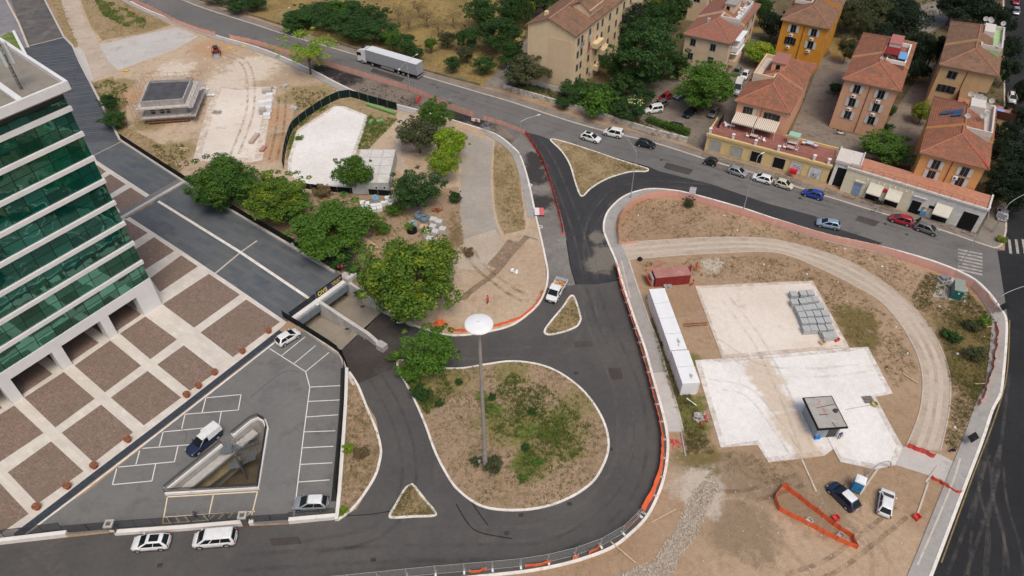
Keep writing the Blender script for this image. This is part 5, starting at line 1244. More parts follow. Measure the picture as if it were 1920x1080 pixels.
opening(15.5*u_,1.2,2.0,pmat('cream_shop_door',(0.55,0.50,0.42),.7),'door');opening(19.3*u_,1.3,2.4,pmat('pale_panelled_door',(0.58,0.57,0.50),.7),'door')
for x,w in((5.7,2.5),(9.0,2.5),(17.2,2.7)):
 x*=u_;y0=.03;zt,zb=3.7,1.75;mb=MB()
 mb.add([(x-w/2,-.02,zt),(x+w/2,-.02,zt),(x+w/2,-1.0,zb+.2),(x-w/2,-1.0,zb+.2),(x-w/2,-1.0,zb),(x+w/2,-1.0,zb)],[(3,2,1,0),(4,5,2,3)])
 mb.add([(x-w/2,-.02,zt-.03),(x+w/2,-.02,zt-.03),(x+w/2,-.98,zb+.17),(x-w/2,-.98,zb+.17),(x-w/2,-.98,zb),(x+w/2,-.98,zb)],[(0,1,2,3),(3,2,5,4)]);mb.build('awning',AWN,PB)
for i in range(9):x=(3.9+i*.95)*u_;mb=MB();mb.bar((x,-.02,4.35),(x+.05,-.45,4.25),.03,5);mb.lathe([(.05,-.1),(.11,.1)],(x+.05,-.45,4.2),8);mb.build('spot_lamp',M['white_metal'],PB)
for x0,x1,z in((2.0,3.7,3.05),(12.0,14.2,3.6)):mb=MB();mb.box(x0*u_,x1*u_,-.3+(.05 if x0>S else 0),(.05 if x0>S else 0),z,z+.15);mb.build('door_hood',PARA,PB)
q=on(PB,7.35*u_,-.1,2.9);t_=thing('wall_sign','red diamond shaped sign on the pale shop wall between the cream awnings','sign',q,PB.rotation_euler[2])
mb=MB();mb.prism([(-.55,0),(0,-.5),(.55,0),(0,.5)],-.04,.04);ob=mb.build('sign_plate',pmat('red_sign',(0.60,0.015,0.03),0.5),t_,rot=(math.pi/2,0,0))
q=on(PB,14.5*u_,.0,1.8);t_=thing('wall_notice','round pale green notice on the white shop wall','notice',q,PB.rotation_euler[2])
mb=MB();mb.lathe([(.45,-.03),(.45,.03)],(0,0,0),16,0,'y');mb.build('notice_plate',pmat('pale_green_notice',(0.56,0.58,0.30),0.6),t_)
# ------------------------------------------------------------------ vehicles
M['tyre']=pmat('tyre_rubber',(0.018,0.018,0.019),0.8,0.2,4.0)
M['rim']=pmat('alloy_rim',(0.45,0.46,0.47),0.3,0.1,3.0,metal=0.6)
M['carglass']=pmat('car_glass',(0.010,0.015,0.017),0.08,0.2,1.0,spec=.28)
M['lampglass']=pmat('headlamp_glass',(0.62,0.63,0.62),0.15,0.1,5.0)
M['taillamp']=pmat('red_tail_lamp',(0.35,0.012,0.012),0.25,0.1,5.0)
M['plate']=pmat('number_plate_white',(0.65,0.65,0.62),0.5,0.05,5.0)
M['trim']=pmat('black_plastic_trim',(0.020,0.020,0.021),0.6,0.15,4.0)
PAINTS={}
def paintc(n,c,rough=.28,metal=0.0):
 if n not in PAINTS:PAINTS[n]=paint('paint_'+n,c,rough,metal)
 return PAINTS[n]
_wh={}
def wheelmesh(r,w):
 k=(r,w)
 if k not in _wh:
  a=MB();a.lathe([(r*.62,-w/2),(r*.95,-w/2),(r,-w/2+.04),(r,w/2-.04),(r*.95,w/2),(r*.62,w/2)],(0,0,0),18,0,'y')
  b=MB();b.lathe([(r*.66,-w/2-.012),(r*.66,w/2+.012)],(0,0,0),14,0,'y')
  for i in range(5):
   t=i*2*math.pi/5
   for s in(-1,1):b.bar((0,s*(w/2+.02),0),(r*.6*math.cos(t),s*(w/2+.02),r*.6*math.sin(t)),r*.1,4,0)
  h=MB();h.lathe([(r*1.18,-.006),(r*1.18,.006)],(0,0,0),16,0,'y')
  _wh[k]=(a.mesh('tyre',M['tyre'],True),b.mesh('rim',M['rim']),h.mesh('wheel_arch',M['trim']))
 return _wh[k]
def wheels(par,xs,hw,r=.32,w=.2,arch=True):
 a,b,h=wheelmesh(r,w)
 for x in xs:
  for s in(-1,1):
   wo=link('wheel',a,par,(x,s*(hw-w/2+.015),r));link('rim',b,wo)
   if arch:link('wheel_arch',h,par,(x,s*(hw+.002),r+.02))
KINDS_={'hatch':dict(belt=.60,hood=.57,xb=(-.475,.30),xr=(-.34,.03),wr=.66),'suv':dict(belt=.60,hood=.58,xb=(-.475,.285),xr=(-.35,.03),wr=.67),'mpv':dict(belt=.57,hood=.545,xb=(-.48,.345),xr=(-.38,.06),wr=.68),'van':dict(belt=.56,hood=.54,xb=(-.487,.365),xr=(-.45,.15),wr=.78),'kangoo':dict(belt=.56,hood=.54,xb=(-.485,.31),xr=(-.45,.09),wr=.76),'wagon':dict(belt=.61,hood=.58,xb=(-.48,.25),xr=(-.37,.02),wr=.67),'micro':dict(belt=.56,hood=.52,xb=(-.48,.33),xr=(-.38,.10),wr=.68),'box4':dict(belt=.58,hood=.55,xb=(-.485,.20),xr=(-.45,.10),wr=.80),}
def car(name,label,cat,front,rear,L,W,H,kind,pc,roof=None,glassroof=False,zc=.7,group=None,darktrim=False,rails=False,park=True):
 f,r=at(*front,zc),at(*rear,zc)
 c=(f+r)/2;d=(f-r);an=math.atan2(d.y,d.x)
 t=thing(name,label,cat,(c.x,c.y,0.035),an,group)
 K=KINDS_[kind];hw=W/2;bz=K['belt']*H;hz_=K['hood']*H
 xcb=K['xb'][1]
 sts=[(-.5,.66,bz*.78,.42),(-.488,.84,bz*.95,.30),(-.44,.98,bz,.22),(-.2,1,bz,.19),(xcb-.05,1,bz,.19),(xcb+.03,.995,max(hz_,bz-.05),.19),(.39,.97,hz_*.95,.21),(.445,.89,hz_*.86,.22),(.478,.77,hz_*.74,.26),(.494,.62,hz_*.62,.3),(.5,.48,hz_*.52,.36)]
 rings=[]
 for x,wf,zt,zb in sts:
  w=hw*wf
  half=[(w*.88,zb),(w*.985,zb+.12),(w,(zb+zt)/2),(w*.985,zt-.16),(w*.93,zt-.04),(w*.80,zt)]
  rings.append([(x*L,-y,z)for y,z in half]+[(x*L,y,z)for y,z in reversed(half)])
 mb=MB();mb.loft(rings);mb.build('body',pc,t,smooth=True)
 wb,wr=hw*.90,hw*K['wr']
 def ring(tt,ins=0.0,z=None):
  x0=(K['xb'][0]+(K['xr'][0]-K['xb'][0])*tt)*L+ins;x1=(K['xb'][1]+(K['xr'][1]-K['xb'][1])*tt)*L-ins
  w=wb+(wr-wb)*tt-ins*.7;z=bz-.03+(H-bz+.03)*tt if z is None else z;cx,cy=.09,.07
  return[(x0,-w+cy,z),(x0+cx,-w,z),(x1-cx,-w,z),(x1,-w+cy,z),(x1,w-cy,z),(x1-cx,w,z),(x0+cx,w,z),(x0,w-cy,z)]
 rr=[ring(0),ring(.86),ring(.96,.05,H-.03),ring(1,.16,H)]
 mb=MB();mb.loft(rr);mb.build('cabin',pc,t,smooth=True)
 if roof is not None:
  mb=MB();q=ring(.965,.04,H-.02);mb.loft([[(x,y,z+.012)for x,y,z in q],[(x,y,z+.022)for x,y,z in ring(1,.15,H)]],0);mb.build('roof',roof,t,smooth=True)
 if glassroof:
  x0,x1=K['xr'][0]*L+.35,K['xr'][1]*L-.25;mb=MB();mb.box(x0,x1,-wr*.72,wr*.72,H+.002,H+.016);mb.build('sunroof',M['carglass'],t)
 A0,A1=ring(.05),ring(.85)
 def quad(i,j,u0,u1,off):
  a,b,c_,d_=Vector(A0[i]),Vector(A0[j]),Vector(A1[j]),Vector(A1[i])
  p=[a.lerp(b,u0),a.lerp(b,u1),d_.lerp(c_,u1),d_.lerp(c_,u0)]
  n=(p[1]-p[0]).cross(p[3]-p[0]).normalized()*off
  return[tuple(x+n)for x in p]+[tuple(x-n*.5)for x in p]
 FS=[(0,1,2,3),(7,6,5,4),(0,4,5,1),(1,5,6,2),(2,6,7,3),(3,7,4,0)]
 mb=MB();mb.add(quad(3,4,.01,.99,.012),FS);mb.build('windscreen',M['carglass'],t)
 if kind!='box4':
  mb=MB();mb.add(quad(7,0,.04,.96,.012),FS);mb.build('rear_window',M['carglass'],t)
 seg=((.07,.46),(.49,.93))if kind!='van' else((.05,.36),(.38,.66),(.70,.93))
 for u0,u1 in seg:
  mb=MB();mb.add(quad(1,2,u0,u1,.012),FS);mb.build('side_window',M['carglass'],t)
  mb=MB();mb.add(quad(5,6,1-u1,1-u0,.012),FS);mb.build('side_window',M['carglass'],t)
 r_=.31 if H<1.6 else .35
 if kind in('van','box4'):r_=.36
 wheels(t,(.315*L,-.295*L),hw,r_)
 for s in(-1,1):
  mb=MB();mb.obox((.448*L,s*hw*.68,hz_*.76),(.10,.30,.11),-s*.6,0,0,.35);mb.build('headlight',M['lampglass'],t)
  mb=MB();mb.obox((-.490*L,s*hw*.78,bz*.86),(.06,.22,.26),s*.3);mb.build('tail_light',M['taillamp'],t)
  mb=MB();mb.obox((xcb*L-.35,s*(hw+.07),bz+.06),(.16,.18,.13),0);mb.build('wing_mirror',pc if not darktrim else M['trim'],t)
 mb=MB();mb.box(.47*L,.503*L,-hw*.46,hw*.46,.34,.46);mb.build('grille',M['trim'],t)
 mb=MB();mb.box(-.508*L,-.49*L,-.26,.26,.5,.61);mb.build('number_plate',M['plate'],t)
 mb=MB();mb.box(-.455*L,.42*L,-hw*.97,hw*.97,.16,.27);mb.build('sill',M['trim'],t)
 if rails:
  mb=MB();[mb.bar((K['xr'][0]*L+.2,s*wr*.82,H+.03),(K['xr'][1]*L-.1,s*wr*.82,H+.03),.025,5)for s in(-1,1)];mb.build('roof_rail',M['galv'],t)
 return t
white,silver,black=paintc('white',(0.72,0.73,0.73)),paintc('silver',(0.42,0.44,0.46),.3,.5),paintc('black',(0.012,0.013,0.016))
grey,red,blue,lblue=paintc('grey',(0.19,0.19,0.185),.3,.4),paintc('red',(0.33,0.012,0.025)),paintc('blue',(0.012,0.045,0.30)),paintc('light_blue',(0.30,0.40,0.52),.3,.3)
navy,cream,dkgreen=paintc('navy',(0.010,0.020,0.055)),paintc('cream',(0.55,0.54,0.42)),paintc('grey_green',(0.14,0.16,0.15))
G1='vehicles parked along the shop kerb'
car('suv','white crossover with a dark roof panel on the main road before a small van','car',(1127,263),(1089,252),4.4,1.82,1.6,'suv',white,glassroof=True)
car('small_van','white high roofed small van on the main road behind the white crossover','van',(1131,245),(1168,253),4.3,1.8,1.85,'kangoo',white)
car('hatchback','black hatchback on the main road right of the white small van','car',(1230,273),(1193,265),4.1,1.76,1.5,'hatch',black)
car('microcar','tiny black two seat car at the left end of the shop kerb','car',(1319,299),(1346,306),2.7,1.6,1.55,'micro',black,group=G1)
car('hatchback','silver hatchback parked in front of the yellow shops','car',(1402,327),(1365,315),3.9,1.7,1.5,'hatch',silver,group=G1)
car('hatchback','white hatchback parked right of the silver one before the yellow shops','car',(1412,329),(1447,339),4.0,1.72,1.5,'hatch',white,group=G1)
car('hatchback','small cream hatchback parked before the graffiti covered shutters','car',(1486,350),(1455,340),3.55,1.62,1.5,'hatch',cream,group=G1)
car('hatchback','bright blue hatchback parked before the tall black gate','car',(1507,358),(1543,368),4.0,1.72,1.48,'hatch',blue,group=G1)
car('hatchback','pale blue hatchback driving alone on the new asphalt of the main road','car',(1533,415),(1574,423),4.2,1.76,1.5,'hatch',lblue)
car('people_carrier','dark red people carrier parked before the pale shops','car',(1671,406),(1709,417),4.05,1.72,1.6,'mpv',red,group=G1)
car('people_carrier','grey people carrier parked right of the dark red one','car',(1757,435),(1719,422),4.1,1.74,1.62,'mpv',grey,group=G1)
car('suv','white crossover parked on the side road beside the walled terrace','car',(1899,194),(1897,173),4.4,1.82,1.6,'suv',white)
car('hatchback','white car parked under the dark trees on the side road','car',(1880,388),(1880,412),4.1,1.76,1.5,'hatch',white)
car('hatchback','white hatchback parked at the edge of the brown plaza','car',(557,621),(522,642),3.9,1.72,1.52,'hatch',white)
car('suv','silver crossover parked in the last bay of the car park','car',(552,944),(612,942),4.35,1.82,1.58,'suv',silver,roof=white)
car('suv','white crossover with a panoramic roof on the road below the car park wall','car',(247,1019),(318,1014),4.4,1.84,1.58,'suv',white,glassroof=True)
car('minivan','long white minivan parked behind the crossover below the car park wall','van',(361,1013),(443,1006),5.1,1.93,1.88,'van',white)
car('hatchback','dark navy car with a white roof beside the blue portable toilet','car',(1561,909),(1603,950),4.25,1.82,1.55,'hatch',navy,roof=white,glassroof=True)
car('hatchback','white hatchback parked on the bare dirt right of the navy car','car',(1666,918),(1658,965),4.05,1.76,1.5,'hatch',white)
car('camper_van','tall white delivery van parked behind the salmon house','van',(1379,176),(1389,149),5.8,2.05,2.5,'van',white,zc=1.2)
car('wagon','white boxy wagon with roof ribs parked at the edge of the courtyard','car',(1210,207),(1239,203),4.4,1.8,1.8,'box4',white,rails=True)
car('wagon','grey car squeezed between the white wagon and the red car','car',(1225,199),(1248,191),4.2,1.74,1.48,'wagon',grey)
car('hatchback','red car under the big dark tree in the courtyard','car',(1237,187),(1258,176),4.0,1.72,1.5,'hatch',red)
car('wagon','dark estate car behind the clipped hedge','car',(1242,231),(1282,241),4.6,1.8,1.48,'wagon',black,rails=True)
car('hatchback','silver car half hidden by the leafy courtyard tree','car',(1266,182),(1285,172),4.0,1.74,1.48,'hatch',silver)
car('hatchback','black car parked beneath the left side of the courtyard tree','car',(1284,217),(1302,205),3.9,1.72,1.48,'hatch',black)
car('hatchback','dark grey car parked beneath the right side of the courtyard tree','car',(1331,219),(1345,202),3.9,1.72,1.48,'hatch',grey)
car('hatchback','pale silver car on the driveway beside the cream apartment block','car',(953,139),(956,121),4.1,1.74,1.5,'hatch',silver)
car('hatchback','small dark car left of the white car behind the delivery van','car',(1379,139),(1385,128),3.8,1.7,1.48,'hatch',dkgreen)
car('hatchback','small white car right of the delivery van near the cream blossom tree','car',(1393,146),(1401,134),3.8,1.7,1.48,'hatch',white)
car('old_car','old grey green car beside the salmon house in the second courtyard','car',(1501,184),(1507,167),3.9,1.65,1.45,'wagon',dkgreen)
car('hatchback','dark red car at the top of the side road','car',(1906,8),(1904,-4),4.1,1.74,1.5,'hatch',red)
car('hatchback','pale grey car near the top of the side road below the dark red car','car',(1906,27),(1905,14),4.1,1.74,1.5,'hatch',silver)
# dark pickup with a white canopy
tr=car('pickup','dark navy pickup with a white hard top parked beside the stair pit','pickup',(357,846),(406,806),5.0,1.85,1.62,'wagon',navy,zc=.75)
for ch in list(tr.children):
 if ch.name.split('.')[0]in('rear_window',):bpy.data.objects.remove(ch)
mb=MB();L,hw=5.0,.925
mb.loft([[(-.505*L,-hw*.88,1.0),(-.505*L,hw*.88,1.0),(-.495*L,hw*.80,1.78),(-.495*L,-hw*.80,1.78)],[(-.06*L,-hw*.92,1.0),(-.06*L,hw*.92,1.0),(-.08*L,hw*.82,1.86),(-.08*L,-hw*.82,1.86)]]);mb.build('hard_top',white,tr)
mb=MB();mb.box(-.08*L,.075*L,-hw*.66,hw*.66,1.625,1.66);mb.build('roof',white,tr)
# white tipper pickup
f,r=at(1030,566,.8),at(1056,522,.8);c=(f+r)/2
tp=thing('tipper_truck','white flatbed works pickup with orange tools in its bed on the road','pickup',(c.x,c.y,.035),math.atan2((f-r).y,(f-r).x))
K=None;L,hw,H=5.3,.95,2.0
def ring_(x,w,z0,z1):return[(x,-w,z0),(x,w,z0),(x,w,z1-.12),(x,w*.9,z1),(x,-w*.9,z1),(x,-w,z1-.12)]
mb=MB();mb.loft([ring_(-.1,hw,.35,1.1),ring_(1.6,hw,.35,1.1),ring_(2.35,hw*.95,.35,1.0),ring_(2.6,hw*.8,.4,.8)]);mb.build('body',white,tp,smooth=True)
mb=MB();mb.loft([ring_(-.05,hw*.92,1.0,1.92),ring_(.0,hw*.94,1.0,1.98),ring_(1.05,hw*.9,1.0,1.98),ring_(1.2,hw*.86,1.0,1.9),ring_(1.85,hw*.9,1.0,1.12)]);mb.build('cabin',white,tp,smooth=True)
mb=MB();mb.add([(1.24,-.72,1.86),(1.24,.72,1.86),(1.84,.78,1.15),(1.84,-.78,1.15),(1.20,-.72,1.84),(1.20,.72,1.84),(1.80,.78,1.13),(1.80,-.78,1.13)],[(3,2,1,0),(4,5,6,7),(0,1,5,4),(2,3,7,6),(1,2,6,5),(3,0,4,7)])
for v in range(4):pass
mb.build('windscreen',M['carglass'],tp)
for s in(-1,1):
 for x0,x1 in((.12,.62),(.68,1.35)):
  mb=MB();mb.box(x0,x1,s*hw*.935-.02,s*hw*.935+.02,1.2,1.74);mb.build('side_window',M['carglass'],tp)
 mb=MB();mb.obox((2.48,s*.62,.78),(.15,.3,.18),-s*.4);mb.build('headlight',M['lampglass'],tp)
 mb=MB();mb.obox((1.5,s*1.08,1.25),(.14,.16,.22));mb.build('wing_mirror',M['trim'],tp)
mb=MB();mb.box(2.5,2.68,-.8,.8,.32,.6);mb.build('bumper',M['trim'],tp)
mb=MB();mb.box(2.68,2.69,-.26,.26,.4,.52);mb.build('number_plate',M['plate'],tp)
mb=MB();mb.box(-2.65,-.2,-.98,.98,.72,.8);mb.build('bed_floor',M['wood'],tp)
for b in((-2.65,-.2,-1.0,-.95),(-2.65,-.2,.95,1.0),(-2.65,-2.6,-.95,.95),(-.25,-.2,-.95,.95)):mb=MB();mb.box(*b,.8,1.2);mb.build('bed_side',M['white_metal'],tp)
mb=MB();mb.box(-2.55,-2.0,-.9,.9,.82,1.28);mb.build('tool_chest',M['galv'],tp)
rnd=random.Random(5)
mb=MB();[mb.obox((rnd.uniform(-1.8,-.5),rnd.uniform(-.7,.7),.9+rnd.uniform(0,.15)),(rnd.uniform(.3,.7),rnd.uniform(.15,.4),.12),rnd.uniform(0,3))for _ in range(9)];mb.build('load',pmat('orange_timber_load',(0.50,0.22,0.08),0.8,0.3,4.0),tp)
mb=MB();mb.box(-2.5,1.8,-.5,.5,.4,.71);mb.build('chassis',M['trim'],tp);wheels(tp,(1.65,-1.6),.95,.36,.22)
# articulated lorry
f,r=at(671,117,0),at(783,151,0);d=(f-r).normalized();nl=Vector((-d.y,d.x))
if nl.y<0:nl=-nl
c=f+nl*1.25
lo=thing('lorry','articulated lorry with a white cab and a grey curtain sided trailer on the main road','lorry',(c.x,c.y,.03),math.atan2(d.y,d.x))
SC=(f-r).length/16.2;
def X(x):return-x*SC
M['curtain']=pmat('grey_trailer_curtain',(0.30,0.315,0.335),0.6,0.07,1.5,bump=0.1,bscale=4)
mb=MB()
def cr(x,z0,z1,w=1.22):return[(X(x),-w,z0),(X(x),w,z0),(X(x),w,z1-.15),(X(x),w-.15,z1),(X(x),-w+.15,z1),(X(x),-w,z1-.15)]
mb.loft([cr(.25,.5,1.3,1.1),cr(.05,.5,1.9,1.2),cr(.0,.6,2.0),cr(.12,.6,3.0),cr(.5,.6,3.35),cr(1.2,.6,3.7),cr(2.3,.6,3.9)]);mb.build('cab',paintc('lorry_white',(0.70,0.71,0.71)),lo,smooth=True)
mb=MB();mb.add([(X(-.02),-1.05,2.05),(X(-.02),1.05,2.05),(X(.1),1.02,2.95),(X(.1),-1.02,2.95),(X(.05),-1.05,2.05),(X(.05),1.05,2.05),(X(.17),1.02,2.95),(X(.17),-1.02,2.95)],[(0,1,2,3),(7,6,5,4),(0,4,5,1),(2,6,7,3),(1,5,6,2),(3,7,4,0)]);mb.build('windscreen',M['carglass'],lo)
for s in(-1,1):
 mb=MB();mb.box(X(1.25),X(.3),s*1.215-.02,s*1.215+.02,2.05,2.85);mb.build('side_window',M['carglass'],lo)
 mb=MB();mb.box(X(.45),X(.25),s*1.40-.08,s*1.40+.08,2.0,2.8);mb.build('wing_mirror',M['trim'],lo)
 mb=MB();mb.box(X(.02),X(-.03),s*.85-.2,s*.85+.2,.8,1.0);mb.build('headlight',M['lampglass'],lo)
mb=MB();mb.box(X(.05),X(-.04),-1.1,1.1,1.1,1.75);mb.build('grille',M['trim'],lo)
mb=MB();mb.box(X(1.6),X(.9),-.6,.6,3.72,3.78);mb.build('roof_hatch',M['trim'],lo)
mb=MB();mb.box(X(16.2),X(2.75),-1.27,1.27,1.2,3.96);mb.build('trailer_curtain',M['curtain'],lo)
mb=MB();mb.box(X(16.22),X(2.73),-1.28,1.28,3.965,4.02);mb.build('trailer_roof',paintc('lorry_white',(0.7,0.7,0.7)),lo)
mb=MB()
for i in range(24):x=3+i*.57;mb.box(X(x+.04),X(x),-1.285,-1.272,1.25,3.9);mb.box(X(x+.04),X(x),1.272,1.285,1.25,3.9)
mb.build('curtain_strap',pmat('curtain_strap_grey',(0.24,0.25,0.27),.7),lo)
mb=MB();mb.box(X(16.21),X(2.74),-1.285,1.285,1.08,1.2);mb.build('side_rail',M['trim'],lo)
mb=MB();mb.box(X(16),X(.4),-.55,.55,.55,1.06);mb.build('chassis',M['trim'],lo)
mb=MB();mb.box(X(10),X(6.5),-1.2,-1.15,.45,1.0);mb.box(X(10),X(6.5),1.15,1.2,.45,1.0);mb.build('side_guard',M['galv'],lo)
mb=MB();mb.box(X(16.26),X(16.15),-1.2,1.2,.5,.7);mb.build('rear_bumper',M['galv'],lo)
for s in(-1,1):mb=MB();mb.box(X(16.27),X(16.22),s*1.0-.2,s*1.0+.2,.8,1.0);mb.build('tail_light',M['taillamp'],lo)
wheels(lo,[X(1.4),X(4.2),X(11.2),X(12.5),X(13.8)],1.25,.5,.32,False)
# tracked skid loader on the building site
p=at(405,95,1.0);sk=thing('skid_loader','small rusty tracked loader with its bucket down on the pale site dirt','loader',(p.x,p.y,0.02),math.radians(-75))
for s in(-1,1):
 mb=MB();mb.loft([[(x,s*.75-.2,z)for x,z in((-1.1,.3),(-.9,0.0),(.9,0.0),(1.1,.3),(.9,.65),(-.9,.65))],[(x,s*.75+.2,z)for x,z in((-1.1,.3),(-.9,0.0),(.9,0.0),(1.1,.3),(.9,.65),(-.9,.65))]]);mb.build('track',M['tyre'],sk)
 mb=MB();mb.bar((-1.0,s*.95,1.5),(.9,s*.95,1.0),.1,6);mb.bar((.9,s*.95,1.0),(1.5,s*.8,.3),.09,6);mb.build('lift_arm',M['rust'],sk)
mb=MB();mb.box(-1.3,.6,-.55,.55,.45,1.35);mb.build('body',pmat('dull_red_machine',(0.23,0.05,0.04),.6,.2,2.0),sk)
mb=MB();[mb.bar((x,y,1.35),(x,y,2.1),.05,5)for x in(-.5,.5)for y in(-.5,.5)];mb.box(-.6,.6,-.6,.6,2.1,2.18);mb.build('roll_cage',M['steel_dark'],sk)
mb=MB();mb.box(-.3,.2,-.3,.3,1.351,1.55);mb.build('seat',M['black'],sk)
mb=MB();mb.add([(1.3,-1.0,.1),(2.3,-1.0,.05),(1.4,-1.0,.75),(1.3,1.0,.1),(2.3,1.0,.05),(1.4,1.0,.75)],[(0,1,2),(5,4,3),(0,3,4,1),(0,2,5,3)]);mb.build('bucket',M['galv'],sk)
# two-wheelers
def bike(name,label,cat,px,rz,pc,motor=True):
 p=at(*px,.4);b=thing(name,label,cat,(p.x,p.y,.03),rz)
 r=.28 if motor else .33
 for x in(-.6,.6):
  mb=MB();mb.torus((0,0,0),r,.06 if motor else .025,16,6,0,Matrix.Rotation(math.pi/2,4,'X'));mb.build('wheel',M['tyre'],b,True,(x,0,r+.05))
 if motor:
  mb=MB();mb.loft([[(-.75,-.14,.5),(-.75,.14,.5),(-.75,.1,.75),(-.75,-.1,.75)],[(-.2,-.2,.35),(-.2,.2,.35),(-.2,.16,.75),(-.2,-.16,.75)],[(.25,-.18,.3),(.25,.18,.3),(.25,.12,.5),(.25,-.12,.5)],[(.5,-.2,.4),(.5,.2,.4),(.45,.16,.95),(.45,-.16,.95)]]);mb.build('fairing',pc,b,smooth=True)
  mb=MB();mb.box(-.7,.05,-.13,.13,.76,.84);mb.build('seat',M['black'],b)
  mb=MB();mb.obox((-.85,0,.95),(.3,.32,.3));mb.build('top_box',M['trim'],b)
 else:
  mb=MB();mb.tube([(-.6,0,.38),(-.15,0,.42),(.45,0,.85),(-.25,0,.8),(-.15,0,.42)],.03,5);mb.bar((-.6,0,.38),(-.25,0,.8),.025,5);mb.build('frame',pc,b)
  mb=MB();mb.box(-.4,-.12,-.08,.08,.86,.92);mb.build('saddle',M['black'],b)
 mb=MB();mb.bar((.6,0,r+.05),(.42,0,1.02),.03,5);mb.bar((.42,-.3,1.02),(.42,.3,1.02),.02,5);mb.build('handlebar',M['steel_dark'],b)
 return b
bike('scooter','white and black motor scooter at the foot of the pink house','scooter',(1577,250),DA+.1,white)
bike('rental_bike','teal shared bicycle standing at the kerb before the cream awnings','bicycle',(1643,396),DA+.15,paintc('teal',(0.03,0.40,0.36)),False)
bike('bicycle','green bicycle leaning by the gate post on the main road pavement','bicycle',(869,149),DA+.3,paintc('mint',(0.25,0.60,0.38)),False)
bike('motorbike','dark motorbike parked at the low wall behind the pink house','motorbike',(1700,146),DA,black)
bike('scooter','black motor scooter against the pale shop wall between the awnings','scooter',(1648,380),DA+.2,black)
bike('motorbike','black motorbike before the grey people carrier','motorbike',(1722,414),DA+1.2,black)
bike('scooter','black and white motor scooter under the large spreading tree by the ramp','scooter',(752,604),.3,white)
# ------------------------------------------------------------------ street lamps and the light mast
def hz(base,v):
 lo,hi=-5.0,70.0
 for _ in range(50):
  m=(lo+hi)/2;x,y,z=base[0],base[1],m-EYE
  d=y*SN-z*CS;vv=540-FPX*(y*CS+z*SN)/d
  if vv>v:lo=m
  else:hi=m
 return lo
M['lamp_head']=pmat('pale_lamp_head',(0.62,0.63,0.63),0.35,0.05,2.0)
def lamp(label,base,vtop,head,style='arm',h=None,col=None,base_h=0.1):
 b=at(*base);h=h or hz(b,vtop)
 t=thing('street_lamp',label,'street lamp',(b.x,b.y,0),0,'street lamps')
 mb=MB();mb.bar((0,0,0),(0,0,1.2),.11,8);mb.bar((0,0,1.2),(0,0,h),.085,8,0,.055);mb.build('pole',col or M['galv'],t,smooth=True)
 heads=head if isinstance(head,list)else[head]
 for hd in heads:
  e=at(*hd,h+.35)-b
  L=e.length;d=e.normalized()if L>.05 else Vector((0,-1))
  if L<.6:e=d*.6;L=.6
  if style=='bow':
   pts=[(d.x*L*(1-math.cos(q)),d.y*L*(1-math.cos(q)),h+1.0*math.sin(q))for q in[i*math.pi/2/7 for i in range(8)]]
  else:pts=[(0,0,h),(d.x*L*.4,d.y*L*.4,h+.28),(e.x,e.y,h+.35)]
  mb=MB();mb.tube(pts,.045,6);mb.build('arm',M['galv'],t)
  q=pts[-1];mb=MB();mb.obox((q[0]+d.x*.25,q[1]+d.y*.25,q[2]),(.8,.28,.12),math.atan2(d.y,d.x));o=bevel(mb.build('lamp_head',M['lamp_head'],t),.04)
lamp('slim street lamp beside the field hedge in front of the dark shrubs',(526,47),28,(541,15))
lamp('double headed street lamp in front of the grey lorry trailer',(769,174),116,[(749,129),(780,103)])
lamp('street lamp at the mouth of the new road by the orange netting',(975,292),228,(1008,216))
lamp('bowed street lamp at the right tip of the triangular island',(1182,372),288,(1168,258),'bow')
lamp('straight street lamp before the dark doorway of the yellow shops',(1393,396),294,(1428,288))
lamp('corner street lamp with a road sign at the end of the pale shops',(1802,496),408,(1856,390))
lamp('curved street lamp leaning over the dark side road by the zebra crossing',(1860,436),384,(1922,368),'bow')
lamp('curved street lamp on the right hand pavement beside the scrub',(1845,606),556,(1922,541),'bow')
lamp('curved street lamp among the dark trees beside the side road',(1885,282),258,(1922,244),'bow')
p=at(1852,412,5.0);t=thing('road_sign','white direction sign with grey edge on a post at the shop corner','sign',(at(1861,436).x-.3,at(1861,436).y-.4,0),math.radians(-60))
mb=MB();mb.bar((0,0,0),(0,0,4.6),.05,6);mb.build('post',M['galv'],t)
mb=MB();mb.box(-.9,.9,-.06,-.02,3.4,4.5);mb.build('sign_panel',M['white_clad'],t)
rnd=random.Random(7);mb=MB()
for r in range(3):
 x=-.75
 while x<.6:w_=rnd.uniform(.12,.3);mb.box(x,x+w_,-.075,-.061,4.2-r*.32,4.36-r*.32);x+=w_+.07
mb.build('sign_print',M['trim'],t)
b=at(910,876);HM=hz(b,612)
t=thing('light_mast','very tall light mast with a white disc on top in the roundabout island','light mast',(b.x,b.y,0.1))
mb=MB();mb.bar((0,0,0),(0,0,3.5),.34,14,0,.30);mb.bar((0,0,3.5),(0,0,HM),.28,14,0,.17);mb.build('pole',pmat('weathered_mast_steel',(0.33,0.315,0.285),0.6,0.15,1.0,metal=.2,dirt=(0.25,0.20,0.16),dscale=0.5),t,smooth=True)
mb=MB();mb.lathe([(.1,-.45),(.9,-.40),(1.40,-.18),(1.52,0.0),(1.48,.10),(1.1,.24),(.5,.33),(.12,.36)],(0,0,HM+.2),40);mb.build('disc',pmat('white_mast_disc',(0.74,0.76,0.77),0.4,0.03,1.0),t,smooth=True)
mb=MB();mb.lathe([(.12,.35),(.12,.50),(.05,.55)],(0,0,HM+.2),12);mb.build('disc_cap',M['white_metal'],t)
mb=MB();mb.obox((-.75,.2,.55),(.25,.3,1.1));mb.build('switch_box',M['galv'],t)
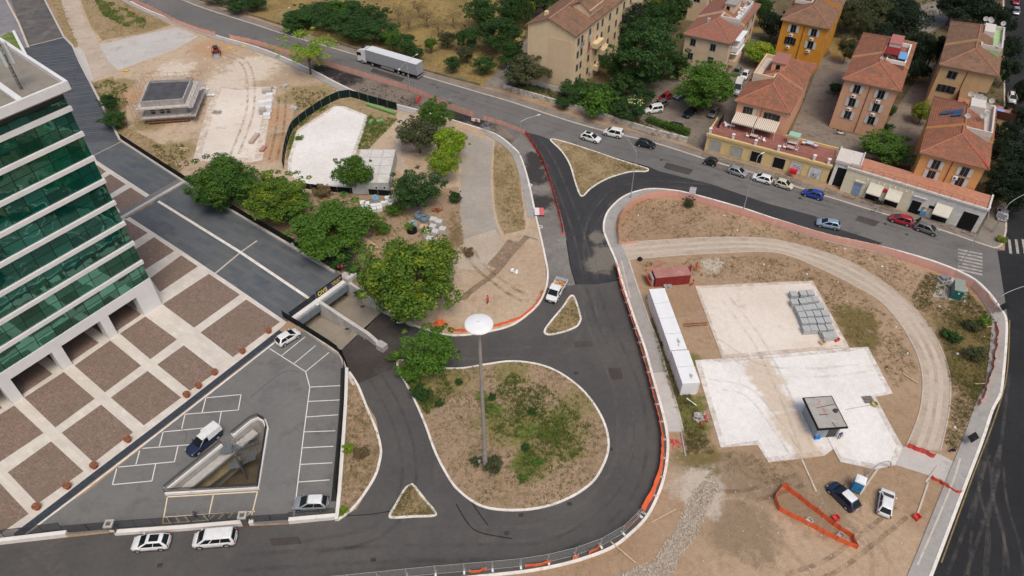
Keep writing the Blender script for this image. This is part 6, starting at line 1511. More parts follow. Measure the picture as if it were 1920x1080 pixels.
# ------------------------------------------------------------------ cabins, containers, huts
def boxthing(name,label,cat,corners,h,build,z=None,group=None):
 """corners: front-left, front-right, back-right read at the top"""
 zz=h if z is None else z
 fl,fr,br=at(*corners[0],zz),at(*corners[1],zz),at(*corners[2],zz)
 ex=(fr-fl);W=ex.length;an=math.atan2(ex.y,ex.x)
 D=abs((br-fr).dot(Vector((-ex.y,ex.x))/W))
 t=thing(name,label,cat,(fl.x,fl.y,0),an,group)
 build(t,W,D,h);return t
cl=['topmost white site container next to the red container','second white site container from the red one','third white site container from the red one','fourth white site container with a dark stain on its roof','fifth white site container standing after a small gap','lowest white site container with a dark stain nearest the pale slab']
l0,l1,l2,l3=at(1217,541,2.6),at(1257,656,2.6),at(1259,657,2.6),at(1280,719,2.6)
org=[]
for k in range(4):org.append((l0.lerp(l1,(k+1)/4),l0.lerp(l1,k/4)))
for k in range(2):org.append((l2.lerp(l3,(k+1)/2),l2.lerp(l3,k/2)))
M['roof_stain']=pmat('roof_puddle_stain',(0.25,0.26,0.27),.6)
for i,(a,b_)in enumerate(org):
 d=(b_-a);Ln=d.length-.13;an=math.atan2(d.y,d.x)-math.pi/2
 t=thing('site_container',cl[i],'container',(a.x,a.y,0),an,'white site containers in a row')
 W=2.45
 mb=MB();mb.box(0,W,0,Ln,0.1,2.5);mb.build('wall',M['white_metal'],t)
 mb=MB();mb.box(-.04,W+.04,-.02,Ln+.02,2.5,2.6);bevel(mb.build('roof',pmat('white_container_roof',(0.74,0.755,0.765),0.35,0.04,0.8)if i==0 else bpy.data.materials['white_container_roof'],t),.03)
 mb=MB();[mb.box(x0,x1,y0,y1,0.0,2.5)for x0,x1 in((-.03,.1),(W-.1,W+.03))for y0,y1 in((-.03,.1),(Ln-.1,Ln+.015))];mb.box(-.03,W+.03,-.03,Ln,0,.12);mb.build('frame',M['white_clad'],t)
 mb=MB();[mb.box(-.012,0,.2+.45*k,.23+.45*k,.15,2.45)for k in range(int(Ln/.45))];mb.build('wall_seams',M['conc_grey'],t)
 if i in(3,5):
  rnd=random.Random(i);mb=MB();[mb.obox((W*.62+rnd.gauss(0,.12),Ln*.45+rnd.gauss(0,.3),2.606+.001*k),(rnd.uniform(.04,.12),rnd.uniform(.15,.4),.004),rnd.uniform(-.5,.5))for k in range(14)];mb.build('roof_stain',M['roof_stain'],t)
def mod(t,W,D,h):
 g1=pmat('grey_module_wall',(0.42,0.45,0.45),0.6,0.08,1.0,dirt=(0.3,0.31,0.3),dscale=.6);g2=pmat('grey_module_roof',(0.56,0.55,0.52),0.7,0.06,0.8,dirt=(0.36,0.32,0.27),dscale=.7,lo=.5,hi=.75)
 mb=MB();mb.box(0,W,0,D,0.15,h-.1);mb.build('wall',g1,t)
 mb=MB();mb.box(-.03,W+.03,-.03,D+.03,h-.1,h-.02);mb.build('roof_frame',M['conc_grey'],t)
 for k in range(4):
  for j in range(3):
   mb=MB();mb.box(.08+j*W/3,(j+1)*W/3-.04,.08+k*D/4,(k+1)*D/4-.16,h-.02,h+.05);mb.build('roof_panel',g2,t)
 for x in(W*.66,W*.88):mb=MB();mb.lathe([(.36,-.03),(.36,.03)],(x,0,h*.6),14,0,'y');o=mb.build('porthole',M['white_clad'],t);mb=MB();mb.lathe([(.24,-.04),(.24,.04)],(x,0,h*.6),14,0,'y');mb.build('pane',M['window_dark'],o)
boxthing('modular_cabin','pale grey modular cabin with panelled roof behind the small leafy tree','cabin',((658,343),(728,343),(741,280)),2.7,mod)
def redc(t,W,D,h):
 r1=pmat('dark_red_container',(0.25,0.035,0.035),0.6,0.15,0.8,dirt=(0.16,0.05,0.04),dscale=1.0);r2=pmat('faded_red_container_roof',(0.36,0.175,0.15),0.7,0.12,0.5,dirt=(0.42,0.27,0.23),dscale=.5)
 mb=MB();mb.box(0,W,0,D,.1,h-.06);mb.build('wall',r1,t)
 mb=MB();mb.box(-.05,W+.05,-.05,D+.05,h-.06,h);mb.build('roof',r2,t)
 mb=MB();[mb.box(.1+i*.3,.2+i*.3,-.03,0,.2,h-.1)for i in range(int(W/.3))];mb.build('corrugation',r1,t)
 mb=MB();mb.obox((W+.5,D-.1,h*.5),(1.1,.06,h-.2),.5);mb.build('open_door',r1,t)
 mb=MB();mb.box(-.5,-.12,.3,D-.2,.1,1.6);mb.build('door_bars',M['galv'],t)
boxthing('red_container','dark red rusty container with a faded roof at the head of the white containers','container',((1230,521),(1296,515),(1289,498)),2.1,redc)
p=at(1215,525,.5);t=thing('orange_board','bright orange board leaning on the left end of the red container','board',(p.x,p.y,0),math.radians(-80))
mb=MB();mb.obox((0,0,.75),(2.6,.1,1.6),0,rx=.45);mb.build('board',pmat('bright_orange_board',(0.66,0.12,0.02),.6,.1,2.0),t);mb=MB();[mb.bar((x,.5,0),(x,-.1,1.3),.04,5)for x in(-1,1)];mb.build('strut',M['wood'],t)
def hut(t,W,D,h):
 gw=pmat('blue_grey_hut_wall',(0.28,0.325,0.345),.6,.1,1.0,dirt=(0.36,0.36,0.34),dscale=.8);rc=pmat('stained_hut_roof',(0.37,0.355,0.325),.85,.12,.7,dirt=(0.23,0.215,0.195),dscale=.8)
 mb=MB();mb.box(.5,W-.5,.55,D-.5,0.09,h-.3);mb.build('wall',gw,t)
 mb=MB();mb.box(0,W,0,D,h-.3,h-.08);mb.build('roof_edge',M['black'],t)
 mb=MB();mb.box(.18,W-.18,.18,D-.18,h-.08,h);o=mb.build('roof',rc,t)
 mb=MB();mb.lathe([(.3,h-.02),(.3,h+.25),(.22,h+.28)],(W*.84,D*.5,0),14);mb.build('roof_vent',M['steel_dark'],o)
 mb=MB();rnd=random.Random(2)
 for cx,cy in((W*.45,D*.82),(W*.45,D*.55)):
  for k in range(9):mb.obox((cx+rnd.uniform(-.25,.25),cy+rnd.uniform(-.4,.4),h+.004),(rnd.uniform(.15,.4),.06,.006),rnd.uniform(-.3,1.6))
 mb.build('red_scrawl',pmat('red_spray_paint',(0.50,0.16,0.10),.8),o)
 mb=MB();mb.bar((W*.3,D*.64,h+.05),(W*.9,D*.70,h+.12),.04,5);mb.bar((W*.25,D*.42,h+.05),(W*.55,D*.42,h+.05),.05,5);mb.bar((W*.6,.2,h+.05),(W*.55,.9,h+.1),.04,5);mb.build('roof_pipe',M['conc_dark'],o)
 mb=MB();mb.box(W*.5,W*.8,.53,.55,.2,2.1);mb.build('door',M['window_dark'],t);mb=MB();mb.box(1.0,W*.45,.53,.55,1.0,1.9);mb.build('hatch',gw,t)
 mb=MB();mb.box(.45,1.2,.3,.6,.09,.7);mb.build('corner_wrap',pmat('bright_blue_wrap',(0.03,0.20,0.62),.6),t)
boxthing('site_hut','small grey hut with black roof edge and red scrawls on the white slab','hut',((1534,805),(1591,801),(1562,741)),2.9,hut)
def trafo(t,W,D,h):
 mb=MB();mb.box(0,W,0,D,.05,h-.08);mb.build('wall',pmat('grey_green_steel',(0.20,0.25,0.23),.6,.08,1.0),t)
 for x0,x1 in((.06,W/2-.02),(W/2+.02,W-.06)):mb=MB();mb.box(x0,x1,-.05,0,.12,h-.2);mb.build('door',pmat('dark_teal_door',(0.012,0.115,0.105),.5)if 'dark_teal_door' not in bpy.data.materials else bpy.data.materials['dark_teal_door'],t)
 for k in range(4):mb=MB();mb.box(-.04,W+.04,-.04+k*(D+.08)/4,(k+1)*(D+.08)/4-.07,h-.08,h);mb.build('roof_panel',pmat('mossy_panel',(0.25,0.285,0.25),.7)if 'mossy_panel' not in bpy.data.materials else bpy.data.materials['mossy_panel'],t)
 mb=MB();mb.box(W*.45,W*.6,-.07,-.05,h*.65,h*.8);mb.build('notice',M['white_clad'],t)
boxthing('switch_cabin','grey green electric cabin with dark teal doors in the scrub','electric cabin',((1791,543),(1810,548),(1815,527)),2.0,trafo)
p=at(1771,522,.4);t=thing('generator','dismantled grey generator lying on the concrete base by the electric cabin','generator',(p.x,p.y,.05),.3)
mb=MB();mb.box(-.9,.9,-.7,.7,0,.25);mb.build('base',M['galv'],t);mb=MB();[mb.obox((-.5+.35*i,.1*(-1)**i,.5),(.25,1.0,.5),.2*i)for i in range(4)];mb.build('coil',pmat('dull_steel',(0.25,0.25,0.28),.5,.2,3.0),t)
# portable toilet
p=at(1604,917);t=thing('portable_toilet','blue portable toilet with a white roof beside the navy car','portable toilet',(p.x,p.y,0),math.radians(-32))
mb=MB();mb.box(-.58,.58,-.58,.58,.12,2.1);mb.build('cabin',M['blue_plastic'],t);mb=MB();mb.box(-.48,.48,-.61,-.585,.2,2.0);d=mb.build('door',pmat('blue_plastic_door',(0.02,0.23,0.48),.45),t);mb=MB();mb.box(.3,.4,-.64,-.61,1.0,1.15);mb.build('handle',M['trim'],d)
mb=MB();mb.loft([[(-.64,-.64,2.1),(.64,-.64,2.1),(.64,.64,2.1),(-.64,.64,2.1)],[(-.60,-.6,2.25),(.6,-.6,2.25),(.6,.6,2.25),(-.6,.6,2.25)],[(-.3,-.5,2.36),(.3,-.5,2.36),(.3,.5,2.36),(-.3,.5,2.36)]]);mb.build('roof',M['white_metal'],t);mb=MB();mb.box(-.6,.6,-.6,.6,0,.12);mb.build('skid',M['trim'],t)
# small building under scaffolding
ze=3.9
efl,efr,ebr,ebl=at(255,207,ze),at(354,200,ze),at(373,153,ze),at(277,157,ze)
t=thing('scaffolded_building','small grey concrete building with a dark flat roof wrapped in scaffolding','building',(efl.x,efl.y,0))
q=[p-efl for p in(efl,efr,ebr,ebl)];cc=sum(q,Vector((0,0)))/4
def inset(k):return[tuple(cc+(p-cc)*k)for p in q]
gw=pmat('bare_grey_concrete',(0.36,0.35,0.335),.85,.12,1.0,dirt=(0.25,0.235,0.22),dscale=.8)
mb=MB();mb.prism(inset(.80),0,ze-.15);mb.build('wall',gw,t)
mb=MB();mb.prism(inset(1.0),ze-.15,ze+.1);mb.build('eaves_slab',pmat('pale_cast_slab',(0.46,0.45,0.43),.85,.1,1.0),t)
mb=MB();mb.prism(inset(.97),1.5,1.75);mb.build('middle_slab',bpy.data.materials['pale_cast_slab'],t)
mb=MB();ribbon(mb,[Vector(p)for p in inset(.80)],-.18,.18,ze+.1,ze+1.35,True);mb.build('parapet',gw,t)
mb=MB();mb.prism(inset(.785),ze+.1,ze+.75);mb.build('roof_membrane',pmat('dark_roof_membrane',(0.075,0.078,0.088),.7,.2,.5,dirt=(0.12,0.115,0.11),dscale=.6),t)
ins=[Vector(p)for p in inset(.80)];d=(ins[1]-ins[0]).normalized();n_=Vector((d.y,-d.x));Lw=(ins[1]-ins[0]).length
for f0 in(.14,.36,.50):
 c=ins[0].lerp(ins[1],f0+.06);mb=MB();mb.obox((c.x+n_.x*.03,c.y+n_.y*.03,2.75),(Lw*.1,.12,1.1),math.atan2(d.y,d.x));o=mb.build('window',M['window_dark'],t)
 mb=MB();mb.obox((c.x+n_.x*.06,c.y+n_.y*.06,2.75),(Lw*.105,.14,.09),math.atan2(d.y,d.x));mb.build('window_bar',gw,o)
mb=MB();c=ins[0].lerp(ins[1],.5);mb.obox((c.x+n_.x*.4,c.y+n_.y*.4,.5),(Lw,.8,.12),math.atan2(d.y,d.x));mb.build('walkway',M['rust'],t)
mb=MB();ring4=[Vector(p)for p in inset(1.14)]
for i in range(4):
 a,b=ring4[i],ring4[(i+1)%4]
 m_=7
 for k in range(m_):s_=a.lerp(b,k/m_);mb.bar((s_.x,s_.y,0),(s_.x,s_.y,6.2),.026,4);s2=a.lerp(b,(k+1)/m_);mb.bar((s_.x,s_.y,.2 if k%2 else 4),(s2.x,s2.y,2.0 if k%2 else 6),.018,4)
 for z in(1.8,3.8,5.0,5.9):mb.bar((a.x,a.y,z),(b.x,b.y,z),.022,4)
mb.build('scaffold_tubes',pmat('dull_scaffold_tube',(0.30,0.20,0.16),.7),t)
mb=MB();a,b=ring4[1].lerp(cc,.05),ring4[2].lerp(cc,.05);dd=b-a;mb.obox(((a.x+b.x)/2,(a.y+b.y)/2,3.85),(dd.length,.9,.06),math.atan2(dd.y,dd.x));mb.obox(((a.x+b.x)/2,(a.y+b.y)/2,1.8),(dd.length,.9,.06),math.atan2(dd.y,dd.x));mb.build('scaffold_boards',M['conc_grey'],t)
# ------------------------------------------------------------------ building materials
def block(name,label,cat,px,z,size,rz,mat,group=None,base=0.09,strap=None):
 p=at(*px,z);t=thing(name,label,cat,(p.x,p.y,base),rz,group)
 h=z-base;mb=MB();mb.box(-size[0]/2,size[0]/2,-size[1]/2,size[1]/2,.1,h)
 mb.build('load',mat,t)
 mb=MB();[mb.box(-size[0]/2,size[0]/2,y-.06,y+.06,0,.1)for y in(-size[1]*.4,0,size[1]*.4)];mb.build('pallet',M['wood'],t)
 if strap:mb=MB();mb.box(-size[0]/2-.012,size[0]/2+.012,-.05,.05,.1,h+.012);mb.box(-.05,.05,-size[1]/2-.012,size[1]/2+.012,.1,h+.014);mb.build('strap',strap,t)
 return t
M['paver']=pmat('grey_paver_pallet',(0.40,0.42,0.42),.8,.1,1.5,bump=.1,bscale=9);M['gap']=pmat('dark_joint',(0.13,0.135,0.135),.8)
BL=[(195,40),(265,35),(320,30),(200,100),(262,94),(312,86),(356,80),(235,152),(288,145),(337,138),(390,130),(258,197),(314,191),(372,188),(430,184),(276,245),(331,241),(392,241),(449,236),(290,300),(346,296),(407,296),(466,290),(440,350),(490,345)]
rows=['top row','top row','top row','second row','second row','second row','second row','third row','third row','third row','third row','fourth row','fourth row','fourth row','fourth row','fifth row','fifth row','fifth row','fifth row','sixth row','sixth row','sixth row','sixth row','bottom pair','bottom pair']
place=['leftmost','middle','rightmost','leftmost','second','third','rightmost','leftmost','second','third','rightmost','leftmost','second','third','rightmost','leftmost','second','third','rightmost','leftmost','second','third','rightmost','left','right']
for i,(x,y)in enumerate(BL):
 block('paver_pallet',f'grey pallet of pavers on the tan slab, {place[i]} in the {rows[i]}','pallet',(1440+x/4,540+y/4),1.05,(1.10,1.14),math.radians(4),M['paver'],'pallets of grey pavers on the tan slab',.1)
M['conc_pale']=pmat('pale_chamber_concrete',(0.50,0.485,0.465),.8,.08,1.5)
ch=[((1240,430),'uppermost'),((1315,460),'upper right'),((1232,525),'middle left'),((1265,592),'centre'),((1365,560),'right hand'),((1158,600),'lower left'),((1190,690),'lowest')]
for(x,y),w_ in ch:
 block('concrete_chamber',f'{w_} pale concrete manhole chamber in the cluster beside the grey track','concrete chamber',(640+x/7.2,350+y/7.2),1.5,(1.15,1.15),math.radians(-15),M['conc_pale'],'concrete manhole chambers',.02)
block('crate','tan wooden crate below the concrete chambers','crate',(640+1310/7.2,350+690/7.2),.9,(1.5,1.1),math.radians(40),pmat('tan_crate',(0.50,0.36,0.25),.8,.15,2.0),None,.02)
block('crate','tan wooden crate stacked left of the concrete chambers','crate',(640+1110/7.2,350+535/7.2),1.1,(1.4,1.2),math.radians(-10),pmat('tan_crate',(0.5,0.36,0.25),.8,.15,2.0),None,.02)
wp=[(285,205,1.0,1.0),(340,215,1.0,.9),(325,255,1.7,.8),(300,310,1.0,.8),(375,305,1.0,.8),(430,243,1.1,.8),(432,290,1.0,.8),(505,235,1.0,.8),(512,276,1.0,.8),(580,205,1.3,.8),(668,230,1.0,.8),(640,138,1.5,.9),(718,165,.9,.9),(335,355,.9,.8),(680,275,.9,.8)]
wl=['top left','pale blue','long','left hand','speckled','centre','lower centre','right of centre','small right of centre','wide upper','right hand','open topped','far right','lowest','lower right']
for(x,y,a,b),w_ in zip(wp,wl):
 block('bagged_pallet',f'{w_} white wrapped pallet in the rows below the modular cabin','pallet',(640+x/7.2,350+y/7.2),.9,(a,b),math.radians(12),M['white_metal'],'white wrapped pallets in the yard',.02)
def coil(label,px,R,r,mat,tilt=0.25,n=4):
 p=at(*px,.3);t=thing('pipe_coil',label,'pipe coil',(p.x,p.y,.02),0,'coils of plastic pipe')
 for k in range(n):
  mb=MB();mb.torus((0,0,r+k*r*1.7),R-.12*(k%2),r,22,7,0,Matrix.Rotation(tilt*.1*k,4,'X'));mb.torus((0,0,r+k*r*1.7),R-r*2.2-.12*(k%2),r,22,7);mb.build('pipe_turn',mat,t,True)
M['bluepipe']=pmat('dull_blue_pipe',(0.15,0.205,0.25),.5,.15,2.0)
coil('upper blue grey pipe coil beside the concrete chambers',(640+1050/7.2,350+400/7.2),.8,.13,M['bluepipe']);coil('second blue grey pipe coil overlapping the upper one',(640+1122/7.2,350+438/7.2),.8,.13,M['bluepipe'])
coil('pale blue pipe coil left of the concrete chambers',(640+970/7.2,350+512/7.2),.72,.12,pmat('pale_blue_pipe',(0.26,0.33,0.36),.5));coil('black pipe coil lowest of the group of coils',(640+955/7.2,350+592/7.2),.8,.13,M['black']);coil('light blue pipe coil behind the white wrapped pallets',(640+460/7.2,350+165/7.2),.65,.12,pmat('light_blue_pipe',(0.22,0.36,0.48),.5))
for i,(x,y)in enumerate(((330,710),(372,690),(405,780),(440,792),(478,808),(520,832),(300,735))):
 p=at(480+x/4,270+y/4,.4);t=thing('concrete_pipe',['pale concrete pipe at the upper left of the pipe pile','slim pale concrete pipe at the top of the pile under the trees','left concrete pipe of the lower row by the deck fence','second concrete pipe of the lower row by the deck fence','third concrete pipe of the lower row by the deck fence','last concrete pipe of the lower row by the deck fence','concrete pipe at the far left of the pile under the trees'][i],'concrete pipe',(p.x,p.y,.42),math.radians(60),'concrete pipes stacked under the trees')
 mb=MB();mb.lathe([(.28,-.9),(.40,-.9),(.40,.9),(.28,.9),(.28,-.88)],(0,0,0),16,0,'x');mb.build('pipe',M['conc_pale'],t,True)
p=at(690,458,.3);t=thing('timber_stack','stack of long brown timber beams under the trees by the pipes','timber',(p.x,p.y,.02),math.radians(-40));rnd=random.Random(9)
for k in range(11):mb=MB();mb.obox((rnd.uniform(-.3,.3),-1.0+(k%6)*.36,.2+.28*(k//6)),(rnd.uniform(3.4,4.6),.28,.22),rnd.uniform(-.06,.06));mb.build('beam',M['wood'],t)
block('slab_stack','stack of grey concrete slabs at the end of the timber beams','slab stack',(680,482),.7,(1.6,1.2),.5,M['conc_grey'],None,.02)
block('slab_stack','small greenish slab stack left of the timber beams','slab stack',(653,472),.6,(1.2,.8),.3,pmat('greenish_slab',(0.38,0.42,0.36),.8),None,.02)
sp=[(505,176,'uppermost white'),(503,188,'second white'),(490,190,'square white'),(502,200,'third white'),(491,204,'half hidden grey'),(500,213,'lowest white')]
for u,v,w_ in sp:
 block('brick_pallet',f'{w_} wrapped pallet on the tan slab by the scaffolded building','pallet',(u,v),1.2,(1.5,1.2),.15,M['white_metal']if 'grey' not in w_ else M['conc_grey'],'wrapped pallets on the upper slab',.06)
block('block_stack','low grey block stack above the white wrapped pallets','block stack',(500,168),.9,(2.2,1.0),.1,M['conc_grey'],None,.06)
block('crate','long tan crate lying on the upper slab','crate',(476,257),.7,(.9,3.6),-.15,pmat('pale_tan_crate',(0.45,0.36,0.29),.8,.1,2.0),None,.06)
block('crate','reddish crate at the right edge of the upper slab','crate',(493,277),.5,(.8,2.0),-.15,pmat('reddish_crate',(0.42,0.22,0.19),.8,.1,2.0),None,.06)
for(u,v),lb in(((236,133),'yellow plastic cover lying at the corner of the concrete apron'),((434,91),'yellow tarpaulin lying behind the skid loader'),((456,87),'yellow tarpaulin beside the start of the new pavement')):
 spread('yellow_cover',lb,'tarpaulin',(u,v),M['yellow'],seed=u,n=9)
for(u,v),lb,m_ in(((345,283),'heap of tan boards and planks on the dirt near the upper slab','wood'),((395,180),'pile of pale rubble and sacks beside the scaffolding','white_metal'),((408,212),'scatter of grey rubble on the upper slab','conc_grey'),((820,395),'heap of brown scrap under the dark tree','rust')):
 spread('rubble_pile',lb,'rubble',(u,v),M[m_],seed=v,n=34,h=.5)
for(u,v),lb,m_,n_ in(((384,168),'white sacks and rubble at the right rear of the scaffolding','white_metal',30),((378,196),'broken boards beside the scaffolding near the slab edge','wood',24),((552,205),'pale sand heap left of the green compound screen','conc_pale',40),((512,165),'pale rubble bank at the top of the upper slab','conc_pale',40),((535,162),'pale rubble bank running right from the upper slab','conc_pale',40),((355,150),'rusty heap of scaffold parts behind the scaffolded building','rust',30)):
 spread('rubble_pile',lb,'rubble',(u,v),M[m_],seed=u,n=n_,h=.4)
spread('debris_heap','heap of tangled hoses and broken concrete below the white containers','debris',(1312,785),M['conc_grey'],seed=77,n=44,h=.6)
spread('debris_heap','red scraps on top of the debris heap below the white containers','debris',(1320,790),M['red_plastic'],seed=78,n=6,h=.8)
spread('rubble_pile','pale stones dumped beside the crushed stone by the inner kerb','rubble',(962,512),M['white_metal'],seed=79,n=9,h=.3)
def plank(label,a,b,mat='wood',r=.06,name='plank'):
 p,q=at(*a),at(*b);t=MB();c=(p+q)/2;d=q-p
 t.obox((0,0,.12),(d.length,.16,.06),math.atan2(d.y,d.x))
 return tag(t.build(name,M[mat],loc=(c.x,c.y,0.05)),label,name.replace('_',' '),kind='thing')
plank('long pale plank lying across the lower kerb onto the dirt',(1145,1017),(1192,1057));plank('pale plank on the dirt right of the bend',(1220,981),(1267,956))
plank('wooden prop leaning beside the electric cabin fence',(1842,565),(1861,558));plank('wooden prop below the scrub by the right pavement',(1847,615),(1866,612));plank('wooden prop on the dry slope by the red netting',(1833,666),(1857,665));plank('wooden prop at the lower end of the dry slope',(1827,721),(1848,720))
plank('grey steel post lying in the grass by the left kerb of the parcel',(1277,812),(1285,857),'galv',name='steel_post');plank('grey steel post lying on the dirt left of the new kerb',(983,442),(1008,450),'galv',name='steel_post');plank('brown timber across the dirt between slab and containers',(1280,609),(1325,606),'rust');plank('second brown timber just below the first between slab and containers',(1282,613),(1326,610),'rust')
plank('long thin pole lying on the dirt inside the track',(1692,702),(1720,720),'wood',name='pole')
plank('pale flat panel lying below the white containers',(1287,748),(1306,762),'white_metal',name='panel_board')
# barriers and boards
p=at(1011,397,.4);t=thing('road_barrier','red and white striped barrier board propped on the patched roadbed','barrier',(p.x,p.y,.04),math.radians(90))
for k in range(2):mb=MB();mb.obox((0,-.42+.84*k,.45),(2.2,.84,.05),0,rx=.35 if False else 0.0,ry=0);mb.build('panel',M['white_clad']if k else pmat('pink_red_panel',(0.62,0.13,0.14),.5),t)
mb=MB();[mb.bar((x,y,0),(x,y,.45),.04,5)for x in(-1,1)for y in(-.8,.8)];mb.build('leg',M['steel_dark'],t)
p=at(892,227,.5);t=thing('road_barrier','white barrier board with a red sign in the dug up roadway','barrier',(p.x,p.y,.03),math.radians(-20))
mb=MB();mb.box(-1.0,1.0,-.05,.05,.35,1.1);mb.build('panel',M['white_clad'],t);mb=MB();mb.box(-.1,.5,-.08,-.05,.4,1.0);mb.build('red_sign',M['red_plastic'],t);mb=MB();[mb.box(x-.05,x+.05,-.35,.35,0,.08)for x in(-.8,.8)];[mb.box(x-.04,x+.04,-.04,.04,.08,.36)for x in(-.8,.8)];mb.build('foot',M['steel_dark'],t)
p=at(785,187,.6);t=thing('netting_barrier','upright red barrier panel beside the double lamp','barrier',(p.x,p.y,.03),math.radians(70))
mb=MB();mb.box(-1.3,1.3,-.04,.04,.2,1.2);mb.build('panel',M['red_plastic'],t);mb=MB();[mb.bar((x,0,0),(x,0,1.3),.04,5)for x in(-1.2,1.2)];mb.build('post',M['galv'],t)
p=at(1296,371);t=thing('notice_board','pale site notice board on two posts by the curved netting fence','notice board',(p.x,p.y,0),math.radians(-8))
mb=MB();[mb.bar((x,0,0),(x,0,2.4),.05,6)for x in(-.45,.45)];mb.build('post',M['galv'],t);mb=MB();mb.box(-.6,.6,-.06,-.02,.9,2.5);mb.build('board',pmat('pale_grey_board',(0.58,0.59,0.60),.6),t);mb=MB();[mb.box(-.6,.6,-.075,-.06,z,z+.06)for z in(.9,1.65,2.44)];mb.build('board_rail',M['galv'],t)
for(u,v),lb in(((1876,577),'black twin panel sign on a post at the right pavement'),((1817,822),'black twin panel sign on a post by the lower right kerb')):
 p=at(u,v+9);t=thing('panel_sign',lb,'sign',(p.x,p.y,.1),.5)
 mb=MB();mb.bar((0,0,0),(0,0,1.2),.05,6);mb.build('post',M['galv'],t)
 for s in(-.42,.42):mb=MB();mb.obox((s,0,1.25),(.78,.9,.05),0,rx=.5);mb.build('panel',M['black'],t)
b=at(1624,892);t=thing('bent_pipe','grey pipe arching over the edge of the white slab','pipe',(b.x,b.y,0));e=at(1668,877)-b
mb=MB();mb.tube([(e.x*(1-math.cos(a))/2,e.y*(1-math.cos(a))/2,2.2*math.sin(a))for a in[i*math.pi/14 for i in range(15)]],.08,6);mb.build('pipe',M['galv'],t);mb=MB();mb.obox((0,0,.1),(.3,.3,.2));mb.build('foot',M['conc_grey'],t)
for(u,v),lb,m_ in(((1516,978),'pale square block inside the netted trench','conc_pale'),((1575,1006),'slatted grey pallet inside the netted trench','conc_grey'),((1567,972),'small red crate beside the netted trench','red_plastic'),((1719,970),'red plastic crate on the dirt right of the white hatchback','red_plastic'),((1568,637),'red bucket beside the paver pallets','red_plastic'),((1541,643),'small wooden box on the tan slab','wood')):
 p=at(u,v,.2);t=thing('small_crate',lb,'crate',(p.x,p.y,.06),.5);mb=MB();mb.box(-.4,.4,-.35,.35,0,.08)
 mb.build('base',M[m_],t);mb=MB();[mb.box(*q,.08,.45)for q in((-.4,.4,-.35,-.29),(-.4,.4,.29,.35),(-.4,-.34,-.29,.29),(.34,.4,-.29,.29))];mb.build('side',M[m_],t)
p=at(1628,748,.3);t=thing('pallet_and_hose','grey pallet with a yellow hose coil on the white slab right of the hut','pallet',(p.x,p.y,.09),.1)
mb=MB();[mb.box(-.7,.7,-.6+.25*k,-.43+.25*k,.1,.14)for k in range(5)];mb.build('slat',M['conc_dark'],t);mb=MB();mb.torus((.5,-.9,.12),.45,.09,18,6);mb.torus((.5,-.9,.28),.38,.09,18,6);mb.build('hose',pmat('dull_yellow_hose',(0.36,0.30,0.12),.6),t)
for(u,v),lb in(((994,348),'pale kerb frame lying on the patched roadbed above the barrier board'),((1013,426),'pale kerb frame lying on the patched roadbed below the barrier board')):
 p=at(u,v);mb=MB();mb.torus((0,0,.08),.38,.08,14,6);tag(mb.build('drain_frame',M['kerb'],loc=(p.x,p.y,.03)),lb,'drain frame',kind='thing')
p=at(1200,486,.2);t=thing('rubbish_bag','black rubbish bag at the edge of the gravel track','bag',(p.x,p.y,0));mb=MB();mb.lathe([(.2,0),(.42,.12),(.45,.3),(.3,.5),(.08,.6),(.12,.68)],(0,0,0),10);mb.build('bag',M['black'],t,True)
for(u,v),lb in(((1248,537),'grey bucket in front of the red container'),((1256,537),'white tyre shaped bucket in front of the red container')):
 p=at(u,v,.3);t=thing('bucket',lb,'bucket',(p.x,p.y,0));mb=MB();mb.lathe([(.28,0),(.36,.55),(.30,.55),(.26,.1)],(0,0,0),14);mb.build('pail',M['conc_pale'],t,True);mb=MB();mb.tube([(.36*math.cos(a),.05,.55+.25*math.sin(a))for a in[i*math.pi/6 for i in range(7)]],.015,4);mb.build('handle',M['steel_dark'],t)
for(u,v)in((600,403),(0,0)):
 pass
for(u,v),lb in(((1448,543),''),):pass
# long green rolls in the fenced compound
for(a,b),lb in((((688,195),(742,213)),'long green roll lying along the compound fence'),(((706,228),(718,226)),'short green roll right of the pale slab'),(((693,232),(697,226)),'green bundle at the corner of the pale slab')):
 p,q=at(*a,.3),at(*b,.3);d=q-p;mb=MB();mb.bar((-d.x/2,-d.y/2,.35),(d.x/2,d.y/2,.35),.38,10);c=(p+q)/2
 tag(mb.build('green_roll',pmat('green_matting',(0.16,0.33,0.12),.8,.15,3.0),loc=(c.x,c.y,0)),lb,'roll',kind='thing')
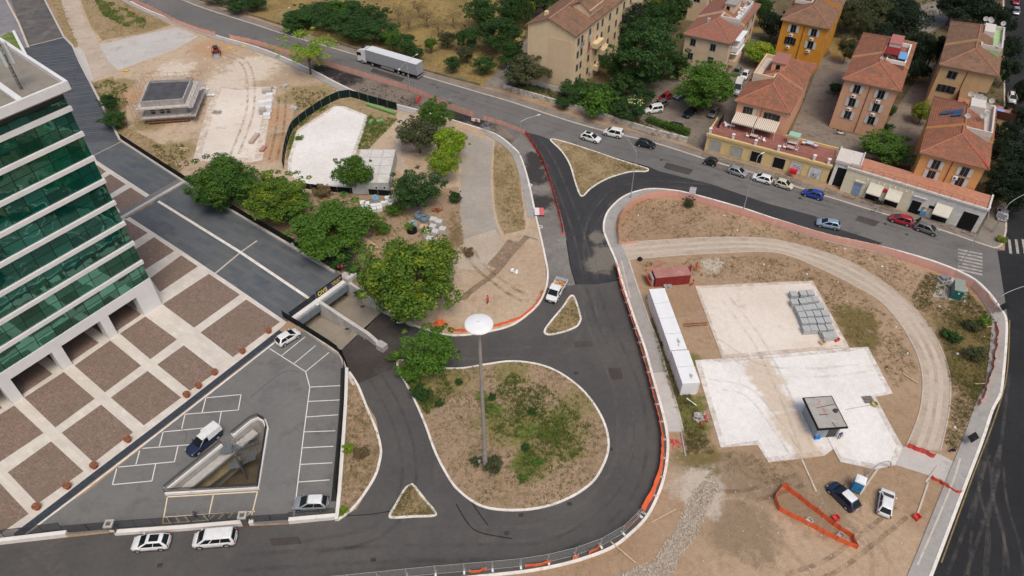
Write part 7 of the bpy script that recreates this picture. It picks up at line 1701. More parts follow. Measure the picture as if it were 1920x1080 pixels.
# terracotta pots on the plaza edge
pot=None
pl_=[((505,622),'uppermost terracotta pot beside the white hatchback'),((456,660),'second terracotta pot down the plaza edge'),((404,700),'terracotta pot above a close pair on the plaza edge'),((374,725),'upper terracotta pot of the close pair'),((352,742),'lower terracotta pot of the close pair'),((242,826),'terracotta pot above the cobbled panel level with the navy pickup'),((179,875),'terracotta pot near the lower parking bay lines'),((129,913),'second lowest terracotta pot on the plaza edge'),((72,952),'lowest terracotta pot with dry orange earth')]
for i,((u,v),lb)in enumerate(pl_):
 p=at(u,v+2)
 if pot is None:
  pot=thing('terracotta_pot',lb,'plant pot',(p.x,p.y,.055),0,'terracotta pots along the plaza edge')
  mb=MB();mb.lathe([(.32,0),(.44,.55),(.50,.58),(.50,.75),(.42,.75),(.40,.66)],(0,0,0),18);mb.build('pot',M['terracotta'],pot,True)
  mb=MB();mb.lathe([(.41,.64),(.40,.68),(.1,.72)],(0,0,0),14);mb.build('soil',M['soil'],pot)
  mb=MB();rnd=random.Random(1)
  for k in range(22):a,r=rnd.uniform(0,6.28),rnd.uniform(0,.3);mb.bar((r*math.cos(a),r*math.sin(a),.66),(r*1.5*math.cos(a),r*1.5*math.sin(a),.8+rnd.uniform(0,.15)),.015,3,0,.003)
  mb.build('dead_stems',M['wood'],pot)
 else:
  c=copy_tree(pot);c.location=(p.x,p.y,.055);c['label']=lb;c.rotation_euler[2]=i
# wheelie bins before the pale shops
bl=[((1683,390),(0.02,0.22,0.06),'dark bin with a green lid at the left end of the bin row'),((1689,391),(0.62,0.50,0.02),'dark bin with a yellow lid second in the bin row'),((1695,393),(0.12,0.12,0.13),'dark bin with a black lid right of the first yellow one'),((1700,395),(0.30,0.30,0.34),'dark bin with a pale grey lid in the middle of the row'),((1704,397),(0.08,0.08,0.09),'dark bin with a dull lid before the narrow doorway'),((1709,399),(0.02,0.20,0.10),'dark bin with a green lid beside the second yellow one'),((1715,401),(0.62,0.50,0.02),'dark bin with a yellow lid near the blue box'),((1720,404),(0.22,0.25,0.32),'dark bin with a blue grey lid next to the blue box')]
for i,((u,v),c,lb)in enumerate(bl):
 p=at(u,v-2);t=thing('wheelie_bin',lb,'bin',(p.x,p.y,.11),DA+.05,'wheelie bins in front of the pale shops')
 mb=MB();mb.loft([[(-.22,-.26,.05),(.22,-.26,.05),(.22,.26,.05),(-.22,.26,.05)],[(-.29,-.34,.95),(.29,-.34,.95),(.29,.34,.95),(-.29,.34,.95)]]);mb.build('body',M['trim'],t)
 mb=MB();mb.loft([[(-.31,-.36,.951),(.31,-.36,.951),(.31,.36,.951),(-.31,.36,.951)],[(-.27,-.30,1.06),(.27,-.30,1.06),(.27,.32,1.06),(-.27,.32,1.06)]]);mb.build('lid',pmat('bin_lid_%d'%i if False else 'bin_lid_'+'abcdefgh'[i],c,.5),t)
 for s in(-1,1):mb=MB();mb.lathe([(.1,-.03),(.1,.03)],(s*.24,.28,.1),10,0,'x');mb.build('wheel',M['tyre'],t)
p=at(1729,404);t=thing('donation_box','blue collection box with a red top right of the bins','collection box',(p.x,p.y,.11),DA)
mb=MB();mb.box(-.55,.55,-.4,.4,0,1.7);mb.build('body',pmat('sky_blue_box',(0.10,0.27,0.46),.5),t);mb=MB();mb.box(-.57,.57,-.42,.42,1.7,1.9);mb.build('top',M['red_plastic'],t);mb=MB();mb.box(-.3,.3,-.415,-.4,1.1,1.4);mb.build('slot',M['white_clad'],t)
# ------------------------------------------------------------------ people
def person(label,px,rz,shirt,trousers,lean=0.0,arm=0.5,sit=False,zbase=.05,hair=(0.02,0.015,0.01),helmet=None,stride=.12):
 p=at(*px);V=[];E_=[];R=[]
 def v(x,y,z,r):V.append((x,y,z));R.append(r);return len(V)-1
 def e(a,b):E_.append((a,b));return b
 hz0=.48 if sit else .92
 hip=v(0,0,hz0,.155);L=lambda z:lean*(z-hz0)
 w=e(hip,v(0,L(1.15)if not sit else 0,hz0+.2,.135));ch=e(w,v(0,L(hz0+.42),hz0+.42,.165));nk=e(ch,v(0,L(hz0+.58),hz0+.58,.07));hd=e(nk,v(0,L(hz0+.68)+.02,hz0+.69,.10));e(hd,v(0,L(hz0+.80)+.02,hz0+.81,.085))
 for s in(-1,1):
  sh=e(ch,v(s*.19,L(hz0+.5),hz0+.50,.065));a1=arm if s>0 else arm*.5
  el=e(sh,v(s*.26,L(hz0+.5)+.12*a1,hz0+.23,.048));wr=e(el,v(s*.25,L(hz0+.3)+.32*a1,hz0+.02+.18*a1,.034))
  pm_=e(wr,v(s*.25,V[wr][1]+.05*a1,V[wr][2]-.07,.034))
  for k in range(4):f1=e(pm_,v(s*.25+(k-1.5)*.018,V[pm_][1]+.02,V[pm_][2]-.05-.006*(1.5-abs(k-1.5)),.010));e(f1,v(s*.25+(k-1.5)*.02,V[f1][1]+.015,V[f1][2]-.035,.009))
  th=e(pm_,v(s*.25-s*.045,V[pm_][1]+.03,V[pm_][2]-.01,.011));e(th,v(s*.25-s*.05,V[th][1]+.02,V[th][2]-.03,.009))
  if sit:
   kn=e(hip,v(s*.13,.42,hz0+.02,.075));an_=e(kn,v(s*.13,.46,.10,.048));e(an_,v(s*.13,.62,.045,.042))
  else:
   hp=e(hip,v(s*.10,0,.86,.10));kn=e(hp,v(s*.11,s*stride*.6+.02,.48,.068));an_=e(kn,v(s*.11,s*stride,.09,.045));e(an_,v(s*.12,s*stride+.16,.045,.042))
 me=bpy.data.meshes.new('person');me.from_pydata(V,E_,[]);me.update()
 o=bpy.data.objects.new('person',me);COL.objects.link(o)
 o.modifiers.new('skin','SKIN');sv_=me.skin_vertices[0].data
 for i,r in enumerate(R):sv_[i].radius=(r,r*(.8 if i in(0,1,2)else 1))
 sv_[0].use_root=True
 sb=o.modifiers.new('sub','SUBSURF');sb.levels=1;sb.render_levels=1
 dg=bpy.context.evaluated_depsgraph_get();nm=bpy.data.meshes.new_from_object(o.evaluated_get(dg))
 bpy.data.objects.remove(o);bpy.data.meshes.remove(me)
 skin=pmat('skin_'+label[:6],(0.42,0.25,0.17),.6)
 nm.materials.clear();[nm.materials.append(m)for m in(skin,pmat('shirt_'+label[:7],shirt,.8),pmat('trousers_'+label[:7],trousers,.8),M['black'])]
 hands=[V[i]for i in range(len(V))if R[i]<=.036]
 for f in nm.polygons:
  c=f.center;z=c.z
  if z>hz0+.60:f.material_index=0
  elif any((Vector(h)-c).length<.05 for h in hands)and abs(c.x)>.18:f.material_index=0
  elif z<.10:f.material_index=3
  elif z<hz0+.03 and abs(c.x)<.2:f.material_index=2
  elif sit and c.y>.12 and z<hz0+.12 and abs(c.x)<.2:f.material_index=2
  else:f.material_index=1
  f.use_smooth=True
 o=link('person',nm,None,(p.x,p.y,zbase),(0,0,rz));tag(o,label,'person',kind='thing')
 hy=L(hz0+.78)+.02
 mb=MB();mb.lathe([(.108,hz0+.74),(.115,hz0+.80),(.098,hz0+.88),(.04,hz0+.92)],(0,hy-.012,0),12);mb.build('helmet' if helmet else 'hair',pmat('hat_'+label[:7],helmet or hair,.5),o,True)
 mb=MB();mb.lathe([(.003,-.03),(.018,0),(.003,.035)],(0,hy+.105,hz0+.715),6)
 for s in(-1,1):mb.lathe([(.004,-.012),(.014,0),(.004,.012)],(s*.036,hy+.092,hz0+.75),6)
 mb.box(-.03,.03,hy+.085,hy+.098,hz0+.665,hz0+.675);mb.build('face',bpy.data.materials['skin_'+label[:6]],o)
 return o
OR=(0.72,0.11,0.025)
person('standing worker in full orange overalls right of the red container',(1304,508),2.4,OR,OR,0,.6)
person('crouching orange worker at the right corner of the red container',(1300,537),1.2,OR,OR,.2,.9,True)
person('worker in a pink red vest walking on the dirt above the light mast disc',(915,570),.5,(0.62,0.08,0.08),(0.35,0.05,0.04),.05,.5)
person('person in a lilac shirt bending beside the grey hut',(1572,823),2.6,(0.25,0.24,0.50),(0.08,0.075,0.08),.5,.9,zbase=.09)
person('person in dark purple clothes on the cream hatching of the car park',(371,974),1.0,(0.10,0.07,0.13),(0.03,0.03,0.04),0,.4)
person('dark clothed worker squatting at the lower right pavement by red netting',(1787,851),.8,(0.03,0.03,0.04),(0.04,0.02,0.03),.3,.9,True)
person('roofer in a violet shirt on the scaffolded building',(352,163),2.0,(0.16,0.12,0.35),(0.05,0.05,0.08),.5,.9,zbase=4.0)if False else None
# dust blown up by the road works
def dust(label,px,z,s,dens):
 p=at(*px,z);mb=MB();mb.lathe([(.05,-1),(.6,-.8),(.95,-.3),(1,.1),(.8,.6),(.4,.92),(.05,1)],(0,0,0),14)
 t=NT('dust_'+label[:6]);P=t.pos(False)
 n=t.noise(P,1.6,5,.7,.42,.75)
 ln_=t.new('ShaderNodeVectorMath',operation='LENGTH');t.lk(P,ln_.inputs[0])
 f=t.ramp(ln_.outputs['Value'],.25,.95,1.0,0.0)
 pv=t.new('ShaderNodeVolumePrincipled');pv.inputs['Color'].default_value=(.9,.9,.9,1);t.lk(t.math('MULTIPLY',t.math('MULTIPLY',n,f),dens),pv.inputs['Density'])
 t.n.remove(t.b);t.lk(pv.outputs[0],t.n['Material Output'].inputs['Volume'])
 o=mb.build('dust_cloud',t.mat,loc=(p.x,p.y,z));o.scale=s;return tag(o,label,'dust',kind='stuff')
dust('white dust drifting over the roadworks at the junction',(912,238),1.0,(2.0,2.4,1.0),1.6)
dust('thin grey smoke drifting across the main road',(842,184),1.3,(3.6,2.6,1.2),.30)
# ------------------------------------------------------------------ vegetation
import numpy as np
L_DARK=leafmat('dark_green_leaves',(0.024,0.069,0.017),(0.061,0.132,0.029),(0.034,0.087,0.023))
L_MID=leafmat('mid_green_leaves',(0.052,0.137,0.016),(0.124,0.234,0.029),(0.078,0.176,0.023))
L_BRIGHT=leafmat('bright_green_leaves',(0.109,0.218,0.014),(0.218,0.333,0.025),(0.322,0.391,0.029))
L_YEL=leafmat('yellow_green_leaves',(0.14,0.19,0.02),(0.26,0.29,0.03),(0.09,0.15,0.02))
L_OLIVE=leafmat('olive_grey_leaves',(0.052,0.067,0.030),(0.109,0.121,0.052),(0.081,0.098,0.034))
L_DKM=leafmat('deep_green_leaves',(0.030,0.086,0.014),(0.075,0.155,0.023),(0.103,0.196,0.023))
L_TIPS=leafmat('mottled_leaves',(0.072,0.163,0.018),(0.156,0.260,0.033),(0.325,0.416,0.039))
L_DRY=leafmat('dry_twigs',(0.17,0.12,0.06),(0.26,0.20,0.10),(0.12,0.11,0.05))
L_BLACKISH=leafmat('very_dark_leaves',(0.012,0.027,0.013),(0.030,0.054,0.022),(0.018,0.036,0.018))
BARK=pmat('grey_brown_bark',(0.13,0.10,0.075),.9,.25,3.0,bump=.4,bscale=12)
BARK_W=pmat('pale_bark',(0.34,0.31,0.27),.9,.25,3.0)
def leaves_mesh(name,centres,radii,per,size,seed,flat=.75,up=.35):
 r=np.random.default_rng(seed)
 V=[]
 for c,R in zip(centres,radii):
  n=int(per*(R**1.6))
  d=r.normal(size=(n,3));d[:,2]=d[:,2]*.8+.15;d/=np.linalg.norm(d,axis=1)[:,None]
  rad=R*(r.uniform(.25,1,n)**.45)[:,None]
  p=np.array(c)+d*rad*np.array([1,1,flat])
  nrm=d+r.normal(size=(n,3))*.75+np.array([0,0,up]);nrm/=np.linalg.norm(nrm,axis=1)[:,None]
  t=np.cross(nrm,r.normal(size=(n,3)));t/=np.linalg.norm(t,axis=1)[:,None]
  b=np.cross(nrm,t)
  s=(size*r.uniform(.6,1.35,n))[:,None]
  q=np.stack([p-t*s*.5,p+b*s*.28+nrm*s*.06,p+t*s*.5-nrm*s*.08,p-b*s*.28],1)
  V.append(q)
 V=np.concatenate(V).reshape(-1,3);n=len(V)
 me=bpy.data.meshes.new(name)
 me.vertices.add(n);me.vertices.foreach_set('co',V.ravel().astype(np.float32))
 me.loops.add(n);me.loops.foreach_set('vertex_index',np.arange(n,dtype=np.int32))
 me.polygons.add(n//4);me.polygons.foreach_set('loop_start',np.arange(0,n,4,dtype=np.int32));me.polygons.foreach_set('loop_total',np.full(n//4,4,np.int32))
 me.update(calc_edges=True)
 return me
def proto(seed,r=4.0,hc=5.0,ry=.8,nclump=34,per=105,size=.42,cr=(.85,1.5),trunk=.22,lean=0.0,hollow=.35):
 rnd=random.Random(seed);cs,rs=[],[]
 for i in range(nclump):
  for _ in range(40):
   d=Vector((rnd.gauss(0,1),rnd.gauss(0,1),rnd.gauss(.1,.8)))
   if d.length>.1:break
  d.normalize();q=rnd.uniform(hollow,1)**.5*(1+.16*math.sin(5*math.atan2(d.y,d.x)+seed)+rnd.uniform(-.12,.12))
  R=rnd.uniform(*cr)
  c=Vector((d.x*(r-R*.7)*q,d.y*(r-R*.7)*q,hc+d.z*(r*ry-R*.6)*q))
  if c.z<R*.5:c.z=R*.5+.2
  cs.append(c);rs.append(R)
 for i in range(max(8,nclump//3)):
  a,el,q=rnd.uniform(0,6.28),rnd.uniform(-.25,1.2),rnd.uniform(.92,1.16);c=Vector((math.cos(a)*math.cos(el)*r*q,math.sin(a)*math.cos(el)*r*q,hc+math.sin(el)*r*ry*q));c.z=max(c.z,.5);cs.append(c);rs.append(rnd.uniform(.38,.62)*cr[0])
 lm=leaves_mesh('crown',cs,rs,per,size,seed)
 lm.materials.append(L_MID)
 mb=MB()
 p=Vector((0,0,-.1));top=Vector((lean,0,hc*.72));k=4
 for i in range(k):
  a,b=p.lerp(top,i/k),p.lerp(top,(i+1)/k);mb.bar(a,b,trunk*(1.15-.5*i/k),8,0,trunk*(1.15-.5*(i+1)/k))
 order=sorted(range(len(cs)),key=lambda i:-rs[i])[:14]
 for i in order:
  s_=p.lerp(top,rnd.uniform(.55,1.0));m_=s_.lerp(cs[i],.5)+Vector((0,0,-.15*r*.3));mb.bar(s_,m_,trunk*.42,5,0,trunk*.26);mb.bar(m_,cs[i],trunk*.26,5,0,trunk*.08)
  for _ in range(2):e=cs[i]+Vector((rnd.gauss(0,.5),rnd.gauss(0,.5),rnd.gauss(.2,.4)))*rs[i];mb.bar(m_.lerp(cs[i],.6),e,trunk*.12,4,0,trunk*.04)
 tm=mb.mesh('trunk',BARK,True);tm.materials[0]=None
 return dict(r=r,hc=hc,lm=lm,tm=tm)
PROT={'big':[proto(1,5.2,5.6,.72,56,170,.33,(1.0,1.7)),proto(2,5.2,5.4,.70,52,175,.33,(1.0,1.8),lean=.5),proto(3,5.2,6.0,.8,58,165,.32,(.9,1.6),lean=-.4)],'tall':[proto(21,5.0,6.6,1.05,74,190,.31,(.9,1.6)),proto(22,5.0,6.4,1.0,70,195,.31,(1.0,1.7),.22,.4)],'mid':[proto(5,3.3,4.2,.85,36,250,.28,(.7,1.2),.16),proto(6,3.3,4.0,.85,32,250,.28,(.7,1.25),.16,.3),proto(7,3.3,4.4,.9,38,240,.27,(.65,1.1),.16,-.3)],'sparse':[proto(9,5.0,5.2,.95,100,210,.27,(.7,1.15),.2,.4,.15),proto(10,3.6,5.0,1.0,30,75,.34,(.6,1.0),.13,.2,.1)],'airy':[proto(31,3.6,5.6,1.15,30,150,.27,(.55,.95),.13,.2,.1)],'bush':[proto(12,1.6,1.15,.75,18,330,.24,(.45,.8),.05),proto(13,1.6,1.1,.72,16,330,.24,(.45,.85),.05),proto(14,1.6,1.3,.85,20,300,.22,(.4,.75),.05)],'bare':[proto(16,2.4,4.0,1.15,26,40,.26,(.5,.9),.07,.2,.1),proto(17,2.2,3.8,1.2,24,34,.26,(.5,.9),.07,-.2,.1)],}
_tn=[0]
def tree(kind,label,px,hc,rpx,leaf,cat='tree',group=None,vs=1.0,bark=None,name=None):
 """px: middle of the crown in the plan, hc: its height above ground, rpx: crown radius read off the plan"""
 _tn[0]+=1;k=_tn[0]
 P_=PROT[kind];pr=P_[k%len(P_)]
 p=at3(*px,hc);r=rpx*depth_at(p)/FPX
 s=r/pr['r'];sz=hc/pr['hc']if kind!='bush' else s*vs
 nm=name or{'bush':'bush','bare':'bare_tree'}.get(kind,'broadleaf_tree')
 t=thing(nm,label,cat,(p.x,p.y,0.0),k*2.4,group);t.scale=(s,s,sz)
 a=link('crown',pr['lm'],t);a.material_slots[0].link='OBJECT';a.material_slots[0].material=leaf
 b=link('trunk',pr['tm'],t);b.material_slots[0].link='OBJECT';b.material_slots[0].material=bark or BARK
 return t
tree('tall','large dark tree at the left end of the row beside the grey deck',(424,337),4.6,72,L_DKM)
tree('tall','bright leafy tree second from the left beside the grey deck',(520,372),4.8,68,L_TIPS)
tree('tall','broad low tree above the pile of concrete pipes',(626,428),4.6,80,L_MID)
tree('mid','small leafy tree standing in front of the grey modular cabin',(662,322),4.6,38,L_MID)
tree('mid','dark olive tree behind the modular cabin by the dirt path',(785,252),4.4,45,L_OLIVE)
tree('mid','mid green tree touching the new pavement behind the olive tree',(816,213),4.6,33,L_MID)
tree('mid','bright yellow green tree right of the dark olive tree',(842,268),4.6,36,L_BRIGHT)
tree('mid','bright tree with a white trunk beside the grey track',(832,308),4.4,32,L_BRIGHT,bark=BARK_W)
tree('mid','round dark tree above the pipe coils',(780,352),4.2,50,L_DARK)
tree('bush','small bush beside the grey track under the white trunked tree',(852,368),1.2,15,L_DARK,'bush')
tree('tall','large spreading tree with pale leaf tips above the mouth of the underpass',(776,518),7.2,98,L_TIPS)
tree('mid','loose leafy tree between the ramp and the roundabout island',(804,655),4.0,56,L_MID)
tree('airy','yellow green tree rising over the main road near the lorry',(573,92),6.4,57,L_BRIGHT)
tree('mid','dark shrub by the deck edge left of the scaffolded building',(212,222),2.4,26,L_DARK)
tree('mid','dark conifer like shrub just above it by the deck edge',(203,190),2.6,18,L_DARK)
for i,(u,v,r,lf,lb)in enumerate([(568,30,32,L_DARK,'dark shrub at the left end of the field hedge'),(600,22,40,L_DARK,'large dark shrub second from the left in the field hedge'),(640,40,42,L_DARK,'large dark shrub in the middle of the field hedge'),(676,52,38,L_DARK,'dark shrub above the lorry cab'),(712,56,34,L_DARK,'greener shrub above the lorry trailer'),(630,18,24,L_MID,'pale topped shrub at the back of the field hedge'),(760,80,20,L_DARK,'dark small tree above the rear end of the lorry'),(735,72,16,L_MID,'small bush between the hedge and the lorry roof')]):
 tree('mid',lb,(u,v),3.3,r+4,lf,'shrub','shrubs of the field hedge')
for i,(u,v,r)in enumerate([(448,6,30),(478,4,22),(405,-8,26)]):tree('mid',['dark bush at the top edge beside the main road','smaller dark bush right of it at the top edge','dark bush cut off by the top edge above the grass triangle'][i],(u,v),2.4,r,L_DARK,'shrub')
for i,(u,v,r)in enumerate([(765,35,24),(800,30,22),(822,45,22),(785,12,20),(850,30,20),(745,20,18),(868,62,18)]):
 tree('bare',['thin dry tree in the field above the lorry','second thin dry tree in the field','thin dry tree right of the pair in the field','thin dry tree near the top edge of the field','thin dry tree at the right of the dry field','thin dry tree nearest the field hedge','thin dry tree lowest on the right of the field'][i],(u,v),3.2,r,L_DRY,group='thin dry trees in the field')
for i,(u,v,r,lf,lb)in enumerate([(807,82,12,L_MID,'small leafy sapling in the dry field right of the lorry'),(838,72,19,L_OLIVE,'dark topped sapling in the dry field'),(848,118,16,L_DARK,'dark bush beside the field wall by the mint bicycle'),(875,100,18,L_OLIVE,'brownish bush left of the driveway'),(908,120,24,L_DARK,'dark bush at the corner of the driveway')]):
 tree('mid',lb,(u,v),2.6,r,lf)
tree('big','large dark tree left of the cream apartment block',(935,60),5.0,46,L_DARK);tree('big','dark tree at the top edge behind the cream block',(965,15),5.0,38,L_DARK);tree('mid','small bright round tree beside the cream roof',(992,18),4.0,12,L_BRIGHT)
tree('mid','leafy tree in front of the blank gable wall',(990,130),4.5,48,L_OLIVE);tree('mid','dark shrub in the left corner of the garden below the gable tree',(955,112),2.5,20,L_DARK,'shrub')
tree('mid','dark bush at the foot of the cream gable',(1085,170),2.4,40,L_DARK,'shrub');tree('mid','dark bush right of the gable foot',(1140,176),2.2,36,L_DARK,'shrub')
tree('tall','huge dark tree between the cream block and the sand house',(1213,97),8.6,70,L_DARK);tree('big','tall dark tree behind the huge one at the top',(1175,40),7.0,42,L_BLACKISH);tree('big','dark tree right of the cream block roof',(1235,30),6.5,42,L_DARK)
tree('mid','small yellow green tree emerging behind the huge dark one',(1230,22),7.0,16,L_YEL)
tree('tall','leafy tree in front of the sand house in the courtyard',(1325,162),5.8,60,L_MID)
tree('mid','yellow blossomed tree behind the delivery van',(1425,95),3.6,32,L_BRIGHT);tree('mid','dark tree left of the orange house',(1450,45),5.0,28,L_BLACKISH)
tree('mid','bush with pale yellow blossom beside the white wagon',(1178,203),2.4,38,L_DARK,'shrub');tree('bush','low bush with blue flowers by the stone wall',(1122,206),1.3,36,L_MID,'shrub')
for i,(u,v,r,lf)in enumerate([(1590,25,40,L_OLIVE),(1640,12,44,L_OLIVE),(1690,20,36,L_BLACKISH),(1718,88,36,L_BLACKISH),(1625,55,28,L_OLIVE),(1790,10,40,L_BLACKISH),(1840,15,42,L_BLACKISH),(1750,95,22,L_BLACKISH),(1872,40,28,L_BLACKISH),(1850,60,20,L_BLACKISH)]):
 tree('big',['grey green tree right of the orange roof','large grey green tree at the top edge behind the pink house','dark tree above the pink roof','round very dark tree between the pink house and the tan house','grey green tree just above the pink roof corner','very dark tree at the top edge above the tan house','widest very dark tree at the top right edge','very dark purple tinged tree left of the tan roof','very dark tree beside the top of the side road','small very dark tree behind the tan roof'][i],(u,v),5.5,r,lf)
tree('mid','bright green tree on the roof edge behind the pale shops',(1664,278),3.4,54,L_MID);tree('mid','yellow green shrub left of the apricot house',(1732,208),3.0,22,L_YEL,'shrub');tree('bush','small bright bush on the tan house ledge',(1769,179),1.3,10,L_BRIGHT,'bush');tree('bush','clipped round bush right of the pink house',(1672,205),1.2,11,L_DARK,'bush');tree('bush','second clipped bush lower right of the pink house',(1667,238),1.2,11,L_DARK,'bush')
tree('mid','dark ivy covered planting left of the pink house',(1568,165),1.6,16,L_DARK,'shrub');tree('bush','small green bush behind the pink house lawn',(1600,98),1.4,10,L_MID,'bush')
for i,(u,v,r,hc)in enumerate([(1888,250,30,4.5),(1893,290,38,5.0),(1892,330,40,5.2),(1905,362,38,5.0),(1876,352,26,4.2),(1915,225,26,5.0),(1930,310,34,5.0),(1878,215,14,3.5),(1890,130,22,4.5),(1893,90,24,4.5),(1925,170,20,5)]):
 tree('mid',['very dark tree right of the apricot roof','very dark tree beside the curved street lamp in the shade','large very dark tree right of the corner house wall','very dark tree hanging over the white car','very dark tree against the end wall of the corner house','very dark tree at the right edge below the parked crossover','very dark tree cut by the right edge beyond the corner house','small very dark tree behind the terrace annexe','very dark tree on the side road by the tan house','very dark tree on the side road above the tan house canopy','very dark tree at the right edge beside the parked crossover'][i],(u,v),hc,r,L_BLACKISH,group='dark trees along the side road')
for i,(u,v,r,lf,lb)in enumerate([(770,700,26,L_MID,'wide bush at the wedge beside the loose leafy tree'),(738,668,14,L_MID,'small bush at the tip of the wedge by the ramp wall'),(790,735,20,L_DARK,'bush on the island below the loose leafy tree'),(652,838,12,L_BRIGHT,'bright bush by the white wall on the left verge'),(642,955,11,L_BRIGHT,'bright bush at the bottom end of the left verge'),(676,845,16,L_DRY,'brown dry bush on the left verge'),(925,872,20,L_OLIVE,'scrubby bush at the foot of the light mast'),(893,862,12,L_OLIVE,'small scrub left of the light mast foot'),(1776,622,13,L_DARK,'dark round bush in the scrub by the gravel track'),(1792,632,14,L_DARK,'second dark round bush in the scrub by the gravel track'),(1850,600,14,L_TIPS,'green bush at the foot of the right street lamp'),(1825,610,18,L_OLIVE,'olive bush in the middle of the scrub'),(1830,665,20,L_OLIVE,'olive bush lower in the scrub by the pavement'),(1293,378,13,L_OLIVE,'scrubby bush below the site notice board'),(560,255,8,L_TIPS,'small bush at the corner of the screened compound'),(740,395,18,L_MID,'weedy bush beside the wrapped pallets'),(715,425,20,L_MID,'flowering bush below the wrapped pallets'),(640,490,26,L_DARK,'dark bush beside the deck fence by the sign'),(662,505,18,L_DARK,'dark bush just above the abutment'),(700,500,24,L_TIPS,'leafy bush above the right retaining wall'),(880,470,12,L_DRY,'dry bush at the end of the grey track'),(605,360,18,L_DRY,'dry bush along the black compound screen'),(590,450,26,L_MID,'low bush among the concrete pipes'),(1880,445,10,L_YEL,'small bush at the crossing corner'),(672,548,10,L_MID,'green bush growing on the right retaining wall'),(980,895,11,L_MID,'bright weed clump low on the roundabout island'),(1008,862,11,L_MID,'weed clump right of centre on the roundabout island'),(985,835,9,L_DARK,'dark weed clump in the middle of the roundabout island'),(1000,768,10,L_DARK,'dark weed clump high on the roundabout island'),(922,740,9,L_DARK,'dark weed clump near the mast on the roundabout island'),(860,712,8,L_DARK,'dark weed clump at the upper left of the roundabout island'),(825,752,10,L_DARK,'dark weed clump on the left of the roundabout island'),(1245,40+600,8,L_OLIVE,'weed clump beside the white containers')]):
 tree('bush',lb,(u,v),0.9,r,lf,'bush',vs=.8)
k_=0
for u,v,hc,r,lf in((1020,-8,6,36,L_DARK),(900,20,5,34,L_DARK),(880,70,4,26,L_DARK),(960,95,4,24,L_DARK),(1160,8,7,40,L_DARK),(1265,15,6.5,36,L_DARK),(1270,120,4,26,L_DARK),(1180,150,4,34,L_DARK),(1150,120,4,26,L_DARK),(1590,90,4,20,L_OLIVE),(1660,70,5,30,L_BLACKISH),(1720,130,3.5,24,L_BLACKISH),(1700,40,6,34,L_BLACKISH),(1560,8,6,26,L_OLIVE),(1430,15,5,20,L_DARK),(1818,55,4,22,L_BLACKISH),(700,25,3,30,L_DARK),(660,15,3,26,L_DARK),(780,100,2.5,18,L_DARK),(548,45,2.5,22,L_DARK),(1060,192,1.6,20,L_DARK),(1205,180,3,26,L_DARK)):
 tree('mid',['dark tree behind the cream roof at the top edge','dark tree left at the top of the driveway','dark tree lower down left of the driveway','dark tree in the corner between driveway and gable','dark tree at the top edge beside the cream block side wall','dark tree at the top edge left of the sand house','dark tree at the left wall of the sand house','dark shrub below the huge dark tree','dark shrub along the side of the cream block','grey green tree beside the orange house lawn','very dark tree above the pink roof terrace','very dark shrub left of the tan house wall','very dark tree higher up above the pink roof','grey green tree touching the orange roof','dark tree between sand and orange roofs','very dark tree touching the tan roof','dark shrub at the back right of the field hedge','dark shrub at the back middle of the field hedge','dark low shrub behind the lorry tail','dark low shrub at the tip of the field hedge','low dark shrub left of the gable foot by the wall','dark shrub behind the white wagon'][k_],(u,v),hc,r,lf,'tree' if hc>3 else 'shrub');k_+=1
# flowers
def blossoms(label,px,r,col,n,h):
 p=at(*px,h);rr=np.random.default_rng(n);me=leaves_mesh('blossoms',[(0,0,0)],[r],n/r**1.6,.3,n,.6,.8);m_=pmat('petals_'+label[:8],col,.7);me.materials.append(m_)
 tag(link('blossoms',me,None,(p.x,p.y,h)),label,'flowers',kind='stuff')
blossoms('cluster of blue flowers over the low bush by the stone wall',(1120,206),2.0,(0.10,0.16,0.55),150,1.9);blossoms('pale yellow blossom on the bush beside the white wagon',(1192,190),2.0,(0.62,0.62,0.28),140,3.4)
blossoms('yellow blossom on the tree behind the delivery van',(1428,88),2.2,(0.45,0.45,0.06),160,5.2);blossoms('coral red flowers among the yard weeds',(705,425),2.2,(0.50,0.10,0.07),90,.8);blossoms('pink flowers on the dark bush by the sign',(640,496),.8,(0.6,0.10,0.18),24,1.6)
# clipped hedge
hp=curve([(1216,229),(1245,240),(1268,247),(1288,254)],5);p0=hp[0]
t=thing('clipped_hedge','clipped green hedge on the bank beside the courtyard entrance','hedge',(p0.x,p0.y,0))
cs=[(p.x-p0.x+random.uniform(-.2,.2),p.y-p0.y+random.uniform(-.2,.2),z)for p in smooth_line(hp,2)for z in(.6,1.2)]
me=leaves_mesh('foliage',cs,[.75]*len(cs),170,.22,41,.9);me.materials.append(L_MID);link('foliage',me,t)
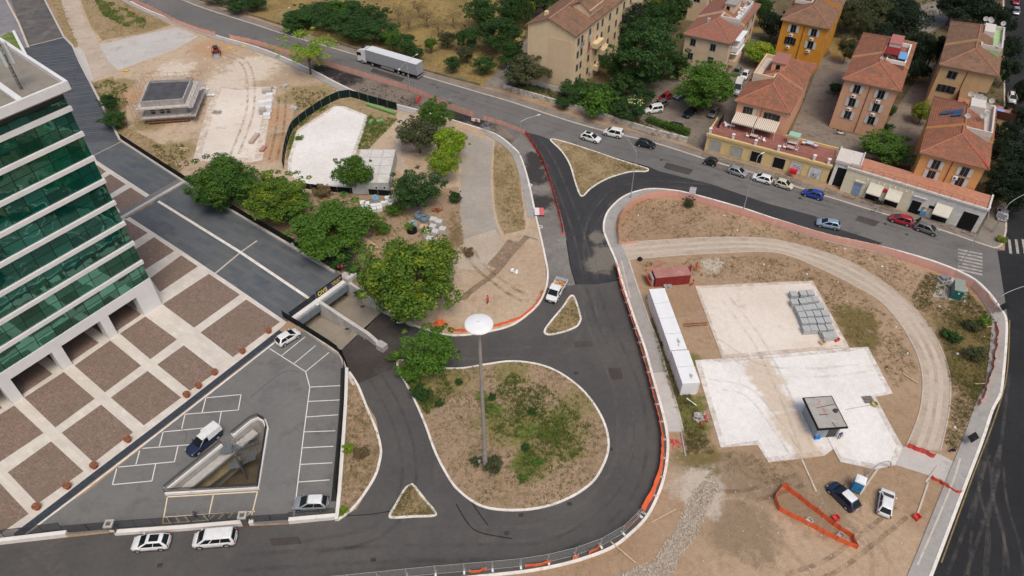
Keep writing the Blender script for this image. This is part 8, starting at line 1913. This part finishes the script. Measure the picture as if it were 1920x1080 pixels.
# grasses and weeds: real blades in loose patches
def tufts(name,label,polys,n,h,wid,mat,seed,z=.02,clump=.35,blades=7):
 r=np.random.default_rng(seed);V=[]
 for poly,share in polys:
  pl_=[tuple(p)for p in poly];xs=[p[0]for p in pl_];ys=[p[1]for p in pl_]
  k=int(n*share);got=0;tries=0
  while got<k and tries<k*8:
   tries+=1
   x,y=r.uniform(min(xs),max(xs)),r.uniform(min(ys),max(ys))
   if not inside((x,y),pl_):continue
   w=math.sin(x*.9+seed)*math.sin(y*.7+1.3*seed)+.6*math.sin(x*.31+y*.23+seed*2)
   if r.uniform(-1.2,1.0)>w:continue
   got+=1
   m_=blades;c=np.array([x,y,z]);hh=h*r.uniform(.5,1.3)
   a=r.uniform(0,6.28,m_);o=r.normal(0,clump*.35,(m_,2));ln=r.uniform(.2,.8,m_)*hh
   b0=c+np.stack([o[:,0],o[:,1],np.zeros(m_)],1);tip=b0+np.stack([np.cos(a)*ln,np.sin(a)*ln,hh*r.uniform(.5,1.0,m_)],1)
   sd=np.stack([-np.sin(a),np.cos(a),np.zeros(m_)],1)*wid*.5
   V.append(np.stack([b0-sd,b0+sd,tip],1).reshape(-1,3))
 V=np.concatenate(V);m_=len(V)
 me=bpy.data.meshes.new(name);me.vertices.add(m_);me.vertices.foreach_set('co',V.ravel().astype(np.float32));me.loops.add(m_);me.loops.foreach_set('vertex_index',np.arange(m_,dtype=np.int32))
 me.polygons.add(m_//3);me.polygons.foreach_set('loop_start',np.arange(0,m_,3,dtype=np.int32));me.polygons.foreach_set('loop_total',np.full(m_//3,3,np.int32));me.update(calc_edges=True)
 me.materials.append(mat);tag(link(name,me),label,'grass',kind='stuff')
G_DRY=leafmat('dry_grass_blades',(0.29,0.22,0.115),(0.40,0.31,0.175),(0.31,0.25,0.13));G_OLV=leafmat('olive_grass_blades',(0.13,0.125,0.040),(0.21,0.19,0.07),(0.10,0.12,0.03));G_GRN=leafmat('green_weed_blades',(0.081,0.131,0.027),(0.150,0.213,0.044),(0.200,0.225,0.050))
islp=[(p.x,p.y)for p in isle]
R1=gl([(1165,400),(1215,372),(1300,380),(1450,425),(1640,475),(1735,505),(1700,555),(1590,485),(1440,444),(1250,446),(1165,455)])
R2=gl([(1740,510),(1800,530),(1860,600),(1858,690),(1830,760),(1790,850),(1770,830),(1785,740),(1770,650),(1705,560)])
R3=gl([(1170,495),(1380,480),(1480,485),(1600,540),(1690,615),(1722,700),(1680,730),(1628,650),(1595,650),(1525,527),(1380,530)])
R4=gl([(1218,590),(1236,600),(1296,745),(1340,850),(1288,850),(1268,765),(1240,680)]);R5=gl([(1360,845),(1500,866),(1530,915),(1440,910),(1360,880)])
VG=[(p.x,p.y)for p in verge];TR=[(p.x,p.y)for p in tri]
tufts('dry_grass','dry straw coloured grass scattered over the right hand parcel',[(R1,.32),(R2,.25),(R3,.3),(R5,.05),(R4,.08)],4600,.26,.05,G_DRY,3)
tufts('weeds','olive weeds on the right hand parcel beside the track and containers',[(R2,.55),(R3,.08),(R4,.32),(R1,.05)],3600,.42,.06,G_OLV,5)
tufts('weeds','green and olive weeds on the roundabout island',[(islp,.8),(VG,.2)],1700,.34,.06,G_OLV,7,.1)
tufts('weeds','fresh green weeds in patches on the roundabout island',[(gl([(900,760),(960,700),(1030,730),(1110,800),(1090,850),(1000,910),(960,900),(990,830),(920,810)]),.75),(gl([(745,680),(830,690),(850,735),(800,780),(770,735)]),.25)],2300,.42,.08,G_GRN,9,.1)
tufts('dry_grass','dry grass on the traffic islands and verges',[(TR,.35),(VG,.2),([(p.x,p.y)for p in isl2],.06),([(p.x,p.y)for p in isl3],.06),(islp,.33)],3600,.28,.045,G_DRY,11,.1)
tufts('weeds','short green grass on the small splitter island',[([(p.x,p.y)for p in isl3],.6),([(p.x,p.y)for p in isl2],.25),(gl([(1160,308),(1205,316),(1180,322)]),.15)],650,.25,.05,G_OLV,12,.1)
tufts('dry_grass','long dry grass in the field and by the upper site',[(gl([(480,0),(560,50),(670,90),(890,155),(980,60),(1010,-40),(470,-40)]),.55),(gl([(172,155),(232,170),(240,240),(300,270),(345,330),(228,262)]),.08),(gl([(140,-20),(225,0),(315,45),(192,76)]),.1),(gl([(85,-20),(108,-20),(148,80),(138,88)]),.05),(gl([(928,262),(950,270),(985,400),(985,430),(945,440),(925,330)]),.1),(gl([(845,395),(865,400),(870,470),(840,515)]),.07),(gl([(1672,100),(1745,128),(1738,155),(1680,145)]),.05)],6500,.45,.06,G_DRY,13)
tufts('weeds','dark green undergrowth running through the upper grass triangle',[(gl([(178,0),(215,5),(275,38),(270,52),(235,50),(195,30)]),.35),(gl([(172,155),(212,150),(240,235),(225,245)]),.2),(gl([(690,216),(745,225),(690,280),(670,280)]),.2),(gl([(538,300),(546,240),(600,205),(620,198),(556,243),(545,280)]),.1),(gl([(500,362),(735,368),(850,470),(720,570),(640,520)]),.2)],3000,.55,.09,G_GRN,15)
tufts('weeds','olive weeds in patches around the scaffolded building and upper slab',[(gl([(285,272),(345,272),(355,310),(330,325),(300,300)]),.4),(gl([(545,165),(640,172),(600,195),(560,205)]),.35),(gl([(205,150),(240,160),(238,200),(215,190)]),.25)],420,.5,.09,G_OLV,19)
tufts('undergrowth','rough undergrowth covering the gardens between the houses',[(gl([(950,165),(1100,212),(1225,252),(1290,262),(1200,215),(1150,160),(1000,150)]),.35),(gl([(1560,0),(1760,0),(1745,110),(1700,160),(1600,90)]),.45),(gl([(1820,20),(1882,20),(1882,420),(1860,380)]),.2)],2400,.6,.12,L_DARK,17)
# small loose stones and litter
def pebbles(name,label,polys,n,smin,smax,mat,seed):
 r=random.Random(seed);mb=MB()
 for poly,share in polys:
  pl_=[tuple(p)for p in poly];xs=[p[0]for p in pl_];ys=[p[1]for p in pl_];k=int(n*share);g_=0
  while g_<k:
   x,y=r.uniform(min(xs),max(xs)),r.uniform(min(ys),max(ys))
   if inside((x,y),pl_):g_+=1;s=r.uniform(smin,smax);mb.obox((x,y,s*.3),(s,s*r.uniform(.5,1),s*.7),r.uniform(0,3),0,r.uniform(-.4,.4),r.uniform(-.4,.4))
 tag(mb.build(name,mat),label,'stones',kind='stuff')
YRD=gl([(1280,860),(1500,880),(1730,960),(1730,1075),(1200,1078),(1250,980)])
pebbles('stones','small pale stones and rubble scattered over the dirt yard',[(YRD,.35),(R3,.12),(R1,.12),(gl([(870,450),(985,440),(1010,560),(900,610),(850,560)]),.2),(gl([(160,160),(540,80),(600,160),(380,330)]),.1)],330,.05,.17,M['conc_pale'],21)
GRV=gl([(1340,905),(1352,912),(1325,960),(1310,1000),(1280,1040),(1255,1085),(1150,1090),(1180,1068),(1225,1050),(1255,1005),(1285,950),(1300,915)])
pebbles('stones','grey crushed stones in the loose strip across the dirt yard',[(GRV,1.0)],1000,.08,.24,pmat('warm_grey_stone',(0.42,0.37,0.31),.9),22)
pebbles('stones','dark broken lumps on the dug up roadbed',[(gl([(600,128),(680,172),(900,238),(955,262),(860,214),(700,160)]),.6),(gl([(600,128),(680,172),(760,190)]),.1)],320,.10,.32,pmat('broken_asphalt',(0.07,0.065,0.06),.9,.3,2.0),23)
pebbles('litter','white litter and scraps scattered on the dry parcel and site',[(R1,.25),(R2,.2),(R3,.2),(gl([(380,80),(520,80),(520,160),(380,170)]),.35)],45,.10,.32,M['white_metal'],24)
